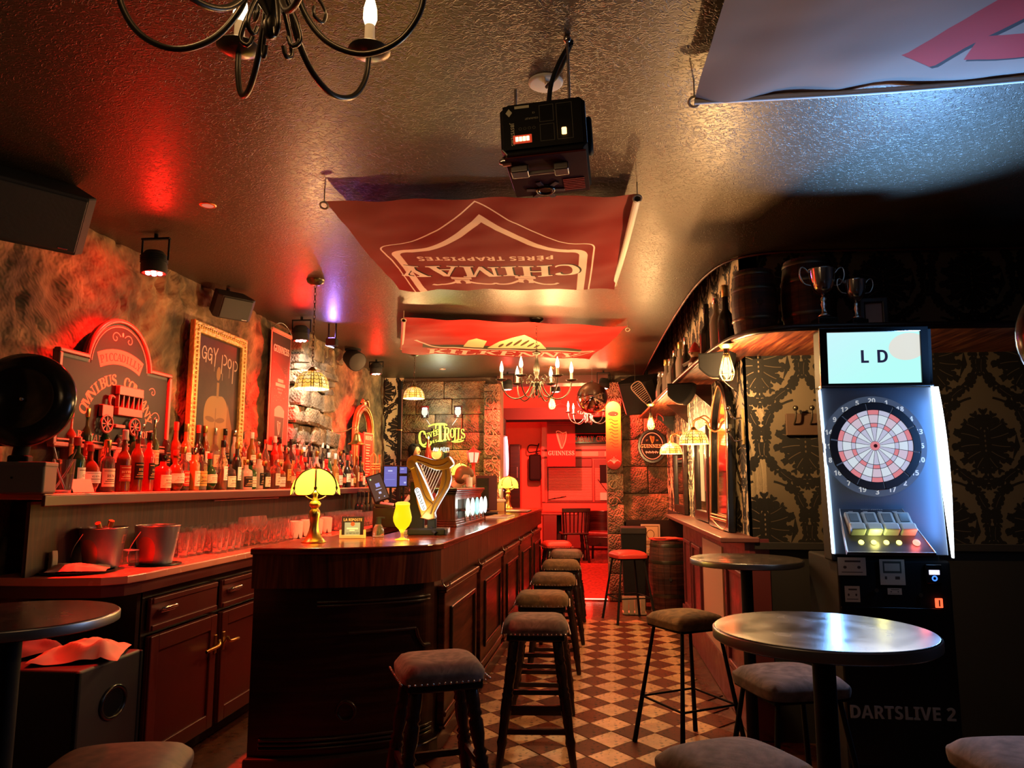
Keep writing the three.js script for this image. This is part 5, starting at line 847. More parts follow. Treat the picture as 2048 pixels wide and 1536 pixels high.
{
  // illuminated harp sign
  const t = thing('harp_sign', 'illuminated golden brown harp beer sign standing on the bar top', 'sign', [-1.105, 1.2, -5.02], 0.05);
  const S = 0.000367, P = (x, y) => [(x - 840) * S, (1600 - y) * S * 1.02 + 0.105];
  const poly = (a) => shape(a.map(([x, y]) => P(x, y))); const b = new THREE.Group(); b.name = 'harp_frame'; t.add(b);
  const woodH = std([0.20, 0.09, 0.02], 0.35), trimH = std([0.12, 0.06, 0.02], 0.4);
  part(b, 'soundbox', [T(ext(poly([[470, 640], [560, 555], [640, 640], [905, 1285], [955, 1345], [850, 1470], [700, 1545], [620, 1300], [560, 960]]), 0.045, 0.006, 2), 0, 0, -0.02)], woodH);
  part(b, 'pillar', [T(ext(poly([[1085, 690], [1190, 680], [1205, 760], [1212, 860], [1170, 1020], [1070, 1190], [965, 1370], [915, 1470], [925, 1570], [830, 1592], [690, 1562], [880, 1335], [1000, 1150], [1055, 950]]), 0.05, 0.006, 2), 0, 0, -0.02)], woodH);
  { const s = new THREE.Shape(); const q = [[418, 640], [415, 570], [440, 505], [500, 462], [575, 452], [700, 487], [850, 532], [950, 546], [1080, 526], [1180, 482], [1262, 602], [1185, 672], [1085, 700], [950, 690], [800, 640], [640, 560], [570, 560], [540, 600], [540, 660], [480, 690]].map(([x, y]) => V2(...P(x, y))); s.setFromPoints(q); part(b, 'neck', [T(ext(s, 0.055, 0.006, 2), 0, 0, -0.02)], woodH); }
  part(b, 'scroll', [T(cyl(0.026, 0.026, 0.07, 0, 0, 0, 20, PI / 2), P(490, 610)[0], P(490, 610)[1], 0.01), T(cyl(0.014, 0.014, 0.076, 0, 0, 0, 16, PI / 2), P(490, 610)[0], P(490, 610)[1], 0.01)], trimH);
  part(b, 'carved_line', [tube([[560, 640], [640, 900], [760, 1200], [900, 1330]].map(([x, y]) => [...P(x, y), 0.033]), 0.006, 30, 6), tube([[600, 540], [760, 590], [930, 640], [1080, 620], [1180, 560]].map(([x, y]) => [...P(x, y), 0.042]), 0.006, 30, 6), tube([[1130, 720], [1130, 900], [1060, 1100], [920, 1340], [860, 1500]].map(([x, y]) => [...P(x, y), 0.038]), 0.006, 30, 6)], trimH);
  const led = glow([0.85, 0.93, 1], 1.5, 0x8899aa);
  part(t, 'edge_light', [tube([[412, 600], [430, 510], [500, 455], [575, 444], [700, 478], [850, 524], [950, 538], [1080, 518], [1182, 472], [1268, 602], [1194, 676], [1200, 760], [1222, 860], [1182, 1020], [1082, 1190], [975, 1375], [927, 1475], [938, 1575], [860, 1600]].map(([x, y]) => [...P(x, y), -0.012]), 0.0055, 90, 6), tube([[560, 545], [690, 790], [820, 1060], [912, 1262]].map(([x, y]) => [...P(x, y), 0.03]), 0.006, 30, 6), tube([[620, 560], [780, 640], [950, 704], [1078, 714], [1062, 930], [940, 1230]].map(([x, y]) => [...P(x, y), 0.02]), 0.004, 40, 6), tube([[618, 1310], [660, 1460], [700, 1560]].map(([x, y]) => [...P(x, y), 0]), 0.004, 12, 6)], led, 'white light outlining the harp');
  for (let i = 0; i < 9; i++) { const k = i / 8, a = P(690 + 380 * k, 590 + 130 * k), c = P(668 + 205 * k, 680 + 470 * k); part(t, 'string', [bar([...a, 0.012], [...c, 0.012], 0.0022, 6)], glow([0.75, 0.72, 0.66], 0.5, 0xbbb0a0)); }
  { const g = textGeo('GUINNESS', 0.021, 0.004, FONT.serif); part(t, 'letter_plate', [(() => { const s = new THREE.Shape(); s.absarc(0.062, 0, 0.019, -PI / 2, PI / 2); s.absarc(-0.062, 0, 0.019, PI / 2, PI * 1.5); return T(ext(s, 0.004, 0), 0, 0, 0, 0, 0, -1.2); })()].map((q) => T(q, P(672, 1235)[0], P(672, 1235)[1], 0.032)), led); part(t, 'lettering', [T(g, 0, 0, 0.036, 0, 0, -1.2)].map((q) => T(q, P(672, 1235)[0], P(672, 1235)[1], 0)), M.blackGloss); }
  part(t, 'stand', [rbox(0.10, 0.36, 0.05, 0.01, -0.10, 0.18, -0.06), rbox(0.26, 0.045, 0.14, 0.012, -0.02, 0.0225, -0.03), rbox(0.06, 0.10, 0.05, 0.01, 0.01, 0.08, -0.02), tube([[0.0, 0.06, -0.02], [0.02, 0.03, 0.02], [0.05, 0.01, 0.05]], 0.016, 16, 8)], M.black);
  pointLight(t, lin(0.85, 0.93, 1), LIGHT.harp * 0.35, [0.14, 0.2, 0.06], 2); pointLight(t, lin(0.85, 0.93, 1), LIGHT.harp * 0.25, [-0.02, 0.12, 0.07], 2);
}
{
  const t = thing('beer_tap_tower', 'wooden beer tap tower with moulded edges and five lit oval tap badges', 'beer tap', [-1.165, 1.2, -6.55], -0.0265);
  part(t, 'cabinet', [rbox(0.15, 0.26, 1.2, 0.006, 0, 0.15, 0)], M.wood); part(t, 'cornice', [rbox(0.20, 0.022, 1.30, 0.008, 0, 0.295, 0), rbox(0.18, 0.016, 1.26, 0.006, 0, 0.275, 0), rbox(0.165, 0.014, 1.23, 0.005, 0, 0.26, 0)], M.darkWoodGloss);
  part(t, 'base_moulding', [rbox(0.20, 0.022, 1.30, 0.008, 0, 0.011, 0), rbox(0.185, 0.018, 1.27, 0.007, 0, 0.03, 0), rbox(0.168, 0.016, 1.24, 0.006, 0, 0.047, 0)], M.wood); part(t, 'tap_recess', [box(0.006, 0.15, 0.98, 0.075, 0.14, 0)], M.black);
  const cols = [[0.9, 0.95, 0.75], [0.95, 0.95, 0.8], [0.35, 0.85, 0.7], [0.95, 1, 0.95], [0.95, 1, 1]];
  for (let i = 0; i < 5; i++) { const z = 0.42 - i * 0.21, k = part(t, 'tap_handle', [bar([0.075, 0.13, z], [0.135, 0.13, z], 0.012, 12), bar([0.12, 0.13, z], [0.125, 0.03, z], 0.008, 10)], M.chrome); part(k, 'badge_light', [T(sph(0.05, 0, 0, 0, 20, 0.35, 1.55, 0.75), 0.145, 0.15, z)], glow(cols[i], 1.5, 0x222222), 'lit oval tap badge'); }
  pointLight(t, lin(0.85, 1, 0.9), 0.35, [0.24, 0.15, 0.1], 3);
}
{
  const t = thing('table_card', 'blue-grey drinks card in a wooden holder on the bar top', 'card', [-1.53, 1.2, -4.67], 0.12);
  const tex = canvasTex(256, 232, (c, w, h) => { c.fillStyle = '#241a14'; c.fillRect(0, 0, w, h); c.fillStyle = '#7f98a0'; c.fillRect(34, 66, 180, 166); c.fillStyle = '#c9a06a'; c.font = 'bold 42px sans-serif'; c.textAlign = 'center'; c.fillText('LA RIPOSTE', w / 2, 50, 220); c.fillStyle = '#d4502e'; c.beginPath(); c.arc(w / 2, 84, 25, 0, 7); c.fill(); c.fillStyle = '#e9e4d4'; c.fillRect(60, 128, 130, 16); c.fillRect(92, 152, 60, 12); c.fillStyle = '#20302f'; c.font = 'bold 26px sans-serif'; c.fillText('LA PART DU FÛT', w / 2, 200, 150); });
  part(t, 'card_print', [plate(0.14, 0.126, 0, 0.073, 0.003)], printMat(tex, 0.5)); part(t, 'card_back', [rbox(0.142, 0.128, 0.004, 0.002, 0, 0.073, 0)], M.black); part(t, 'holder', [rbox(0.165, 0.022, 0.035, 0.004, 0, 0.011, 0), rbox(0.012, 0.05, 0.03, 0.003, 0.076, 0.03, 0), rbox(0.012, 0.05, 0.03, 0.003, -0.076, 0.03, 0)], std([0.55, 0.36, 0.16], 0.5));
}
{
  const t = thing('pump_bottle', 'clear bottle with a black stopper behind the drinks card', 'bottle', [-1.40, 1.2, -4.80]); part(t, 'bottle_glass', lathe([[0.0001, 0.003], [0.036, 0.003], [0.038, 0.01], [0.036, 0.05], [0.022, 0.078], [0.017, 0.085]], 24), M.glass); part(t, 'base', lathe([[0.0001, 0], [0.036, 0], [0.036, 0.01], [0.0001, 0.011]], 22), glassEdge); part(t, 'stopper', [cyl(0.018, 0.018, 0.045, 0, 0.104, 0, 16), rbox(0.05, 0.012, 0.02, 0.004, 0.015, 0.125, 0)], M.black);
  const mt = canvasTex(256, 256, (c, w, h) => { c.fillStyle = '#7a7468'; c.fillRect(0, 0, w, h); c.fillStyle = '#c9b98a'; c.fillRect(16, 20, 100, 90); c.fillStyle = '#3c4a7a'; c.fillRect(130, 20, 110, 60); c.fillStyle = '#b0a890'; for (let i = 0; i < 9; i++) c.fillRect(20, 130 + i * 13, 100 + 20 * (i % 3), 5); c.fillStyle = '#8a3a2a'; c.fillRect(150, 110, 80, 120); });
  const menu = (label, x, z, a, w, d, h, m, g) => { const q = thing('menu', label, 'menu', [x, 1.2, z], a, g); part(q, 'pages', [rbox(w, h, d, 0.002, 0, h / 2, 0)], m ?? M.paper); part(q, 'cover_print', [plate(w * 0.97, d * 0.97, 0, h + 0.0008, 0, -PI / 2)], printMat(mt, 0.25)); };
  menu('thick glossy drinks menu lying in front of the harp sign', -1.19, -5.33, 0.1, 0.28, 0.5, 0.018, std([0.25, 0.24, 0.34], 0.3));
  menu('white-edged menu lying beside the tap tower', -0.96, -7.75, -0.05, 0.22, 0.5, 0.014); menu('dark bar mat with printed paper near the far bar end', -0.92, -9.3, 0, 0.26, 0.6, 0.008, M.black);
  const b = thing('napkin_box', 'pale wooden napkin box on the far part of the bar', 'box', [-1.20, 1.2, -9.35], 0.1); part(b, 'crate', [rbox(0.20, 0.11, 0.14, 0.004, 0, 0.055, 0)], std([0.55, 0.42, 0.14], 0.5)); part(b, 'napkins', [rbox(0.21, 0.035, 0.15, 0.015, 0, 0.128, 0)], M.paper); part(b, 'corner_post', [-1, 1].map((s) => rbox(0.018, 0.12, 0.15, 0.003, s * 0.1, 0.06, 0)), M.wood);
  const k = thing('tablet_case', 'black flat case lying between the tap tower and napkin box', 'case', [-1.16, 1.2, -8.3], 0.1); part(k, 'shell', [rbox(0.2, 0.03, 0.4, 0.01, 0, 0.015, 0)], M.black); part(k, 'clasp', [rbox(0.02, 0.012, 0.05, 0.004, 0.1, 0.018, 0)], M.steel);
}
// till and screens on the back counter
{
  const t = thing('card_terminal', 'slanted touch-screen till on the back counter with a small app display', 'till', [-2.22, 1.1, -7.55], 0.25);
  const tex = canvasTex(200, 340, (c, w, h) => { c.fillStyle = '#40362f'; c.fillRect(0, 0, w, h); c.fillStyle = '#d9ffb0'; c.beginPath(); c.arc(40, 40, 12, 0, 7); c.fill(); c.fillStyle = '#8f9ae8'; c.fillRect(80, 110, 62, 54); c.fillStyle = '#c8cff0'; c.fillRect(60, 190, 90, 8); c.fillStyle = '#b9c0e8'; c.fillRect(88, 230, 36, 30); c.fillRect(60, 300, 16, 14); c.fillRect(140, 300, 16, 14); });
  const b = new THREE.Group(); b.name = 'screen_unit'; b.position.set(0, 0.40, 0); b.rotation.set(-0.35, 0.15, 0.38); t.add(b); part(b, 'bezel', [rbox(0.17, 0.30, 0.018, 0.008)], M.black); part(b, 'screen_glass', [plate(0.145, 0.27, 0, 0, 0.0095)], litPrint(tex, 1.0));
  part(t, 'stand', [bar([0, 0.2, -0.02], [0, 0.4, -0.02], 0.02), rbox(0.2, 0.03, 0.16, 0.006, 0.06, 0.215, 0, 0, 0, -0.12), rbox(0.24, 0.2, 0.2, 0.008, 0.08, 0.1, 0)], M.darkWoodGloss); part(t, 'keypad', [rbox(0.14, 0.012, 0.09, 0.004, 0.10, 0.235, 0.02, 0.2, 0, -0.12)], M.steel);
}
{
  const mk = (label, x, y, z, a, w, h, draw) => { const t = thing('monitor', label, 'screen', [x, y, z], a, 'till screens'); part(t, 'bezel', [rbox(w + 0.03, h + 0.03, 0.025, 0.006)], M.black); part(t, 'screen_face', [plate(w, h, 0, 0, 0.0135)], litPrint(canvasTex(200, 220, draw), 1.0)); return t; };
  const base = (c, w, h) => { c.fillStyle = '#6a6cc0'; c.fillRect(0, 0, w, h); c.fillStyle = '#c8cdf5'; };
  const a = mk('lavender till screen with a tall window of lines', -2.38, 1.625, -8.62, 0.12, 0.15, 0.235, (c, w, h) => { base(c, w, h); c.fillRect(60, 40, 70, 14); c.fillStyle = '#8f93d8'; c.fillRect(20, 140, 150, 5); c.fillRect(20, 70, 150, 3); }); part(a, 'stand', [bar([0, -0.12, -0.015], [0, -0.52, -0.03], 0.016), rbox(0.16, 0.012, 0.12, 0.004, 0, -0.518, -0.02)], M.black);
  const b = mk('upper small lavender screen beside the till monitor', -2.225, 1.70, -8.62, 0.06, 0.085, 0.075, (c, w, h) => { base(c, w, h); c.fillRect(20, 60, 100, 20); }); part(b, 'clamp', [bar([-0.06, 0, -0.01], [-0.09, 0, -0.02], 0.01)], M.black);
  const d = mk('lower small lavender screen beside the till monitor', -2.225, 1.575, -8.62, 0.06, 0.085, 0.11, (c, w, h) => { base(c, w, h); c.fillRect(120, 130, 60, 40); }); part(d, 'stand', [bar([0, -0.05, -0.015], [0, -0.47, -0.02], 0.012), rbox(0.12, 0.012, 0.1, 0.004, 0, -0.468, -0.02)], M.black);
}
{
  const t = thing('barcode_scanner', 'red-lit hand scanner on a bent stand behind the glowing beer glass', 'scanner', [-2.20, 1.1, -8.2], 0.3); part(t, 'grip', [tube([[0, 0.12, 0], [0.06, 0.18, 0], [0.12, 0.25, 0], [0.16, 0.31, 0]], 0.022, 20, 10)], M.white); part(t, 'head', [T(lathe([[0.0001, 0], [0.05, 0], [0.055, 0.03], [0.03, 0.06], [0.0001, 0.06]], 18), 0.175, 0.33, 0, 0, 0, -0.9)], M.white); part(t, 'cradle', [rbox(0.14, 0.1, 0.12, 0.02, 0, 0.06, 0), rbox(0.2, 0.02, 0.16, 0.006, 0.02, 0.01, 0)], M.white);
  for (let i = 0; i < 5; i++) bottle('wine', 'dark', -1, 'black', [-2.52 - (i & 1) * 0.07, 1.1, -8.0 - i * 0.075].map((v) => v), `dark unlabelled bottle standing behind the touch-screen till, ${nth(i)} of the dark row`);
}

// ================================================================ BACK WALL: GLOWING SIGN, SHELF, LANTERN, PEOPLE
{
  const t = thing('neon_sign', 'glowing yellow-green craft beer sign with two lit beer glasses on the stone wall', 'sign', [-2.075, 2.165, -10.12]);
  const yel = glow([0.74, 0.80, 0.10], 1.25, 0x554400), wht = glow([0.85, 0.95, 0.85], 1.4, 0x333333), dk = M.blackGloss;
  const put = (s, size, x, y, rot = 0, sx = 1, sy = 1, font = FONT.serif, mat = yel) => { const g = textGeo(s, size, 0.012, font); g.scale(sx, sy, 1); part(t, 'letter_light', [T(g, x, y, 0.03, 0, 0, rot)], mat, `glowing letter ${s}`); const b = textGeo(s, size, 0.012, font); b.scale(sx * 1.16, sy * 1.14, 1); part(t, 'letter_backing', [T(b, x, y - 0.004, 0.012, 0, 0, rot)], dk); };
  put('C', 0.165, -0.272, 0.0, 0.12, 0.8, 1.25); [['U', -0.205, 0.035], ['V', -0.155, 0.05], ['É', -0.105, 0.075], ['E', -0.062, 0.085]].forEach(([s, x, y]) => put(s, 0.062, x, y, 0.25, 0.9, 1.15)); [['D', -0.145, -0.055], ['E', -0.11, -0.047], ['S', -0.075, -0.038]].forEach(([s, x, y]) => put(s, 0.036, x, y, 0.2, 1, 1, FONT.sans));
  put('T', 0.19, -0.02, 0.075, 0.03, 0.85, 1.32); put('R', 0.14, 0.075, 0.06, -0.02, 0.72, 1.3); put('O', 0.11, 0.15, 0.07, 0, 0.62, 1.2); put('L', 0.13, 0.205, 0.05, -0.03, 0.62, 1.4); put('L', 0.13, 0.25, 0.055, -0.03, 0.62, 1.3); put('S', 0.11, 0.30, 0.06, 0.1, 0.72, 1.2);
  part(t, 'swash_light', [tube([[-0.19, 0.165, 0.036], [-0.12, 0.19, 0.036], [-0.04, 0.2, 0.036], [0.05, 0.195, 0.036], [0.075, 0.175, 0.036]], 0.011, 24, 8), tube([[0.14, -0.045, 0.036], [0.2, -0.055, 0.036], [0.28, -0.045, 0.036], [0.31, -0.03, 0.036]], 0.010, 20, 8), tube([[-0.31, -0.06, 0.036], [-0.25, -0.115, 0.036], [-0.17, -0.1, 0.036], [-0.14, -0.06, 0.036]], 0.010, 20, 8)], yel);
  [['A', -0.10], ['U', -0.062], ['F', 0.0], ['Û', 0.037], ['T', 0.075], ['!', 0.102]].forEach(([s, x]) => put(s, 0.05, x, -0.155, -0.05, 0.9, 1, FONT.sans, wht));
  for (const s of [-1, 1]) { const x = s * 0.235 - 0.01, y = 0.37; const g = new THREE.Group(); g.name = 'glass_emblem'; g.position.set(x, y, 0.02); t.add(g); part(g, 'emblem_backing', [T(ext(shape([[-0.05, -0.085], [0.05, -0.085], [0.055, 0.08], [-0.055, 0.08]]), 0.012, 0.004, 1), 0, 0, -0.012)], dk); const b = new THREE.Shape(); b.moveTo(-0.018, -0.075); b.lineTo(0.018, -0.075); b.lineTo(0.006, -0.055); b.bezierCurveTo(0.05, -0.05, 0.045, 0.02, 0.033, 0.03); b.lineTo(-0.033, 0.03); b.bezierCurveTo(-0.045, 0.02, -0.05, -0.05, -0.006, -0.055); b.closePath(); part(g, 'emblem_light', [ext(b, 0.012, 0.002, 1)], glow([0.8, 0.85, 0.6], 1.3)); part(g, 'foam_light', [-1, 0, 1].map((k) => sph(0.02, k * 0.02, 0.042, 0.006, 10, 1, 1, 0.5)), wht); part(g, 'bracket', [bar([0, -0.08, -0.01], [-s * 0.08, -0.19, -0.01], 0.005)], M.steel); }
  part(t, 'mounting_bar', [box(0.5, 0.012, 0.01, 0, 0.11, -0.01), box(0.4, 0.012, 0.01, 0, -0.03, -0.01), ...[-0.15, 0.15].map((x) => box(0.012, 0.2, 0.05, x, 0.04, -0.03))], M.black);
  pointLight(t, lin(0.8, 0.95, 0.25), LIGHT.troll, [0, 0.05, 0.18], 4); pointLight(t, lin(0.85, 1, 0.85), LIGHT.troll * 0.4, [0, 0.36, 0.14], 4);
}
{
  const p = thing('wall_post', 'slim black post against the far wall beside the damask strip', 'post', [-2.67, 0, -10.08]); part(p, 'shaft', [rbox(0.055, 2.97, 0.055, 0.008, 0, 1.485, 0)], M.black); part(p, 'edge_strip', [box(0.01, 1.3, 0.01, 0.034, 2.2, 0.02)], M.steel); part(p, 'clamp', [torus(0.04, 0.008, 0, 2.28, 0, PI / 2)], M.copper);
  const s = thing('wall_shelf', 'small wall shelf under the glowing sign holding a bust and bottle', 'shelf', [-2.28, 1.86, -10.10]); part(s, 'board', [rbox(0.72, 0.025, 0.16, 0.004)], M.darkWood); part(s, 'bracket', [box(0.02, 0.1, 0.12, -0.28, -0.06, 0)], M.black); part(s, 'bracket', [box(0.02, 0.1, 0.12, 0.28, -0.06, 0)], M.black);
  const cb = thing('sideboard', 'dark sideboard against the far stone wall, behind the bent person', 'sideboard', [-2.0, 0, -10.0]); part(cb, 'carcass', [rbox(1.1, 1.33, 0.26, 0.01, 0, 0.665, 0)], M.darkWood); part(cb, 'top_board', [rbox(1.14, 0.03, 0.32, 0.006, 0, 1.36, 0)], M.wood); part(cb, 'door', [rbox(0.5, 1.1, 0.02, 0.006, -0.27, 0.65, 0.145)], M.darkWoodGloss); part(cb, 'door', [rbox(0.5, 1.1, 0.02, 0.006, 0.27, 0.65, 0.145)], M.darkWoodGloss);
  // sculpted head with dark hair
  const b = thing('bust', 'small dark-haired head sculpture in profile on the wall shelf', 'sculpture', [-2.44, 1.873, -10.06], 1.1); part(b, 'face', [sph(0.07, 0, 0.115, 0.012, 20, 0.82, 1.05, 0.95), sph(0.013, 0, 0.11, 0.083, 10, 0.8, 1.3, 1), sph(0.03, 0, 0.075, 0.05, 12, 1, 0.7, 0.8), cyl(0.03, 0.05, 0.06, 0, 0.03, -0.005, 16)], std([0.5, 0.3, 0.18], 0.6)); part(b, 'hair', [sph(0.088, 0, 0.135, -0.025, 20, 0.95, 1.0, 0.95), sph(0.06, 0, 0.07, -0.05, 14, 1, 1.2, 0.8), sph(0.04, 0, 0.19, 0.02, 12, 1.4, 0.6, 1)], M.black);
  bottle('cone', 'red', -1, 'white', [-2.26, 1.873, -10.08], 'small red bottle on the wall shelf between the bust and the round disc');
  const d = thing('round_plaque', 'round tan disc leaning on the wall shelf', 'plaque', [-2.14, 1.873, -10.09]); part(d, 'disc', [T(cyl(0.075, 0.075, 0.014, 0, 0, 0, 32, PI / 2 - 0.12), 0, 0.074, 0)], std([0.5, 0.3, 0.16], 0.6)); part(d, 'rim', [T(torus(0.074, 0.006, 0, 0, 0, 0, 0, 0, 30), 0, 0.074, 0.006, -0.12)], M.copper);
  const j = thing('jar', 'dark jar with a tan lid at the end of the wall shelf', 'jar', [-2.0, 1.873, -10.08]); part(j, 'jar_body', lathe([[0.0001, 0], [0.035, 0], [0.038, 0.01], [0.038, 0.08], [0.03, 0.095], [0.0001, 0.095]], 20), M.black); part(j, 'lid', cyl(0.03, 0.03, 0.015, 0, 0.1, 0, 18), M.beige);
}
{
  const t = thing('street_lantern', 'red hexagonal lantern on a red post with lit cream panes', 'lantern', [-1.55, 0, -9.60], 0.3); part(t, 'post', [cyl(0.022, 0.03, 1.80, 0, 0.9, 0, 14), cyl(0.05, 0.05, 0.02, 0, 1.64, 0, 14), cyl(0.035, 0.02, 0.05, 0, 1.79, 0, 12)], M.redPaint); part(t, 'base', lathe([[0.0001, 0], [0.13, 0], [0.12, 0.03], [0.06, 0.07], [0.03, 0.12], [0.0001, 0.12]], 20), M.redPaint);
  for (let k = 0; k < 6; k++) { const a = k * PI / 3, g = new THREE.BufferGeometry(); const q = (r, y, o) => [r * Math.cos(a + o), y, r * Math.sin(a + o)], A = q(0.055, 1.815, -0.45), B = q(0.055, 1.815, 0.45), C2 = q(0.085, 1.94, 0.45), D = q(0.085, 1.94, -0.45); g.setAttribute('position', new THREE.Float32BufferAttribute([...A, ...C2, ...B, ...A, ...D, ...C2], 3)); g.computeVertexNormals(); part(t, 'lantern_pane', g, glow([0.9, 0.75, 0.45], 0.9, 0x554433, { side: THREE.DoubleSide })); }
  part(t, 'frame', [0, 1, 2, 3, 4, 5].map((k) => { const a = k * PI / 3 + PI / 6; return bar([0.058 * Math.cos(a), 1.812, 0.058 * Math.sin(a)], [0.09 * Math.cos(a), 1.945, 0.09 * Math.sin(a)], 0.006); }), M.redPaint); part(t, 'roof', [T(new THREE.CylinderGeometry(0.02, 0.115, 0.055, 6), 0, 1.972, 0), sph(0.015, 0, 2.01, 0, 10)], M.redPaint); pointLight(t, WARM, 0.25, [0, 1.87, 0], 1);
}
// ---- person bending over the service side of the bar
function fieldMesh(prims, k, lo, hi, cell) { // smooth union of tapered capsules, meshed by marching cubes
  const size = Math.max(hi[0] - lo[0], hi[1] - lo[1], hi[2] - lo[2]) / 2, n = Math.min(110, Math.ceil(2 * size / cell)), cx = (lo[0] + hi[0]) / 2, cy = (lo[1] + hi[1]) / 2, cz = (lo[2] + hi[2]) / 2;
  const mc = new MarchingCubes(n, new THREE.MeshBasicMaterial(), false, false, 120000); mc.isolation = 0; const f = mc.field;
  const d = (x, y, z) => { let s = 0; let acc = 1e9; for (const [a, b, r0, r1] of prims) { const dx = b[0] - a[0], dy = b[1] - a[1], dz = b[2] - a[2], px = x - a[0], py = y - a[1], pz = z - a[2]; const L = dx * dx + dy * dy + dz * dz; let h = L > 0 ? (px * dx + py * dy + pz * dz) / L : 0; h = Math.max(0, Math.min(1, h)); const q = Math.hypot(px - dx * h, py - dy * h, pz - dz * h) - (r0 + (r1 - r0) * h); const m = Math.max(k - Math.abs(acc - q), 0) / k; acc = Math.min(acc, q) - m * m * k * 0.25; } return acc; };
  for (let z = 0; z < n; z++) for (let y = 0; y < n; y++) for (let x = 0; x < n; x++) f[z * n * n + y * n + x] = -d(cx + size * (x - n / 2) / (n / 2), cy + size * (y - n / 2) / (n / 2), cz + size * (z - n / 2) / (n / 2)) / cell;
  mc.update(); const c = mc.count, g = new THREE.BufferGeometry(); const P = new Float32Array(mc.positionArray.slice(0, c * 3)), N = new Float32Array(mc.normalArray.slice(0, c * 3));
  for (let i = 0; i < c; i++) { P[3 * i] = cx + size * P[3 * i]; P[3 * i + 1] = cy + size * P[3 * i + 1]; P[3 * i + 2] = cz + size * P[3 * i + 2]; const l = Math.hypot(N[3 * i], N[3 * i + 1], N[3 * i + 2]) || 1; N[3 * i] /= l; N[3 * i + 1] /= l; N[3 * i + 2] /= l; }
  g.setAttribute('position', new THREE.BufferAttribute(P, 3)); g.setAttribute('normal', new THREE.BufferAttribute(N, 3)); return g;
}
{
  // local frame: the person faces +x (towards the bar), head bent down
  const t = thing('person', 'brown-haired person in a dark shirt bending forward behind the bar', 'person', [-1.97, 0.0, -8.9], 0.1); t.scale.setScalar(1.045);
  const skin = std([0.5, 0.28, 0.18], 0.55), shirtM = std([0.06, 0.035, 0.05], 0.85), hairM = std([0.13, 0.055, 0.02], 0.6), trouM = std([0.03, 0.03, 0.045], 0.85);
  const pel = [0, 0.93, 0], che = [0.17, 1.27, 0], nb = [0.27, 1.42, 0], nt = [0.36, 1.50, 0], hd = [0.43, 1.555, 0];
  const arms = [], hands = [], legs = [];
  for (const s of [-1, 1]) {
    const sh = [0.21, 1.36, s * 0.17], el = [0.30, 1.09, s * 0.24], wr = [0.50, 1.16, s * 0.13];
    arms.push([sh, el, 0.052, 0.042], [el, wr, 0.041, 0.027]);
    const pm = [wr[0] + 0.07, wr[1] + 0.03, wr[2] - s * 0.015]; hands.push([wr, pm, 0.026, 0.03], [wr, [pm[0], pm[1], pm[2] + s * 0.02], 0.024, 0.022]);
    for (let f = 0; f < 4; f++) { const o = (f - 1.5) * 0.019, L = [0.066, 0.076, 0.072, 0.056][f], a = [pm[0] + 0.018, pm[1] + 0.004, pm[2] + o], b = [a[0] + L * 0.55, a[1] - 0.006, a[2] + o * 0.1], c = [b[0] + L * 0.36, b[1] - 0.022, b[2]]; hands.push([a, b, 0.0092, 0.0085], [b, c, 0.0085, 0.0070]); }
    hands.push([[wr[0] + 0.03, wr[1] + 0.012, wr[2] - s * 0.028], [wr[0] + 0.075, wr[1] + 0.018, wr[2] - s * 0.062], 0.012, 0.010], [[wr[0] + 0.075, wr[1] + 0.018, wr[2] - s * 0.062], [wr[0] + 0.105, wr[1] + 0.006, wr[2] - s * 0.066], 0.010, 0.008]);
    const hip = [0, 0.90, s * 0.09], kn = [0.03, 0.48, s * 0.10], an = [-0.02, 0.085, s * 0.10]; legs.push([hip, kn, 0.085, 0.056], [kn, [0.0, 0.32, s * 0.10], 0.056, 0.055], [[0.0, 0.32, s * 0.10], an, 0.055, 0.036], [an, [0.15, 0.035, s * 0.115], 0.038, 0.034], [an, [-0.05, 0.04, s * 0.1], 0.036, 0.036]);
  }
  const torso = [[pel, [0.06, 1.08, 0], 0.135, 0.125], [[0.06, 1.08, 0.04], che, 0.12, 0.135], [[0.06, 1.08, -0.04], che, 0.12, 0.135], [[0.19, 1.33, -0.13], [0.19, 1.33, 0.13], 0.075, 0.075], [che, nb, 0.12, 0.065]];
  const head = [[nb, nt, 0.056, 0.052], [[0.40, 1.575, 0], [0.44, 1.55, 0], 0.085, 0.082], [[0.44, 1.545, 0], [0.492, 1.495, 0], 0.066, 0.042], [[0.515, 1.545, 0], [0.535, 1.528, 0], 0.013, 0.012], [[0.40, 1.545, 0.08], [0.385, 1.535, 0.088], 0.02, 0.014], [[0.40, 1.545, -0.08], [0.385, 1.535, -0.088], 0.02, 0.014], [[0.512, 1.507, -0.012], [0.512, 1.507, 0.012], 0.009, 0.009]];
  part(t, 'body', [fieldMesh([...torso.slice(0), ...arms, ...legs.map((l) => l), ...head], 0.03, [-0.2, -0.02, -0.5], [0.7, 1.75, 0.5], 0.0165), fieldMesh(hands, 0.008, [0.44, 1.08, -0.22], [0.76, 1.28, 0.22], 0.0045)], skin);
  part(t, 'shirt', [fieldMesh([...torso.map(([a, b, r, q]) => [a, b, r + 0.014, q + (b === nb ? 0.004 : 0.014)]), ...arms.map(([a, b, r, q], i) => i & 1 ? [a, [a[0] + (b[0] - a[0]) * 0.2, a[1] + (b[1] - a[1]) * 0.2, a[2] + (b[2] - a[2]) * 0.2], r + 0.014, q + 0.022] : [a, b, r + 0.016, q + 0.016])], 0.035, [-0.2, 0.78, -0.36], [0.55, 1.55, 0.36], 0.014)], shirtM);
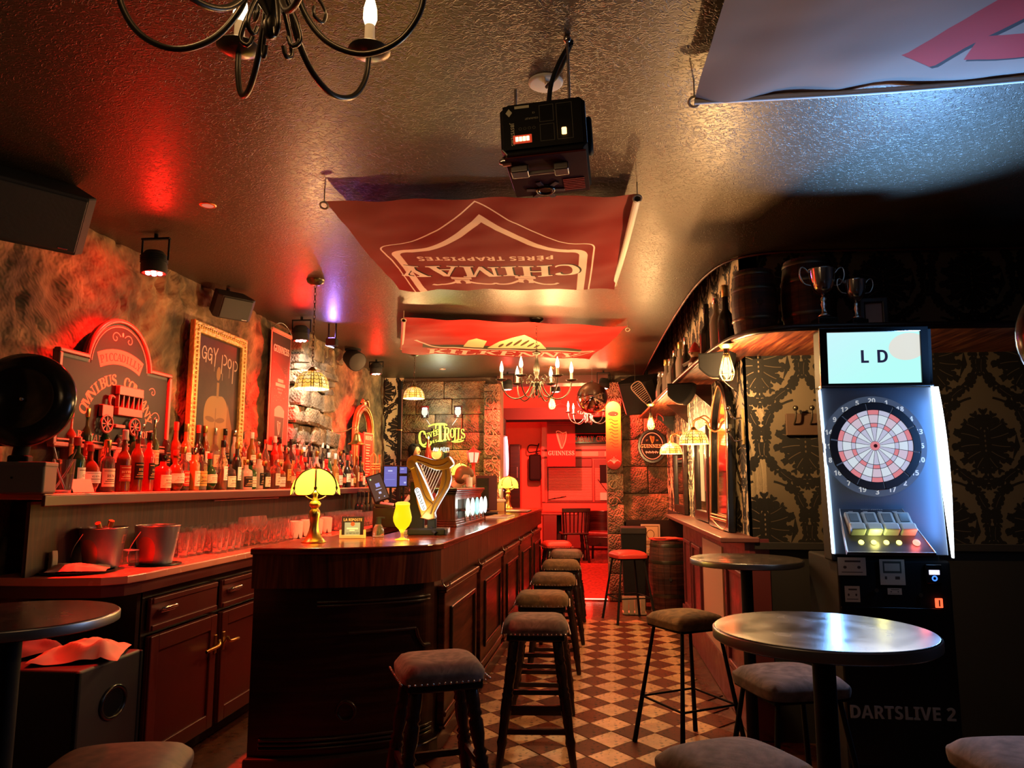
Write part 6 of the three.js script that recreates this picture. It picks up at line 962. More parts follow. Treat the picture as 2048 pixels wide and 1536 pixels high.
  part(t, 'trousers', [fieldMesh([[pel, [0, 0.86, 0], 0.142, 0.14], ...legs.filter((_, i) => i % 5 < 3).map(([a, b, r, q]) => [a, b, r + 0.014, q + 0.016])], 0.035, [-0.3, 0.04, -0.4], [0.3, 1.1, 0.4], 0.015)], trouM);
  part(t, 'shoe', [fieldMesh(legs.filter((_, i) => i % 5 >= 3).slice(0, 2).map(([a, b, r, q]) => [a, b, r + 0.008, q + 0.008]), 0.02, [-0.12, -0.02, -0.25], [0.24, 0.16, 0.0], 0.011)], M.black); part(t, 'shoe', [fieldMesh(legs.filter((_, i) => i % 5 >= 3).slice(2).map(([a, b, r, q]) => [a, b, r + 0.008, q + 0.008]), 0.02, [-0.12, -0.02, 0.0], [0.24, 0.16, 0.25], 0.011)], M.black);
  part(t, 'hair', [fieldMesh([[[0.385, 1.595, 0], [0.43, 1.59, 0], 0.092, 0.082], [[0.36, 1.57, -0.03], [0.36, 1.54, 0.03], 0.075, 0.07], [[0.46, 1.60, -0.03], [0.48, 1.575, 0.04], 0.045, 0.035]], 0.02, [0.22, 1.42, -0.16], [0.56, 1.72, 0.16], 0.008)], hairM);
  part(t, 'eye', [sph(0.0105, 0.498, 1.552, 0.03, 12)], M.white); part(t, 'eye', [sph(0.0105, 0.498, 1.552, -0.03, 12)], M.white); part(t, 'mouth', [tube([[0.518, 1.503, -0.018], [0.523, 1.505, 0], [0.518, 1.503, 0.018]], 0.0035, 10, 6)], std([0.4, 0.12, 0.1], 0.5));
}
{
  const t = thing('menu_screen', 'dark red-lit flat screen back standing on the bar before the carved jamb', 'screen', [-1.235, 1.2, -8.62], 0.05); part(t, 'screen_shell', [rbox(0.25, 0.40, 0.03, 0.008, 0, 0.235, 0)], M.darkRed); part(t, 'back_plate', [rbox(0.14, 0.34, 0.012, 0.004, -0.04, 0.235, 0.018)], M.darkWoodGloss); part(t, 'stand', [rbox(0.18, 0.014, 0.14, 0.004, 0, 0.007, 0), rbox(0.05, 0.06, 0.02, 0.004, 0, 0.04, -0.01)], M.black);
  const p = thing('paper_roll', 'small white paper roll standing on top of the tap tower', 'paper roll', [-1.17, 1.506, -7.02]); part(p, 'roll', [cyl(0.03, 0.03, 0.09, 0, 0.052, 0, 20)], M.white); part(p, 'holder', [cyl(0.006, 0.006, 0.12, 0, 0.06, 0, 10), cyl(0.04, 0.04, 0.01, 0, 0.005, 0, 20)], M.steel);
}

// ================================================================ RIGHT SIDE: SHELF, MIRRORS, LAMPS
{
  const t = thing('wall_shelf', 'long curved wooden shelf running round the corner under the ceiling', 'shelf');
  const front = [[0.62, -9.6], [0.645, -8.6], [0.665, -7.6], [0.69, -6.6], [0.725, -5.6], [0.755, -5.0], [0.79, -4.6], [0.83, -4.35], [0.90, -4.18], [1.0, -4.10], [1.15, -4.075], [1.5, -4.08], [2.4, -4.12], [3.15, -4.15]];
  part(t, 'shelf_board', slabXZ([...front, [3.15, -4.9], [1.0, -4.9], [1.0, -9.6]], 2.37, 2.40, 0.004), std([0.34, 0.19, 0.07], 0.5, 0, { map: woodTex }), 'wooden shelf board');
  part(t, 'front_edge', tube(front.map(([x, z]) => V(x - 0.004, 2.385, z)), 0.02, 90, 8), M.darkWood);
  for (const z of [-9.3, -7.9, -6.3, -5.2]) part(t, 'bracket', [ext(shape([[0, 0], [0.22, 0], [0, -0.2]]), 0.025).rotateY(PI).translate(1.0, 2.37, z)], M.darkWood);
}
// things on the shelf
function shelfBottle(kind, glass, x, z, s, label) { const b = bottle(kind, glass, -1, pick(['black', 'gold', 'silver']), [x, 2.40, z], label); b.scale.setScalar(s); b.userData.group = 'bottles on the high curved shelf'; }
[['tall', 'pale', 0.80, -8.9, 1.15], ['tall', 'pale', 0.79, -8.65, 1.2], ['wine', 'dark', 0.80, -8.35, 1.1], ['tall', 'pale', 0.80, -8.0, 1.3], ['wine', 'pale', 0.80, -7.6, 1.15], ['tall', 'dark', 0.81, -7.25, 1.2], ['tall', 'pale', 0.82, -6.9, 1.25], ['wine', 'dark', 0.83, -6.55, 1.2], ['wine', 'dark', 0.86, -5.55, 1.35], ['tall', 'pale', 0.90, -5.35, 1.4], ['wine', 'dark', 0.93, -5.15, 1.45]].forEach(([k, g, x, z, s], i) => shelfBottle(k, g, x, z, s, `${g} ${k} bottle on the high wall shelf, ${nth(i)} counted from its far end`));
{
  const t = thing('garden_figurine', 'small pale figurine with a red pointed cap and white apron on the high shelf', 'figurine', [0.84, 2.40, -6.05], -0.9); part(t, 'body', [lathe([[0.0001, 0], [0.05, 0], [0.06, 0.03], [0.055, 0.12], [0.035, 0.16], [0.0001, 0.165]], 18)], M.darkRed); part(t, 'head', [sph(0.042, 0, 0.19, 0, 16), sph(0.012, 0, 0.19, 0.042, 8)], std([0.55, 0.32, 0.2], 0.6)); part(t, 'cap', [lathe([[0.047, 0.205], [0.04, 0.235], [0.02, 0.27], [0.0001, 0.29]], 16), torus(0.044, 0.009, 0, 0.208, 0, PI / 2)], M.redPaint); part(t, 'arm', [bar([0.045, 0.13, 0.01], [0.08, 0.09, 0.05], 0.014), bar([-0.045, 0.13, 0.01], [-0.09, 0.10, 0.05], 0.014)], M.white); part(t, 'apron', [sph(0.05, 0, 0.08, 0.022, 14, 1, 1.2, 0.8)], M.white);
}
function barrel(label, x, y, z, r, h, group) {
  const t = thing('barrel', label, 'barrel', [x, y, z], 0, group), n = 20, R = (k) => r * (0.86 + 0.14 * Math.sin(PI * k));
  const st = (j) => { const g = new THREE.CylinderGeometry(1, 1, h, 3, 10, true, j * 2 * PI / n + 0.006, 2 * PI / n - 0.012), p = g.attributes.position; for (let i = 0; i < p.count; i++) { const k = p.getY(i) / h + 0.5, q = R(k); p.setXYZ(i, p.getX(i) * q, p.getY(i) + h / 2, p.getZ(i) * q); } g.computeVertexNormals(); return g; };
  const ms = [[0.12, 0.06, 0.035], [0.10, 0.05, 0.03], [0.14, 0.07, 0.04]].map((c) => std(c, 0.55, 0, { map: woodTexSide }));
  for (let j = 0; j < n; j++) part(t, 'stave', st(j), ms[j % 3]);
  part(t, 'lining', [lathe([[0.0001, 0.015], [R(0.02) - 0.006, 0.015], [R(0.25) - 0.006, h * 0.25], [r - 0.006, h / 2], [R(0.75) - 0.006, h * 0.75], [R(0.98) - 0.006, h - 0.015], [0.0001, h - 0.015]], 24)], M.darkWood);
  for (const k of [0.06, 0.28, 0.72, 0.94]) part(t, 'hoop', [lathe([[R(k - 0.02) + 0.003, h * (k - 0.025)], [R(k) + 0.006, h * k], [R(k + 0.02) + 0.003, h * (k + 0.025)]], 28)], M.iron);
  part(t, 'bung', [T(cyl(0.018, 0.02, 0.02, 0, 0, 0, 14, PI / 2), 0, h * 0.5, r)], M.blackMatte); return t;
}
barrel('small dark keg standing on the shelf at the bend of the corner', 0.99, 2.40, -4.52, 0.135, 0.42, 'kegs on the high shelf'); barrel('second dark keg on the shelf, between the first keg and the trophies', 1.30, 2.40, -4.50, 0.155, 0.47, 'kegs on the high shelf');
barrel('dark wooden barrel used as a table before the far stone wall', 0.88, 0, -9.2, 0.235, 0.87);
{ const m = thing('menu', 'red-lit menu lying on top of the wooden barrel', 'menu', [0.86, 0.87, -9.2], 0.2); part(m, 'pages', [rbox(0.36, 0.012, 0.26, 0.002, 0, 0.012, 0), rbox(0.22, 0.01, 0.3, 0.002, 0.05, 0.023, 0, 0, 0.4)], M.redPaint); part(m, 'cover_print', [plate(0.3, 0.2, 0, 0.0295, 0, -PI / 2)], std([0.7, 0.2, 0.12], 0.4)); }
[['silver trophy cup with two tall handles on the high shelf', 1.30, 1.0], ['smaller silver trophy cup on the high shelf above the lit dart screen', 1.475, 0.8]].forEach(([label, x, s]) => {
  const t = thing('trophy', label, 'trophy', [x, 2.40, -4.22], 0.1, 'trophies on the high shelf'); t.scale.setScalar(s);
  part(t, 'cup', [lathe([[0.0001, 0.19], [0.02, 0.195], [0.05, 0.225], [0.066, 0.28], [0.072, 0.34], [0.075, 0.345], [0.069, 0.34], [0.06, 0.28], [0.0001, 0.21]], 28)], M.chrome); part(t, 'stem', [lathe([[0.0001, 0.06], [0.045, 0.065], [0.02, 0.09], [0.012, 0.12], [0.02, 0.14], [0.012, 0.155], [0.02, 0.175], [0.0001, 0.195]], 20)], M.chrome); part(t, 'handle', [tube([[0.066, 0.25, 0], [0.1, 0.26, 0], [0.125, 0.31, 0], [0.115, 0.355, 0], [0.095, 0.35, 0], [0.074, 0.325, 0]], 0.0055, 24, 6)], M.chrome); part(t, 'handle', [tube([[-0.066, 0.25, 0], [-0.1, 0.26, 0], [-0.125, 0.31, 0], [-0.115, 0.355, 0], [-0.095, 0.35, 0], [-0.074, 0.325, 0]], 0.0055, 24, 6)], M.chrome); part(t, 'plinth', [rbox(0.11, 0.06, 0.11, 0.006, 0, 0.03, 0)], M.blackGloss);
});
{ const t = thing('framed_photo', 'dim small framed photo leaning beside the smaller trophy on the shelf', 'picture', [1.60, 2.40, -4.32], -0.1); part(t, 'frame', [T(pictureFrame(0.14, 0.19, 0.018, 0.012, M.black), 0, 0.095, 0)], M.darkWood); part(t, 'photo_print', [plate(0.115, 0.165, 0, 0.095, 0.006)], std([0.35, 0.2, 0.16], 0.6)); }
// leaded glass twin wall lamps
[['leaded glass dome wall lamp nearer the tall arched mirror', 0.80, -6.0, 1.855, 0.115], ['leaded glass dome wall lamp overlapping the oval black sign', 0.80, -7.75, 1.845, 0.115]].forEach(([label, x, z, y, r], i) => {
  const t = thing('wall_lamp', label, 'wall lamp', [x, y, z], 0, 'leaded glass wall lamps'); part(t, 'lamp_shade', domeGeo(r, 0.115, 0, 0, 0), tiffany, 'leaded glass dome'); part(t, 'lamp_bulb', sph(0.026, 0, 0.035, 0, 12), bulbMat); part(t, 'cap', lathe([[0.0001, 0.14], [0.014, 0.135], [0.026, 0.118], [0.03, 0.11]], 18), M.brassDull);
  part(t, 'scroll_arm', [tube([[0, 0.135, 0], [0.005, 0.18, 0], [0.05, 0.205, 0], [0.10, 0.18, 0], [0.13, 0.12, 0], [0.175, 0.10, 0], [0.195, 0.12, 0]], 0.009, 40, 8), tube([[0.03, 0.2, 0], [0.09, 0.225, 0], [0.13, 0.19, 0], [0.115, 0.16, 0], [0.09, 0.17, 0]], 0.006, 26, 6), T(lathe([[0.0001, 0], [0.05, 0], [0.045, 0.015], [0.02, 0.025], [0.0001, 0.026]], 20), 0.2, 0.12, 0, 0, 0, PI / 2)], M.copper); pointLight(t, WARM, LIGHT.sconce, [0, 0.025, 0], 1.2);
});
{
  const t = thing('arched_mirror', 'tall pointed-arch mirror in a black frame leaning on the wall ledge', 'mirror', [0.955, 1.225, -5.68], -PI / 2);
  const a = (w, h) => { const s = new THREE.Shape(); s.moveTo(-w, 0); s.lineTo(-w, h * 0.62); s.bezierCurveTo(-w, h * 0.85, -w * 0.4, h * 0.97, 0, h); s.bezierCurveTo(w * 0.4, h * 0.97, w, h * 0.85, w, h * 0.62); s.lineTo(w, 0); s.closePath(); return s; };
  const b = new THREE.Group(); b.name = 'leaning_frame'; b.rotation.x = -0.03; t.add(b);
  const o = a(0.42, 1.08); o.holes.push(new THREE.Path(a(0.345, 1.0).getPoints(24).map((p) => V2(p.x, p.y + 0.045)))); part(b, 'frame', [ext(o, 0.035, 0.008, 2, 24)], M.blackGloss); part(b, 'mirror_glass', [T(new THREE.ShapeGeometry(a(0.35, 1.01), 24), 0, 0.04, 0.012)], M.mirror); part(b, 'sill_bead', [rbox(0.7, 0.02, 0.02, 0.006, 0, 0.06, 0.04), rbox(0.7, 0.012, 0.02, 0.004, 0, 0.085, 0.036)], M.copper); part(b, 'inner_bead', [T(tube(a(0.352, 1.01).getPoints(24).map((p) => V(p.x, p.y + 0.045, 0.04)), 0.007, 90, 6))], M.copper);
}
[['flat bar mirror with pasted paper strips between the two wall lamps', -6.78, 0.40, 0.80], ['narrow far bar mirror at the end of the wall ledge', -8.5, 0.5, 0.72]].forEach(([label, z, w, h], i) => {
  const t = thing('wall_mirror', label, 'mirror', [0.985, 1.23 + h / 2, z], -PI / 2, 'mirrors along the damask wall'); part(t, 'frame', [pictureFrame(w * 2, h, 0.07, 0.03, 0)], M.darkWood); part(t, 'mirror_glass', [plate(w * 2 - 0.13, h - 0.13, 0, 0, 0.012)], M.mirror); if (!i) { part(t, 'paper_strip', [box(0.20, 0.52, 0.002, -0.02, 0.02, 0.0145)], M.paper); part(t, 'paper_strip', [box(0.10, 0.36, 0.002, 0.20, 0.03, 0.0145)], M.redPaint); }
});
{ const t = thing('coat_rack', 'dark wall coat rack with round knobs beside the arched mirror', 'coat rack', [1.36, 1.92, -4.885]); part(t, 'board', [rbox(0.26, 0.14, 0.02, 0.006, 0, 0, 0)], std([0.06, 0.03, 0.016], 0.7)); for (const x of [-0.08, 0.02]) part(t, 'knob', [tube([[x, 0, 0.01], [x, 0.03, 0.05], [x, 0.09, 0.06]], 0.006, 12, 6), sph(0.017, x, 0.1, 0.06, 12)], M.iron); }
{ const t = thing('coat_hook', 'pair of round-ended brass hooks on the damask corner above the ledge', 'hook', [0.995, 1.92, -5.05], -PI / 2); part(t, 'plate', [rbox(0.05, 0.24, 0.012, 0.004)], M.brassDull); for (const y of [0.09, -0.06]) part(t, 'hook_arm', [tube([[0, y - 0.03, 0.006], [0, y - 0.03, 0.06], [0, y + 0.03, 0.09]], 0.006, 14, 6), sph(0.018, 0, y + 0.035, 0.092, 12)], M.chrome); }
{
  const t = thing('oval_sign', 'oval black stout sign with a gold harp on the far stone wall', 'sign', [0.80, 2.045, -10.17]); const e = (a, b) => { const s = new THREE.Shape(); s.absellipse(0, 0, a, b, 0, 2 * PI); return s; };
  const tex = canvasTex(420, 512, (c, w, h) => { c.fillStyle = '#100806'; c.fillRect(0, 0, w, h); c.strokeStyle = '#e8b0a0'; c.lineWidth = 12; c.beginPath(); c.ellipse(w / 2, h / 2, w * 0.42, h * 0.43, 0, 0, 7); c.stroke(); harpPath(c, w / 2, h * 0.29, 0.75, '#d9a84c'); c.fillStyle = '#d9a84c'; c.font = '34px serif'; c.textAlign = 'center'; c.fillText('17', w * 0.30, h * 0.34); c.fillText('59', w * 0.70, h * 0.34); c.fillStyle = '#100806'; c.fillRect(0, h * 0.42, w, h * 0.17); c.fillStyle = '#f0cf9a'; c.font = 'bold 84px serif'; c.fillText('GUINNESS', w / 2, h * 0.56, w * 0.94); c.strokeStyle = '#f0cfc4'; c.lineWidth = 7; c.beginPath(); c.moveTo(w * 0.24, h * 0.72); for (let i = 0; i < 12; i++) c.quadraticCurveTo(w * (0.26 + i * 0.042), h * (0.62 + 0.03 * (i % 3)), w * (0.28 + i * 0.042), h * (0.73 - 0.02 * (i % 2))); c.stroke(); });
  const g = new THREE.ShapeGeometry(e(0.165, 0.20), 40), uv = g.attributes.uv, p = g.attributes.position; for (let i = 0; i < uv.count; i++) uv.setXY(i, p.getX(i) / 0.34 + 0.5, p.getY(i) / 0.41 + 0.5); part(t, 'sign_face', keepUV(g.translate(0, 0, 0.022)), printMat(tex, 0.35)); const o = e(0.188, 0.226); o.holes.push(new THREE.Path(e(0.162, 0.197).getPoints(40))); part(t, 'rim', [ext(o, 0.022, 0.006, 2, 40)], M.blackGloss); part(t, 'backing', [ext(e(0.18, 0.215), 0.012, 0, 1, 32)], M.black);
}
{
  const t = thing('iron_grill', 'red-lit iron grill rack on a handle hanging in the far corner', 'grill rack', [0.60, 2.62, -8.95], -0.15); const b = new THREE.Group(); b.name = 'rack_frame'; b.rotation.z = 0.62; t.add(b);
  part(b, 'outer_ring', [tube([[-0.055, 0.14, 0], [0.055, 0.14, 0], [0.06, 0.0, 0], [0.03, -0.15, 0], [0, -0.19, 0], [-0.03, -0.15, 0], [-0.06, 0.0, 0]], 0.007, 60, 6, true)], M.maroonLight); for (let i = 0; i < 11; i++) { const y = 0.12 - i * 0.024, w = 0.058 - Math.max(0, i - 5) * 0.006; part(b, 'cross_bar', bar([-w, y, 0], [w, y, 0], 0.004, 6), M.maroonLight); } part(b, 'handle', [bar([0, -0.18, 0], [0, -0.30, 0], 0.009)], M.maroonLight); part(b, 'claw', [tube([[0, -0.30, 0], [0.06, -0.34, 0.01], [0.13, -0.31, 0.01]], 0.006, 14, 6), tube([[0, -0.30, 0], [-0.05, -0.35, 0.01], [-0.10, -0.36, 0.01]], 0.006, 14, 6), tube([[0, -0.3, 0], [0.02, -0.38, 0], [0.0, -0.42, 0]], 0.006, 14, 6)], M.redPaint); part(t, 'hanging_wire', [bar([-0.08, 0.12, 0], [-0.08, 0.42, 0], 0.002)], M.iron);
}
{
  const t = thing('skateboard_deck', 'yellow and red skateboard deck hung on the doorway jamb', 'skateboard', [0.285, 2.19, -10.10]); const s = new THREE.Shape(); const w = 0.10, h = 0.46; s.moveTo(-w, -h + w); s.absarc(0, -h + w, w, PI, 2 * PI); s.lineTo(w, h - w); s.absarc(0, h - w, w, 0, PI); s.closePath(); part(t, 'deck', [ext(s, 0.012, 0.003, 1, 20)], M.wood);
  const tex = canvasTex(160, 700, (c, W, H) => { const g = c.createLinearGradient(0, 0, 0, H); g.addColorStop(0, '#e8f07a'); g.addColorStop(0.25, '#f0c23a'); g.addColorStop(0.55, '#e8823a'); g.addColorStop(0.75, '#c8332a'); g.addColorStop(1, '#4a1210'); c.fillStyle = g; c.fillRect(0, 0, W, H); c.fillStyle = '#d8402a'; c.beginPath(); c.ellipse(80, 130, 56, 26, 0, 0, 7); c.fill(); c.strokeStyle = '#b5301c'; c.lineWidth = 7; for (let i = 0; i < 9; i++) { c.beginPath(); c.moveTo(30 + (i % 3) * 12, 190 + i * 34); c.bezierCurveTo(80, 170 + i * 34, 60, 220 + i * 34, 130, 200 + i * 34); c.stroke(); } c.strokeStyle = '#f0a09a'; c.lineWidth = 6; for (let k = -3; k <= 3; k++) { c.beginPath(); c.moveTo(80, 640); c.quadraticCurveTo(80 + k * 12, 590, 80 + k * 22, 570 + Math.abs(k) * 18); c.stroke(); } });
  const g = new THREE.ShapeGeometry(s, 20), uv = g.attributes.uv, p = g.attributes.position; for (let i = 0; i < uv.count; i++) uv.setXY(i, p.getX(i) / 0.2 + 0.5, p.getY(i) / 0.92 + 0.5); part(t, 'deck_print', keepUV(g.translate(0, 0, 0.0165)), printMat(tex, 0.35)); for (const a of [-1, 1]) for (const b of [-1, 1]) part(t, 'bolt', sph(0.006, a * 0.03, b * 0.28, 0.017, 8), M.chrome);
}
[['paper notice with a framed crest on the dark panel by the barrel', 0.75, 0.86, 0.24, 0.28], ['smaller paper notice below the crest notice by the barrel', 0.76, 0.655, 0.22, 0.1]].forEach(([label, x, y, w, h]) => { const t = thing('notice', label, 'notice', [x, y, -10.155]); const tex = canvasTex(200, 200, (c, W, H) => { c.fillStyle = '#c9b48a'; c.fillRect(0, 0, W, H); c.strokeStyle = '#4a3520'; c.lineWidth = 6; c.strokeRect(14, 14, W - 28, H - 28); c.beginPath(); c.arc(W / 2, H * 0.45, 40, 0, 7); c.stroke(); c.fillStyle = '#4a3520'; for (let i = 0; i < 4; i++) c.fillRect(40, 150 + i * 9, 120, 4); }); part(t, 'paper_print', [plate(w, h, 0, 0, 0.004)], printMat(tex)); part(t, 'backing', [box(w + 0.01, h + 0.01, 0.006)], M.paper); });
{ const t = thing('bin', 'black bin with a swing lid beyond the far tall stool', 'bin', [0.50, 0, -9.7]); part(t, 'body', [T(ext(shape([[-0.12, 0], [0.12, 0], [0.145, 0.9], [-0.145, 0.9]]), 0.24, 0.012, 2), 0, 0.012, -0.12)], M.black); part(t, 'lid', [rbox(0.32, 0.09, 0.3, 0.02, 0, 0.955, 0)], M.blackMatte); const w = thing('crate', 'pale wooden crate glowing behind the legs of the far tall stool', 'crate', [0.47, 0, -9.27]); for (let i = 0; i < 4; i++) part(w, 'slat', [rbox(0.055, 0.2, 0.012, 0.002, -0.1 + i * 0.067, 0.1, 0.09)], M.beige); part(w, 'frame', [rbox(0.28, 0.02, 0.18, 0.003, 0, 0.012, 0), rbox(0.28, 0.18, 0.012, 0.003, 0, 0.1, -0.085)], M.beige); }
{ const t = thing('dish_lamp', 'black glossy dish lamp at the dark wall edge beyond the dart machine', 'lamp', [1.585, 2.02, -2.45], -0.5); part(t, 'dish', [T(lathe([[0.0001, 0.01], [0.05, 0.012], [0.11, 0.03], [0.135, 0.05], [0.15, 0.055], [0.19, 0.045], [0.222, 0.01], [0.226, -0.01], [0.215, -0.03], [0.15, -0.06], [0.0001, -0.08]], 56), 0, 0, 0, PI / 2)], M.blackGloss); part(t, 'neck', [bar([0, -0.15, -0.06], [0, -0.35, -0.08], 0.03, 16)], M.black); part(t, 'stand', [bar([0, -0.33, -0.08], [0, -2.0, -0.08], 0.018, 14), T(lathe([[0.0001, 0], [0.16, 0], [0.15, 0.02], [0.03, 0.04], [0.0001, 0.04]], 24), 0, -2.02, -0.08)], M.black); }

// ================================================================ DART MACHINE
function makeDartMachine(strong) {
  const t = thing('dart_machine', '', 'dart machine', [0, 0, 0], 0); // front faces +z, board centre at x 0, z 0
  part(t, 'cabinet', [rbox(0.52, 1.16, 0.5, 0.012, 0.06, 0.60, -0.31), rbox(0.50, 0.94, 0.13, 0.012, 0.03, 1.64, -0.135), rbox(0.28, 1.15, 0.45, 0.012, 0.12, 1.70, -0.40), rbox(0.50, 0.12, 0.56, 0.01, 0.06, 0.08, -0.26)], M.black);
  part(t, 'step_plate', [rbox(0.56, 0.03, 0.16, 0.006, 0.02, 0.155, 0.02)], M.steel, 'brushed metal step at the foot');
  // raised hood with the screen
  const hood = new THREE.Group(); hood.name = 'screen_hood'; hood.position.set(0.015, 2.165, 0.0); hood.rotation.x = 0.06; t.add(hood);
  part(hood, 'hood_shell', [rbox(0.52, 0.30, 0.16, 0.014, 0.02, 0, -0.10)], M.black);
  const ld = canvasTex(640, 370, (c, w, h) => { const g = c.createLinearGradient(0, 0, w * 0.4, h); g.addColorStop(0, '#bfe9ee'); g.addColorStop(1, '#aef0ea'); c.fillStyle = g; c.fillRect(0, 0, w, h); c.fillStyle = 'rgba(226,205,196,.75)'; c.beginPath(); c.ellipse(555, 110, 130, 95, -0.2, 0, 7); c.fill(); c.fillStyle = '#20203c'; c.font = 'bold 128px sans-serif'; c.textAlign = 'center'; c.fillText('L', 258, 222); c.fillText('D', 380, 222); });
  part(hood, 'screen_face', [plate(0.445, 0.258, 0, 0, -0.0175)], litPrint(ld, 1.15), 'bright pale screen with two letters'); part(hood, 'bezel', [(() => { const s = shape([[-0.255, -0.148], [0.255, -0.148], [0.255, 0.148], [-0.255, 0.148]]); s.holes.push(new THREE.Path([V2(-0.2225, -0.129), V2(-0.2225, 0.129), V2(0.2225, 0.129), V2(0.2225, -0.129)])); return T(ext(s, 0.012, 0.002, 1), 0, 0, -0.021); })()], M.blackGloss);
  // board panel
  const pnl = new THREE.Group(); pnl.name = 'board_panel'; t.add(pnl);
  const blueGrey = std([0.26, 0.36, 0.52], 0.4, 0.2);
  part(pnl, 'face_plate', [(() => { const s = shape([[-0.235, 0.29], [0.285, 0.29], [0.30, -0.30], [0.305, -0.52], [-0.21, -0.52], [-0.215, -0.30]]); return T(ext(s, 0.012, 0.003, 1), 0, 1.73, -0.06); })()], blueGrey);
  part(pnl, 'top_edge', [rbox(0.53, 0.012, 0.05, 0.004, 0.024, 2.025, -0.04)], M.steel);
  const side = strong ? glow([0.82, 0.92, 1], 4.5, 0x999999) : glow([0.7, 0.85, 1], 1.6, 0x888888);
  // curved side lights
  const sl = new THREE.Shape(); sl.moveTo(0, 0.285); sl.lineTo(0.022, 0.285); sl.quadraticCurveTo(0.052, 0.05, 0.046, -0.25); sl.lineTo(0.036, -0.53); sl.lineTo(0.020, -0.25); sl.closePath();
  part(t, 'side_light', [T(ext(sl, 0.024, 0.003, 1, 20), 0.288, 1.73, -0.05)], side, 'overbright white side light'); part(t, 'side_light', [T(rbox(0.007, 0.80, 0.02, 0.003), -0.233, 1.61, -0.045, 0, 0, 0.028)], side, 'thin lit edge');
  // the board
  const b = new THREE.Group(); b.name = 'dartboard'; b.position.set(0, 1.73, -0.042); t.add(b);
  const nums = [20, 1, 18, 4, 13, 6, 10, 15, 2, 17, 3, 19, 7, 16, 8, 11, 14, 9, 12, 5];
  const ringTex = canvasTex(640, 640, (c, w) => { c.fillStyle = '#56647c'; c.fillRect(0, 0, w, w); c.font = 'bold 44px sans-serif'; c.textAlign = 'center'; c.textBaseline = 'middle'; c.fillStyle = '#f4faff'; nums.forEach((n, i) => { const a = i * PI / 10 - PI / 2; c.fillText(String(n), w / 2 + 0.455 * w * Math.cos(a), w / 2 + 0.455 * w * Math.sin(a)); }); });
  const R = 0.245; part(b, 'number_ring_light', [keepUV(T(new THREE.CircleGeometry(R, 60), 0, 0, 0.004))], new THREE.MeshStandardMaterial({ map: ringTex, roughness: 0.4, emissive: 0xffffff, emissiveMap: ringTex, emissiveIntensity: strong ? 0.5 : 0.9 }), 'dull blue ring of numbers');
  const sect = (r0, r1, a0, a1, d, z) => { const s = new THREE.Shape(); s.absarc(0, 0, r1, a0, a1, false); s.absarc(0, 0, r0, a1, a0, true); s.closePath(); return T(ext(s, d, 0, 1, 6), 0, 0, z); };
  for (let k = 0; k < 10; k++) { const a0 = PI / 2 + PI / 20 + k * PI / 5; part(b, 'outer_segment', [sect(0.178, 0.212, a0 + 0.02, a0 + PI / 5 - 0.02, 0.014, 0.005)], std([0.05, 0.06, 0.085], 0.5)); }
  part(b, 'rim_ring', [torus(0.213, 0.003, 0, 0, 0.014)], M.blackGloss);
  const e = strong ? 0.75 : 1.2, red = glow([1, 0.30, 0.34], e * 0.9, 0x552222), pale = glow([0.80, 0.90, 0.98], e, 0x888888), lil = glow([0.70, 0.70, 0.90], e * 0.9, 0x777788), pink = glow([0.86, 0.70, 0.82], e * 0.9, 0x776677);
  nums.forEach((n, i) => { const a0 = PI / 2 - (i + 0.5) * PI / 10 + 0.012, a1 = a0 + PI / 10 - 0.024, even = i % 2 === 0; [[0.155, 0.176, even ? red : lil], [0.113, 0.152, even ? pink : pale], [0.094, 0.110, even ? red : lil], [0.024, 0.091, even ? lil : pale]].forEach(([r0, r1, m]) => part(b, 'lit_segment_light', [sect(r0, r1, a0, a1, 0.01, 0.005)], m)); });
  part(b, 'wire_web', [...[0.0922, 0.1118, 0.1535, 0.177].map((r) => torus(r, 0.0012, 0, 0, 0.014, 0, 0, 0, 60)), ...nums.map((_, i) => box(0.0022, 0.155, 0.004, 0, 0.0, 0).translate(0, 0.0995, 0.013).rotateZ((i + 0.5) * PI / 10))], std([0.08, 0.08, 0.1], 0.4)); part(b, 'outer_bull', [T(cyl(0.021, 0.021, 0.012, 0, 0, 0, 24, PI / 2), 0, 0, 0.011)], red); part(b, 'bullseye', [T(cyl(0.009, 0.009, 0.014, 0, 0, 0, 16, PI / 2), 0, 0, 0.012)], std([0.25, 0.03, 0.03], 0.4));
  // sloping control desk
  const d = new THREE.Group(); d.name = 'control_desk'; d.position.set(-0.02, 1.335, 0.03); d.rotation.x = -0.75; t.add(d);
  const ds = shape([[-0.155, 0.145], [0.125, 0.145], [0.195, -0.145], [-0.19, -0.145]]); part(d, 'desk_plate', [T(ext(ds, 0.014, 0.003, 1), 0, 0, -0.012)], std([0.09, 0.09, 0.11], 0.3, 0.4)); part(d, 'desk_edge', [bar([-0.155, 0.145, 0.006], [0.125, 0.145, 0.006], 0.0025, 6), bar([0.125, 0.145, 0.006], [0.195, -0.145, 0.006], 0.0025, 6), bar([0.195, -0.145, 0.006], [-0.19, -0.145, 0.006], 0.003, 6), bar([-0.19, -0.145, 0.006], [-0.155, 0.145, 0.006], 0.0025, 6)], M.steel);
  part(d, 'lettering', [T(textGeo('DARTSLIVE2', 0.013, 0.002), -0.01, 0.118, 0.004)], M.white); part(d, 'arrow_mark', [-1.5, -0.5, 0.5, 1.5].map((k) => T(ext(shape([[-0.012, 0.008], [0.012, 0.008], [0, -0.008]]), 0.002), -0.01 + k * 0.068, 0.095, 0.004)), M.white);
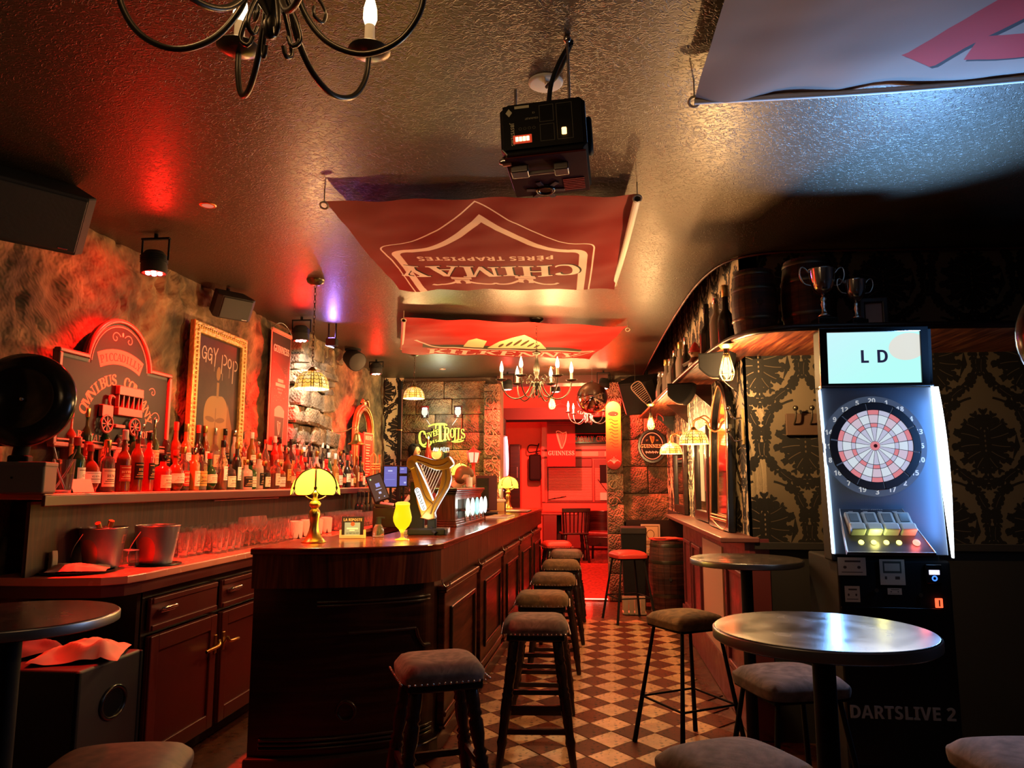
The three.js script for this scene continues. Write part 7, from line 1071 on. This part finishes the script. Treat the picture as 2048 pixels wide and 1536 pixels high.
  for (let k = 0; k < 4; k++) { const x = -0.005 + (k - 1.5) * 0.076; const q = part(d, 'dart_slot', [rbox(0.068, 0.09, 0.03, 0.008, x, 0.035, 0.016), rbox(0.070, 0.045, 0.05, 0.008, x, -0.022, 0.022)], std([0.42, 0.52, 0.55], 0.3)); part(q, 'slot_window', [rbox(0.042, 0.05, 0.004, 0.002, x, 0.042, 0.032)], std([0.16, 0.22, 0.26], 0.15)); }
  for (let k = 0; k < 4; k++) part(d, 'button_light', [sph(0.0125, -0.115 + k * 0.056, -0.088, 0.008, 16, 1, 1, 0.7)], glow([1, 0.92, 0.18], 3.2, 0x333300), 'glowing yellow button'); part(d, 'button_light', [sph(0.017, 0.13, -0.088, 0.008, 16, 1, 1, 0.7)], glow([1, 0.16, 0.12], 4, 0x330000), 'glowing red button');
  // stickers and coin slots on the lower front
  const sticker = (x, y, w, h, dark) => { const tx = canvasTex(160, 120, (c, W, H) => { c.fillStyle = '#d8c3a8'; c.fillRect(0, 0, W, H); c.fillStyle = '#3a2a22'; c.globalAlpha = 0.8; if (dark) { c.strokeStyle = '#3a3a30'; c.lineWidth = 10; c.strokeRect(26, 14, 108, 46); c.fillRect(30, 80, 14, 14); c.fillRect(96, 80, 30, 14); } else { c.fillRect(40, 20, 90, 12); c.beginPath(); c.arc(40, 66, 10, 0, 7); c.arc(120, 66, 10, 0, 7); c.fill(); c.fillRect(20, 96, 120, 5); } }); part(t, 'sticker', [keepUV(plate(w, h, x, y, -0.053))], printMat(tx, 0.6)); };
  sticker(-0.135, 1.15, 0.13, 0.085, 0); sticker(0.05, 1.125, 0.115, 0.12, 1); sticker(-0.14, 1.02, 0.07, 0.075, 0); sticker(0.055, 1.035, 0.065, 0.03, 0);
  part(t, 'card_reader', [rbox(0.075, 0.09, 0.02, 0.006, 0.235, 1.12, -0.05)], M.blackGloss); part(t, 'reader_screen', [rbox(0.048, 0.022, 0.004, 0.002, 0.235, 1.128, -0.038)], glow([0.75, 0.72, 1], 1.4)); part(t, 'reader_light', [T(torus(0.010, 0.003, 0, 0, 0), 0.235, 1.10, -0.038)], glow([0.05, 0.2, 1], 2)); part(t, 'coin_light', [rbox(0.034, 0.044, 0.008, 0.003, 0.25, 0.985, -0.048)], glow([1, 0.09, 0.03], 2.2), 'red lit coin slot'); part(t, 'coin_slit', [rbox(0.005, 0.03, 0.004, 0.001, 0.25, 0.985, -0.042)], M.black); part(t, 'lock', [T(cyl(0.010, 0.010, 0.01, 0, 0, 0, 14, PI / 2), -0.03, 1.04, -0.05), T(cyl(0.010, 0.010, 0.01, 0, 0, 0, 14, PI / 2), 0.17, 1.02, -0.05)], M.chrome);
  part(t, 'brand_lettering', [T(textGeo('DARTSLIVE 2', 0.058, 0.006), 0.055, 0.48, -0.056).scale(1, 1, 1)], std([0.42, 0.40, 0.38], 0.5), 'dull grey raised lettering'); part(t, 'lower_panel', [rbox(0.51, 0.72, 0.012, 0.008, 0.06, 0.60, -0.062)], M.blackGloss);
  return t;
}
{
  const t = makeDartMachine(true); t.userData.label = 'tall black electronic dart machine with bright white side lights and lit board'; t.position.set(1.375, 0, -3.77);
  const c = copyOf(makeDartMachineFar(t), [-1.72, 0.3, -12.2], 0.12, 'second dart machine glimpsed beyond the doorway jamb in the red room');
  function makeDartMachineFar(o) { return o; }
  const k = LIGHT;
  rectLight(t, COOL, 110, 0.04, 0.6, [0.362, 1.65, 0.0], [1.4, 1.65, 0.8]); spot(t, COOL, k.dartSide, [0.335, 1.93, 0.03], [1.42, 3.04, -3.2], 0.68, 1, 2); rectLight(t, COOL, 14, 0.03, 0.7, [0.30, 1.62, 0.06], [0.02, 1.62, -0.06]); rectLight(t, COOL, 80, 0.02, 0.75, [-0.25, 1.62, 0.03], [-0.5, 1.7, 1]); rectLight(t, COOL, 120, 0.03, 0.7, [0.325, 1.6, 0.012], [0.25, 1.6, 1]);
  rectLight(t, lin(0.72, 0.95, 1), k.dartScreen, 0.44, 0.25, [0.015, 2.165, 0.02], [0.015, 2.1, 1]); rectLight(t, lin(0.85, 0.88, 1), k.dartBoard, 0.34, 0.34, [0, 1.73, -0.015], [0, 1.73, 1]);
  pointLight(t, lin(1, 0.9, 0.2), 0.03, [-0.06, 1.31, 0.11], 1); pointLight(t, lin(1, 0.15, 0.1), 0.03, [0.12, 1.31, 0.12], 1);
  rectLight(c, lin(0.8, 0.92, 1), 1.5, 0.4, 0.5, [0.02, 1.75, 0.02], [0.02, 1.7, 1]);
}

// ================================================================ BACK ROOM
{
  // front of a double-decker bus on the far wall
  const t = thing('bus_front', 'red double-decker bus front mounted on the back room wall', 'bus front', [-0.16, 0, -14.28]);
  const paint = std([0.55, 0.07, 0.05], 0.35), dkr = std([0.10, 0.012, 0.01], 0.5), gls = std([0.30, 0.05, 0.04], 0.15);
  part(t, 'body_shell', [T(ext(shape([[-0.80, 1.02], [0.80, 1.02], [0.82, 2.0], [0.80, 2.75], [0.70, 2.95], [-0.70, 2.95], [-0.80, 2.75], [-0.82, 2.0]]), 0.12, 0.02, 2), 0, 0, -0.1)], paint);
  part(t, 'destination_box', [rbox(1.15, 0.19, 0.05, 0.012, 0.1, 2.385, 0.06)], M.blackGloss); part(t, 'destination_lettering', [T(textGeo('PICCADILLY  CIRCUS', 0.085, 0.008).scale(0.78, 1.25, 1), 0.11, 2.385, 0.086)], std([0.75, 0.35, 0.22], 0.5));
  part(t, 'upper_window', [rbox(1.3, 0.32, 0.03, 0.03, 0, 2.66, 0.035)], gls); for (const x of [-0.58, 0.0, 0.58]) part(t, 'panel_light_strip', [rbox(x ? 0.4 : 0.55, 0.10, 0.025, 0.01, x, 2.1, 0.04)], std([0.8, 0.35, 0.24], 0.4)); part(t, 'band', [rbox(1.62, 0.03, 0.04, 0.01, 0, 2.175, 0.045), rbox(1.62, 0.03, 0.04, 0.01, 0, 2.03, 0.045), rbox(1.62, 0.02, 0.04, 0.008, 0, 1.19, 0.045)], dkr);
  part(t, 'windscreen', [rbox(1.42, 0.80, 0.02, 0.02, 0, 1.60, 0.035)], dkr); part(t, 'windscreen_frame', [rbox(0.04, 0.84, 0.05, 0.01, -0.73, 1.6, 0.045), rbox(0.04, 0.84, 0.05, 0.01, 0.73, 1.6, 0.045), rbox(0.03, 0.8, 0.05, 0.008, 0.17, 1.6, 0.045)], paint);
  for (let i = 0; i < 26; i++) for (const [x, w] of [[-0.27, 0.82], [0.45, 0.5]]) part(t, 'blind_slat', [box(w, 0.0125, 0.012, x, 1.235 + i * 0.0235, 0.055, 0.5)], i < 26 ? std([0.85, 0.34, 0.28], 0.5) : dkr);
  part(t, 'headrail', [rbox(0.84, 0.16, 0.03, 0.01, -0.27, 1.93, 0.055)], dkr);
  for (const s of [-1, 1]) { const m = part(t, 'mirror_housing', [T(rbox(0.24, 0.50, 0.10, 0.05), s * 0.93, 1.84, 0.16)], M.black); part(m, 'mirror_arm', [tube([[s * 0.82, 2.0, 0.05], [s * 0.9, 2.12, 0.14], [s * 0.86, 2.3, 0.1]], 0.014, 20, 6), tube([[s * 0.84, 2.16, 0.05], [s * 1.06, 2.14, 0.14], [s * 1.05, 2.26, 0.12], [s * 0.86, 2.26, 0.06]], 0.012, 24, 6)], M.black); }
  part(t, 'wiper', [bar([0.55, 1.22, 0.075], [0.25, 1.62, 0.08], 0.008, 6), bar([-0.68, 1.24, 0.075], [-0.35, 1.30, 0.08], 0.008, 6)], M.black); part(t, 'posted_bill', [rbox(0.26, 0.34, 0.006, 0.002, 0.42, 1.72, 0.075)], M.black); part(t, 'posted_bill', [rbox(0.14, 0.14, 0.006, 0.002, 0.36, 1.30, 0.08)], M.paper); part(t, 'skirt', [rbox(1.6, 0.7, 0.1, 0.02, 0, 0.68, -0.02)], dkr);
  const tv = thing('television', 'dark television hanging above the destination sign of the bus', 'television', [-0.02, 2.58, -13.35]); part(tv, 'bezel', [rbox(0.64, 0.29, 0.05, 0.012)], M.black); part(tv, 'screen_glass', [rbox(0.6, 0.25, 0.006, 0.003, 0, 0, 0.026)], M.black); part(tv, 'ceiling_mount', [bar([0, 0.15, -0.02], [0, 0.96, -0.02], 0.02)], M.black);
  const bn = thing('hanging_banner', 'sheer dark red hanging banner with a harp before the bus front', 'banner', [-0.555, 2.34, -13.25]); const tex = canvasTex(256, 512, (c, w, h) => { c.fillStyle = '#7c0f0c'; c.fillRect(0, 0, w, h); c.fillStyle = '#380705'; c.fillRect(0, 0, w, 60); c.strokeStyle = '#5a0a08'; c.lineWidth = 5; for (let i = 0; i < 4; i++) { c.beginPath(); c.moveTo(0, 90 + i * 16); c.lineTo(w, 84 + i * 18); c.stroke(); } harpPath(c, w * 0.5, h * 0.52, 1.0, '#f0a08a'); c.fillStyle = '#f4cabc'; c.font = 'bold 54px serif'; c.textAlign = 'center'; c.fillText('GUINNESS', w / 2, h * 0.80, w * 0.95); });
  part(bn, 'banner_cloth', [plate(0.50, 1.0)], new THREE.MeshStandardMaterial({ map: tex, roughness: 0.8, transparent: true, opacity: 0.86, side: THREE.DoubleSide })); part(bn, 'top_rod', [rbox(0.53, 0.03, 0.03, 0.01, 0, 0.51, 0)], M.beige); part(bn, 'hanging_cord', [tube([[-0.18, 0.52, 0], [-0.08, 0.59, 0], [0.0, 0.62, 0], [0.08, 0.59, 0], [0.18, 0.52, 0]], 0.004, 20, 5), bar([0, 0.62, 0], [0, 1.12, 0], 0.003, 5)], M.iron);
  const cb = thing('cupboard', 'tall dark narrow cupboard against the red back wall', 'cupboard', [-1.47, 0.3, -14.2]); part(cb, 'carcass', [rbox(0.20, 1.98, 0.32, 0.008, 0, 0.99, 0)], M.darkWoodGloss); part(cb, 'door', [rbox(0.175, 1.9, 0.015, 0.005, 0, 0.99, 0.166)], M.darkWood); part(cb, 'handle', [bar([0.05, 1.35, 0.185], [0.05, 1.55, 0.185], 0.006)], M.steel);
  // chairs and table
  const tb = thing('cafe_table', 'dark square cafe table with a red-lit top in the back room', 'table', [-0.58, 0.3, -12.75]); part(tb, 'table_top', [rbox(0.62, 0.03, 0.6, 0.008, 0, 0.735, 0)], M.darkRed); part(tb, 'column', [cyl(0.04, 0.05, 0.7, 0, 0.37, 0, 16)], M.black); part(tb, 'foot', [rbox(0.46, 0.04, 0.06, 0.01, 0, 0.02, 0), rbox(0.06, 0.04, 0.46, 0.01, 0, 0.02, 0)], M.black);
  const ch = thing('spindle_chair', 'dark wooden spindle-back chair at the back room table', 'chair', [-0.32, 0.3, -12.2], 0.2); part(ch, 'seat', [rbox(0.42, 0.035, 0.42, 0.015, 0, 0.45, 0)], M.darkWood); for (const [x, z] of [[-0.17, -0.17], [0.17, -0.17], [-0.18, 0.18], [0.18, 0.18]]) part(ch, 'leg', turnedLeg([x * 0.9, 0.44, z * 0.9], [x * 1.15, 0, z * 1.15]), M.darkWood); for (let i = 0; i < 6; i++) part(ch, 'spindle', bar([-0.15 + i * 0.06, 0.46, 0.18], [-0.17 + i * 0.068, 0.80, 0.24], 0.010, 8), M.darkWood); part(ch, 'top_rail', [T(rbox(0.46, 0.07, 0.025, 0.01), 0, 0.82, 0.245)], M.darkWood); part(ch, 'back_post', [bar([-0.19, 0.45, 0.18], [-0.215, 0.83, 0.245], 0.016), bar([0.19, 0.45, 0.18], [0.215, 0.83, 0.245], 0.016)], M.darkWood);
  const ac = thing('armchair', 'dark tub armchair with a red seat at the top of the ramp', 'armchair', [0.12, 0.3, -12.55], -0.25); part(ac, 'seat', [rbox(0.42, 0.08, 0.42, 0.03, 0, 0.42, 0)], M.darkRed); part(ac, 'backrest', [T((() => { const s = new THREE.Shape(); s.absarc(0, 0, 0.27, -0.25, PI + 0.25); s.absarc(0, 0, 0.225, PI + 0.25, -0.25, true); s.closePath(); return ext(s, 0.34, 0.008, 2, 20); })(), 0, 0.78, 0, PI / 2).rotateY(PI)], M.darkWood); for (const [x, z] of [[-0.18, -0.18], [0.18, -0.18], [-0.18, 0.18], [0.18, 0.18]]) part(ac, 'leg', [bar([x, 0.38, z], [x * 1.12, 0, z * 1.12], 0.016, 10, 0.022)], M.darkWood); part(ac, 'apron', [rbox(0.4, 0.16, 0.4, 0.02, 0, 0.31, 0)], M.darkWoodGloss);
  const wp = struct('wall_back_room_dado', [box(0.12, 0.6, 1.5, 0.40, 0.62, -11.3), box(0.16, 0.03, 1.5, 0.40, 0.93, -11.3)], M.maroonLight);
}
{
  const t = thing('led_strip', 'glowing red and white light strip along the foot of the ramp', 'light strip', [-0.6, 0.0, -10.205]); part(t, 'channel', [rbox(1.56, 0.016, 0.024, 0.004, 0, 0.008, 0)], M.steel); part(t, 'strip_light', [rbox(1.55, 0.010, 0.016, 0.004, 0, 0.021, 0)], glow([1, 0.3, 0.2], 4, 0x331111)); for (const x of [-0.5, 0, 0.5]) pointLight(t, RED, 0.5, [x, 0.06, 0.03], 3);
}
// ================================================================ FLAGS UNDER THE CEILING
const world = (x, z, x0, z0, k) => [(x - x0) * k, (z0 - z) * k];
function ceilingFlag(name, label, quad, y, sag, tex, drop = 0) { // quad: near-left, near-right, far-right, far-left (x, z)
  const t = thing(name, label, 'flag'); const n = 28, g = new THREE.PlaneGeometry(1, 1, n, n), p = g.attributes.position, uv = g.attributes.uv;
  for (let i = 0; i < p.count; i++) { const u = p.getX(i) + 0.5, v = 0.5 - p.getY(i); const L = (k) => (quad[0][k] * (1 - u) + quad[1][k] * u) * (1 - v) + (quad[3][k] * (1 - u) + quad[2][k] * u) * v; const e = Math.sin(PI * u) * Math.sin(PI * v); const fold = 0.012 * Math.sin(u * 26 + v * 9 + 2 * fbm(u * 3, v * 3, 7, 2)) * (1 - e) * (0.4 + 0.6 * Math.abs(u - 0.5)) + 0.02 * fbm(u * 4, v * 4, 3, 3); p.setXYZ(i, L(0), y - sag * e + fold - drop * v, L(1)); uv.setXY(i, u, v); }
  g.computeVertexNormals(); part(t, 'cloth', keepUV(g), printMat(tex, 0.75, { side: THREE.DoubleSide }));
  tex.flipY = false; const c = quad.map(([x, z]) => V(x, y, z)); return { t, c };
}
const flagHem = (t, a, b, y, mat) => part(t, 'hem', [tube([[a[0], y, a[1]], [(a[0] + b[0]) / 2, y - 0.02, (a[1] + b[1]) / 2], [b[0], y, b[1]]], 0.018, 24, 8)], mat, 'white hem');
const flagRing = (t, a, y) => part(t, 'corner_ring', [torus(0.02, 0.005, a[0], y, a[1], 0.9), bar([a[0], y + 0.02, a[1]], [a[0], 3.04, a[1]], 0.003, 6)], M.beige);
{
  const q = [[-1.345, -3.50], [0.24, -3.58], [0.17, -5.19], [-1.36, -5.05]];
  const tex = canvasTex(1024, 1040, (c, w, h) => {
    c.fillStyle = '#7d0c0e'; c.fillRect(0, 0, w, h);
    const X = (x, z) => (x + 1.35) / 1.55 * w, Y = (x, z) => (-z - 3.54) / 1.58 * h;
    const crest = (k) => { const cx = X(-0.60), top = (0.10 - 0.10 * k) * h + 0.02 * h; const L = (0.065 + 0.028 * (1 - k)) * w, R = w * 0.885 - 0.028 * (1 - k) * w; const sh = (0.40 + 0.055 * (1 - k)) * h; c.beginPath(); c.moveTo(L + 12, h); c.lineTo(L, sh + 60); c.quadraticCurveTo(L, sh, L + 70, sh - 10); c.bezierCurveTo(L + 210, sh - 50, cx - 90, top + 150, cx, top); c.bezierCurveTo(cx + 90, top + 150, R - 210, sh - 40, R - 60, sh + 10); c.quadraticCurveTo(R, sh + 20, R, sh + 80); c.lineTo(R - 4, h); c.stroke(); };
    c.strokeStyle = '#ecd5cf'; c.lineWidth = 7; crest(1); c.lineWidth = 34; crest(-0.4);
    const txt = (s, x, y, size, sx, font, col, sk) => { c.save(); c.translate(x, y); c.rotate(PI); c.scale(sx, 1); c.font = `bold ${size}px ${font}`; c.textAlign = 'center'; if (sk) { c.fillStyle = '#1d0606'; c.fillText(s, -8, 8); } c.fillStyle = col; c.fillText(s, 0, 0); c.restore(); };
    txt('PÈRES TRAPPISTES', w * 0.455, h * 0.535, 72, 0.9, 'sans-serif', '#e8cdc6'); txt('CHIMAY', w * 0.455, h * 0.66, 190, 0.98, 'serif', '#f2e2dc', true);
    for (const x of [0.32, 0.60]) { c.save(); c.translate(w * x, h * 0.86); c.fillStyle = '#e8cdc6'; c.fillRect(-46, -70, 92, 26); c.fillRect(-34, -40, 68, 60); c.fillStyle = '#7d0c0e'; c.beginPath(); c.ellipse(0, 0, 12, 30, 0, 0, 7); c.fill(); c.strokeStyle = '#e8cdc6'; c.lineWidth = 17; for (const s of [-1, 1]) { c.beginPath(); c.moveTo(s * 30, -10); c.quadraticCurveTo(s * 80, 70, s * 130, 56); c.lineTo(s * 146, 40); c.stroke(); } c.restore(); }
  });
  const { t } = ceilingFlag('ceiling_flag', 'large dark red flag with an upside-down white crest stretched under the ceiling', q, 2.975, 0.012, tex, 0.055); flagHem(t, q[1], q[2], 2.955, M.white); flagRing(t, q[1], 2.955); flagRing(t, q[2], 2.955); flagRing(t, q[0], 2.955); flagRing(t, q[3], 2.955);
}
{
  const q = [[-1.62, -6.18], [0.34, -6.78], [-0.02, -8.1], [-1.98, -7.50]];
  const tex = canvasTex(1024, 720, (c, w, h) => {
    c.fillStyle = '#a5160f'; c.fillRect(0, 0, w, h);
    c.fillStyle = '#3d3626'; c.beginPath(); c.moveTo(w * 0.10, h * 0.70); c.quadraticCurveTo(w * 0.5, h * 0.62, w * 0.9, h * 0.66); c.lineTo(w * 0.9, h * 0.735); c.lineTo(w * 0.1, h * 0.78); c.fill();
    c.fillStyle = '#e0c48e'; c.beginPath(); c.moveTo(w * 0.30, h * 0.72); c.lineTo(w * 0.31, h * 0.50); c.lineTo(w * 0.345, h * 0.44); c.lineTo(w * 0.40, h * 0.50); c.lineTo(w * 0.40, h * 0.72); c.fill(); c.beginPath(); c.moveTo(w * 0.42, h * 0.72); c.lineTo(w * 0.46, h * 0.50); c.lineTo(w * 0.56, h * 0.30); c.lineTo(w * 0.66, h * 0.48); c.lineTo(w * 0.72, h * 0.70); c.fill(); c.fillStyle = '#4a3a1e'; for (let i = 0; i < 6; i++) { c.beginPath(); c.ellipse(w * (0.48 + i * 0.036), h * (0.62 - 0.05 * (2.5 - Math.abs(i - 2.5))), 9, 40 + 14 * (2.5 - Math.abs(i - 2.5)), 0.15, 0, 7); c.fill(); }
    c.strokeStyle = '#f0cdbd'; c.lineWidth = 16; c.beginPath(); c.moveTo(w * 0.06, h * 0.60); c.quadraticCurveTo(w * 0.12, h * 0.76, w * 0.24, h * 0.76); c.quadraticCurveTo(w * 0.6, h * 0.78, w * 0.97, h * 0.72); c.stroke(); c.lineWidth = 7; c.beginPath(); c.moveTo(w * 0.9, h * 0.77); c.lineTo(w * 0.98, h * 0.74); c.lineTo(w * 0.9, h * 0.95); c.stroke();
    c.save(); c.translate(w * 0.52, h * 0.965); c.scale(1, 1.05); c.fillStyle = '#f0cdbd'; c.font = 'bold 150px serif'; c.textAlign = 'center'; c.fillText('KILKENNY', 0, 0, w * 0.84); c.restore();
  });
  const { t } = ceilingFlag('ceiling_flag', 'bright red flag with an abbey and white lettering farther along the ceiling', q, 2.98, 0.01, tex, 0.075); flagHem(t, q[0], q[3], 2.955, M.maroonLight); flagRing(t, q[0], 2.955); flagRing(t, q[3], 2.955); flagRing(t, q[1], 2.955); flagRing(t, q[2], 2.955);
}
{
  const q = [[0.415, -1.2], [1.95, -1.2], [1.95, -2.58], [0.395, -2.645]];
  const tex = canvasTex(1024, 960, (c, w, h) => {
    c.fillStyle = '#86736a'; c.fillRect(0, 0, w, h); const X = (x) => (x - 0.40) / 1.55 * w, Y = (z) => (-z - 1.2) / 1.42 * h; const P = (a, o = 0) => { c.beginPath(); a.forEach(([x, z], i) => i ? c.lineTo(X(x) + o, Y(z) + o) : c.moveTo(X(x) + o, Y(z) + o)); c.closePath(); c.fill(); };
    const leg = [[1.015, -2.36], [1.03, -2.345], [1.13, -2.13], [1.35, -1.75], [1.6, -1.6], [1.9, -1.6], [1.9, -1.8], [1.62, -1.85], [1.5, -2.05], [1.30, -2.19], [1.245, -2.28], [1.20, -2.36], [1.165, -2.47], [1.15, -2.478]], cross = [[1.215, -2.29], [1.36, -2.28], [1.7, -2.2], [1.7, -2.32], [1.42, -2.44], [1.24, -2.44]];
    c.fillStyle = '#1c0d10'; P(leg, 10); P(cross, 7); c.fillStyle = '#a01013'; P(leg); P(cross);
  });
  const { t } = ceilingFlag('ceiling_flag', 'white flag with part of a large red letter near the ceiling corner', q, 2.955, 0.05, tex); flagRing(t, q[3], 2.955); flagRing(t, q[0], 2.955); flagRing(t, q[1], 2.955); flagRing(t, q[2], 2.955); part(t, 'hem', [tube([[q[3][0], 2.955, q[3][1]], [1.1, 2.94, -2.61], [q[2][0], 2.955, q[2][1]]], 0.012, 24, 8)], M.white);
}

// ---------------------------------------------------------------- hand over
scene.traverse((o) => { if (o.isMesh) { o.castShadow = true; o.receiveShadow = true; } if (o.isLight) { o.castShadow = true; } });
renderer.render(scene, camera);
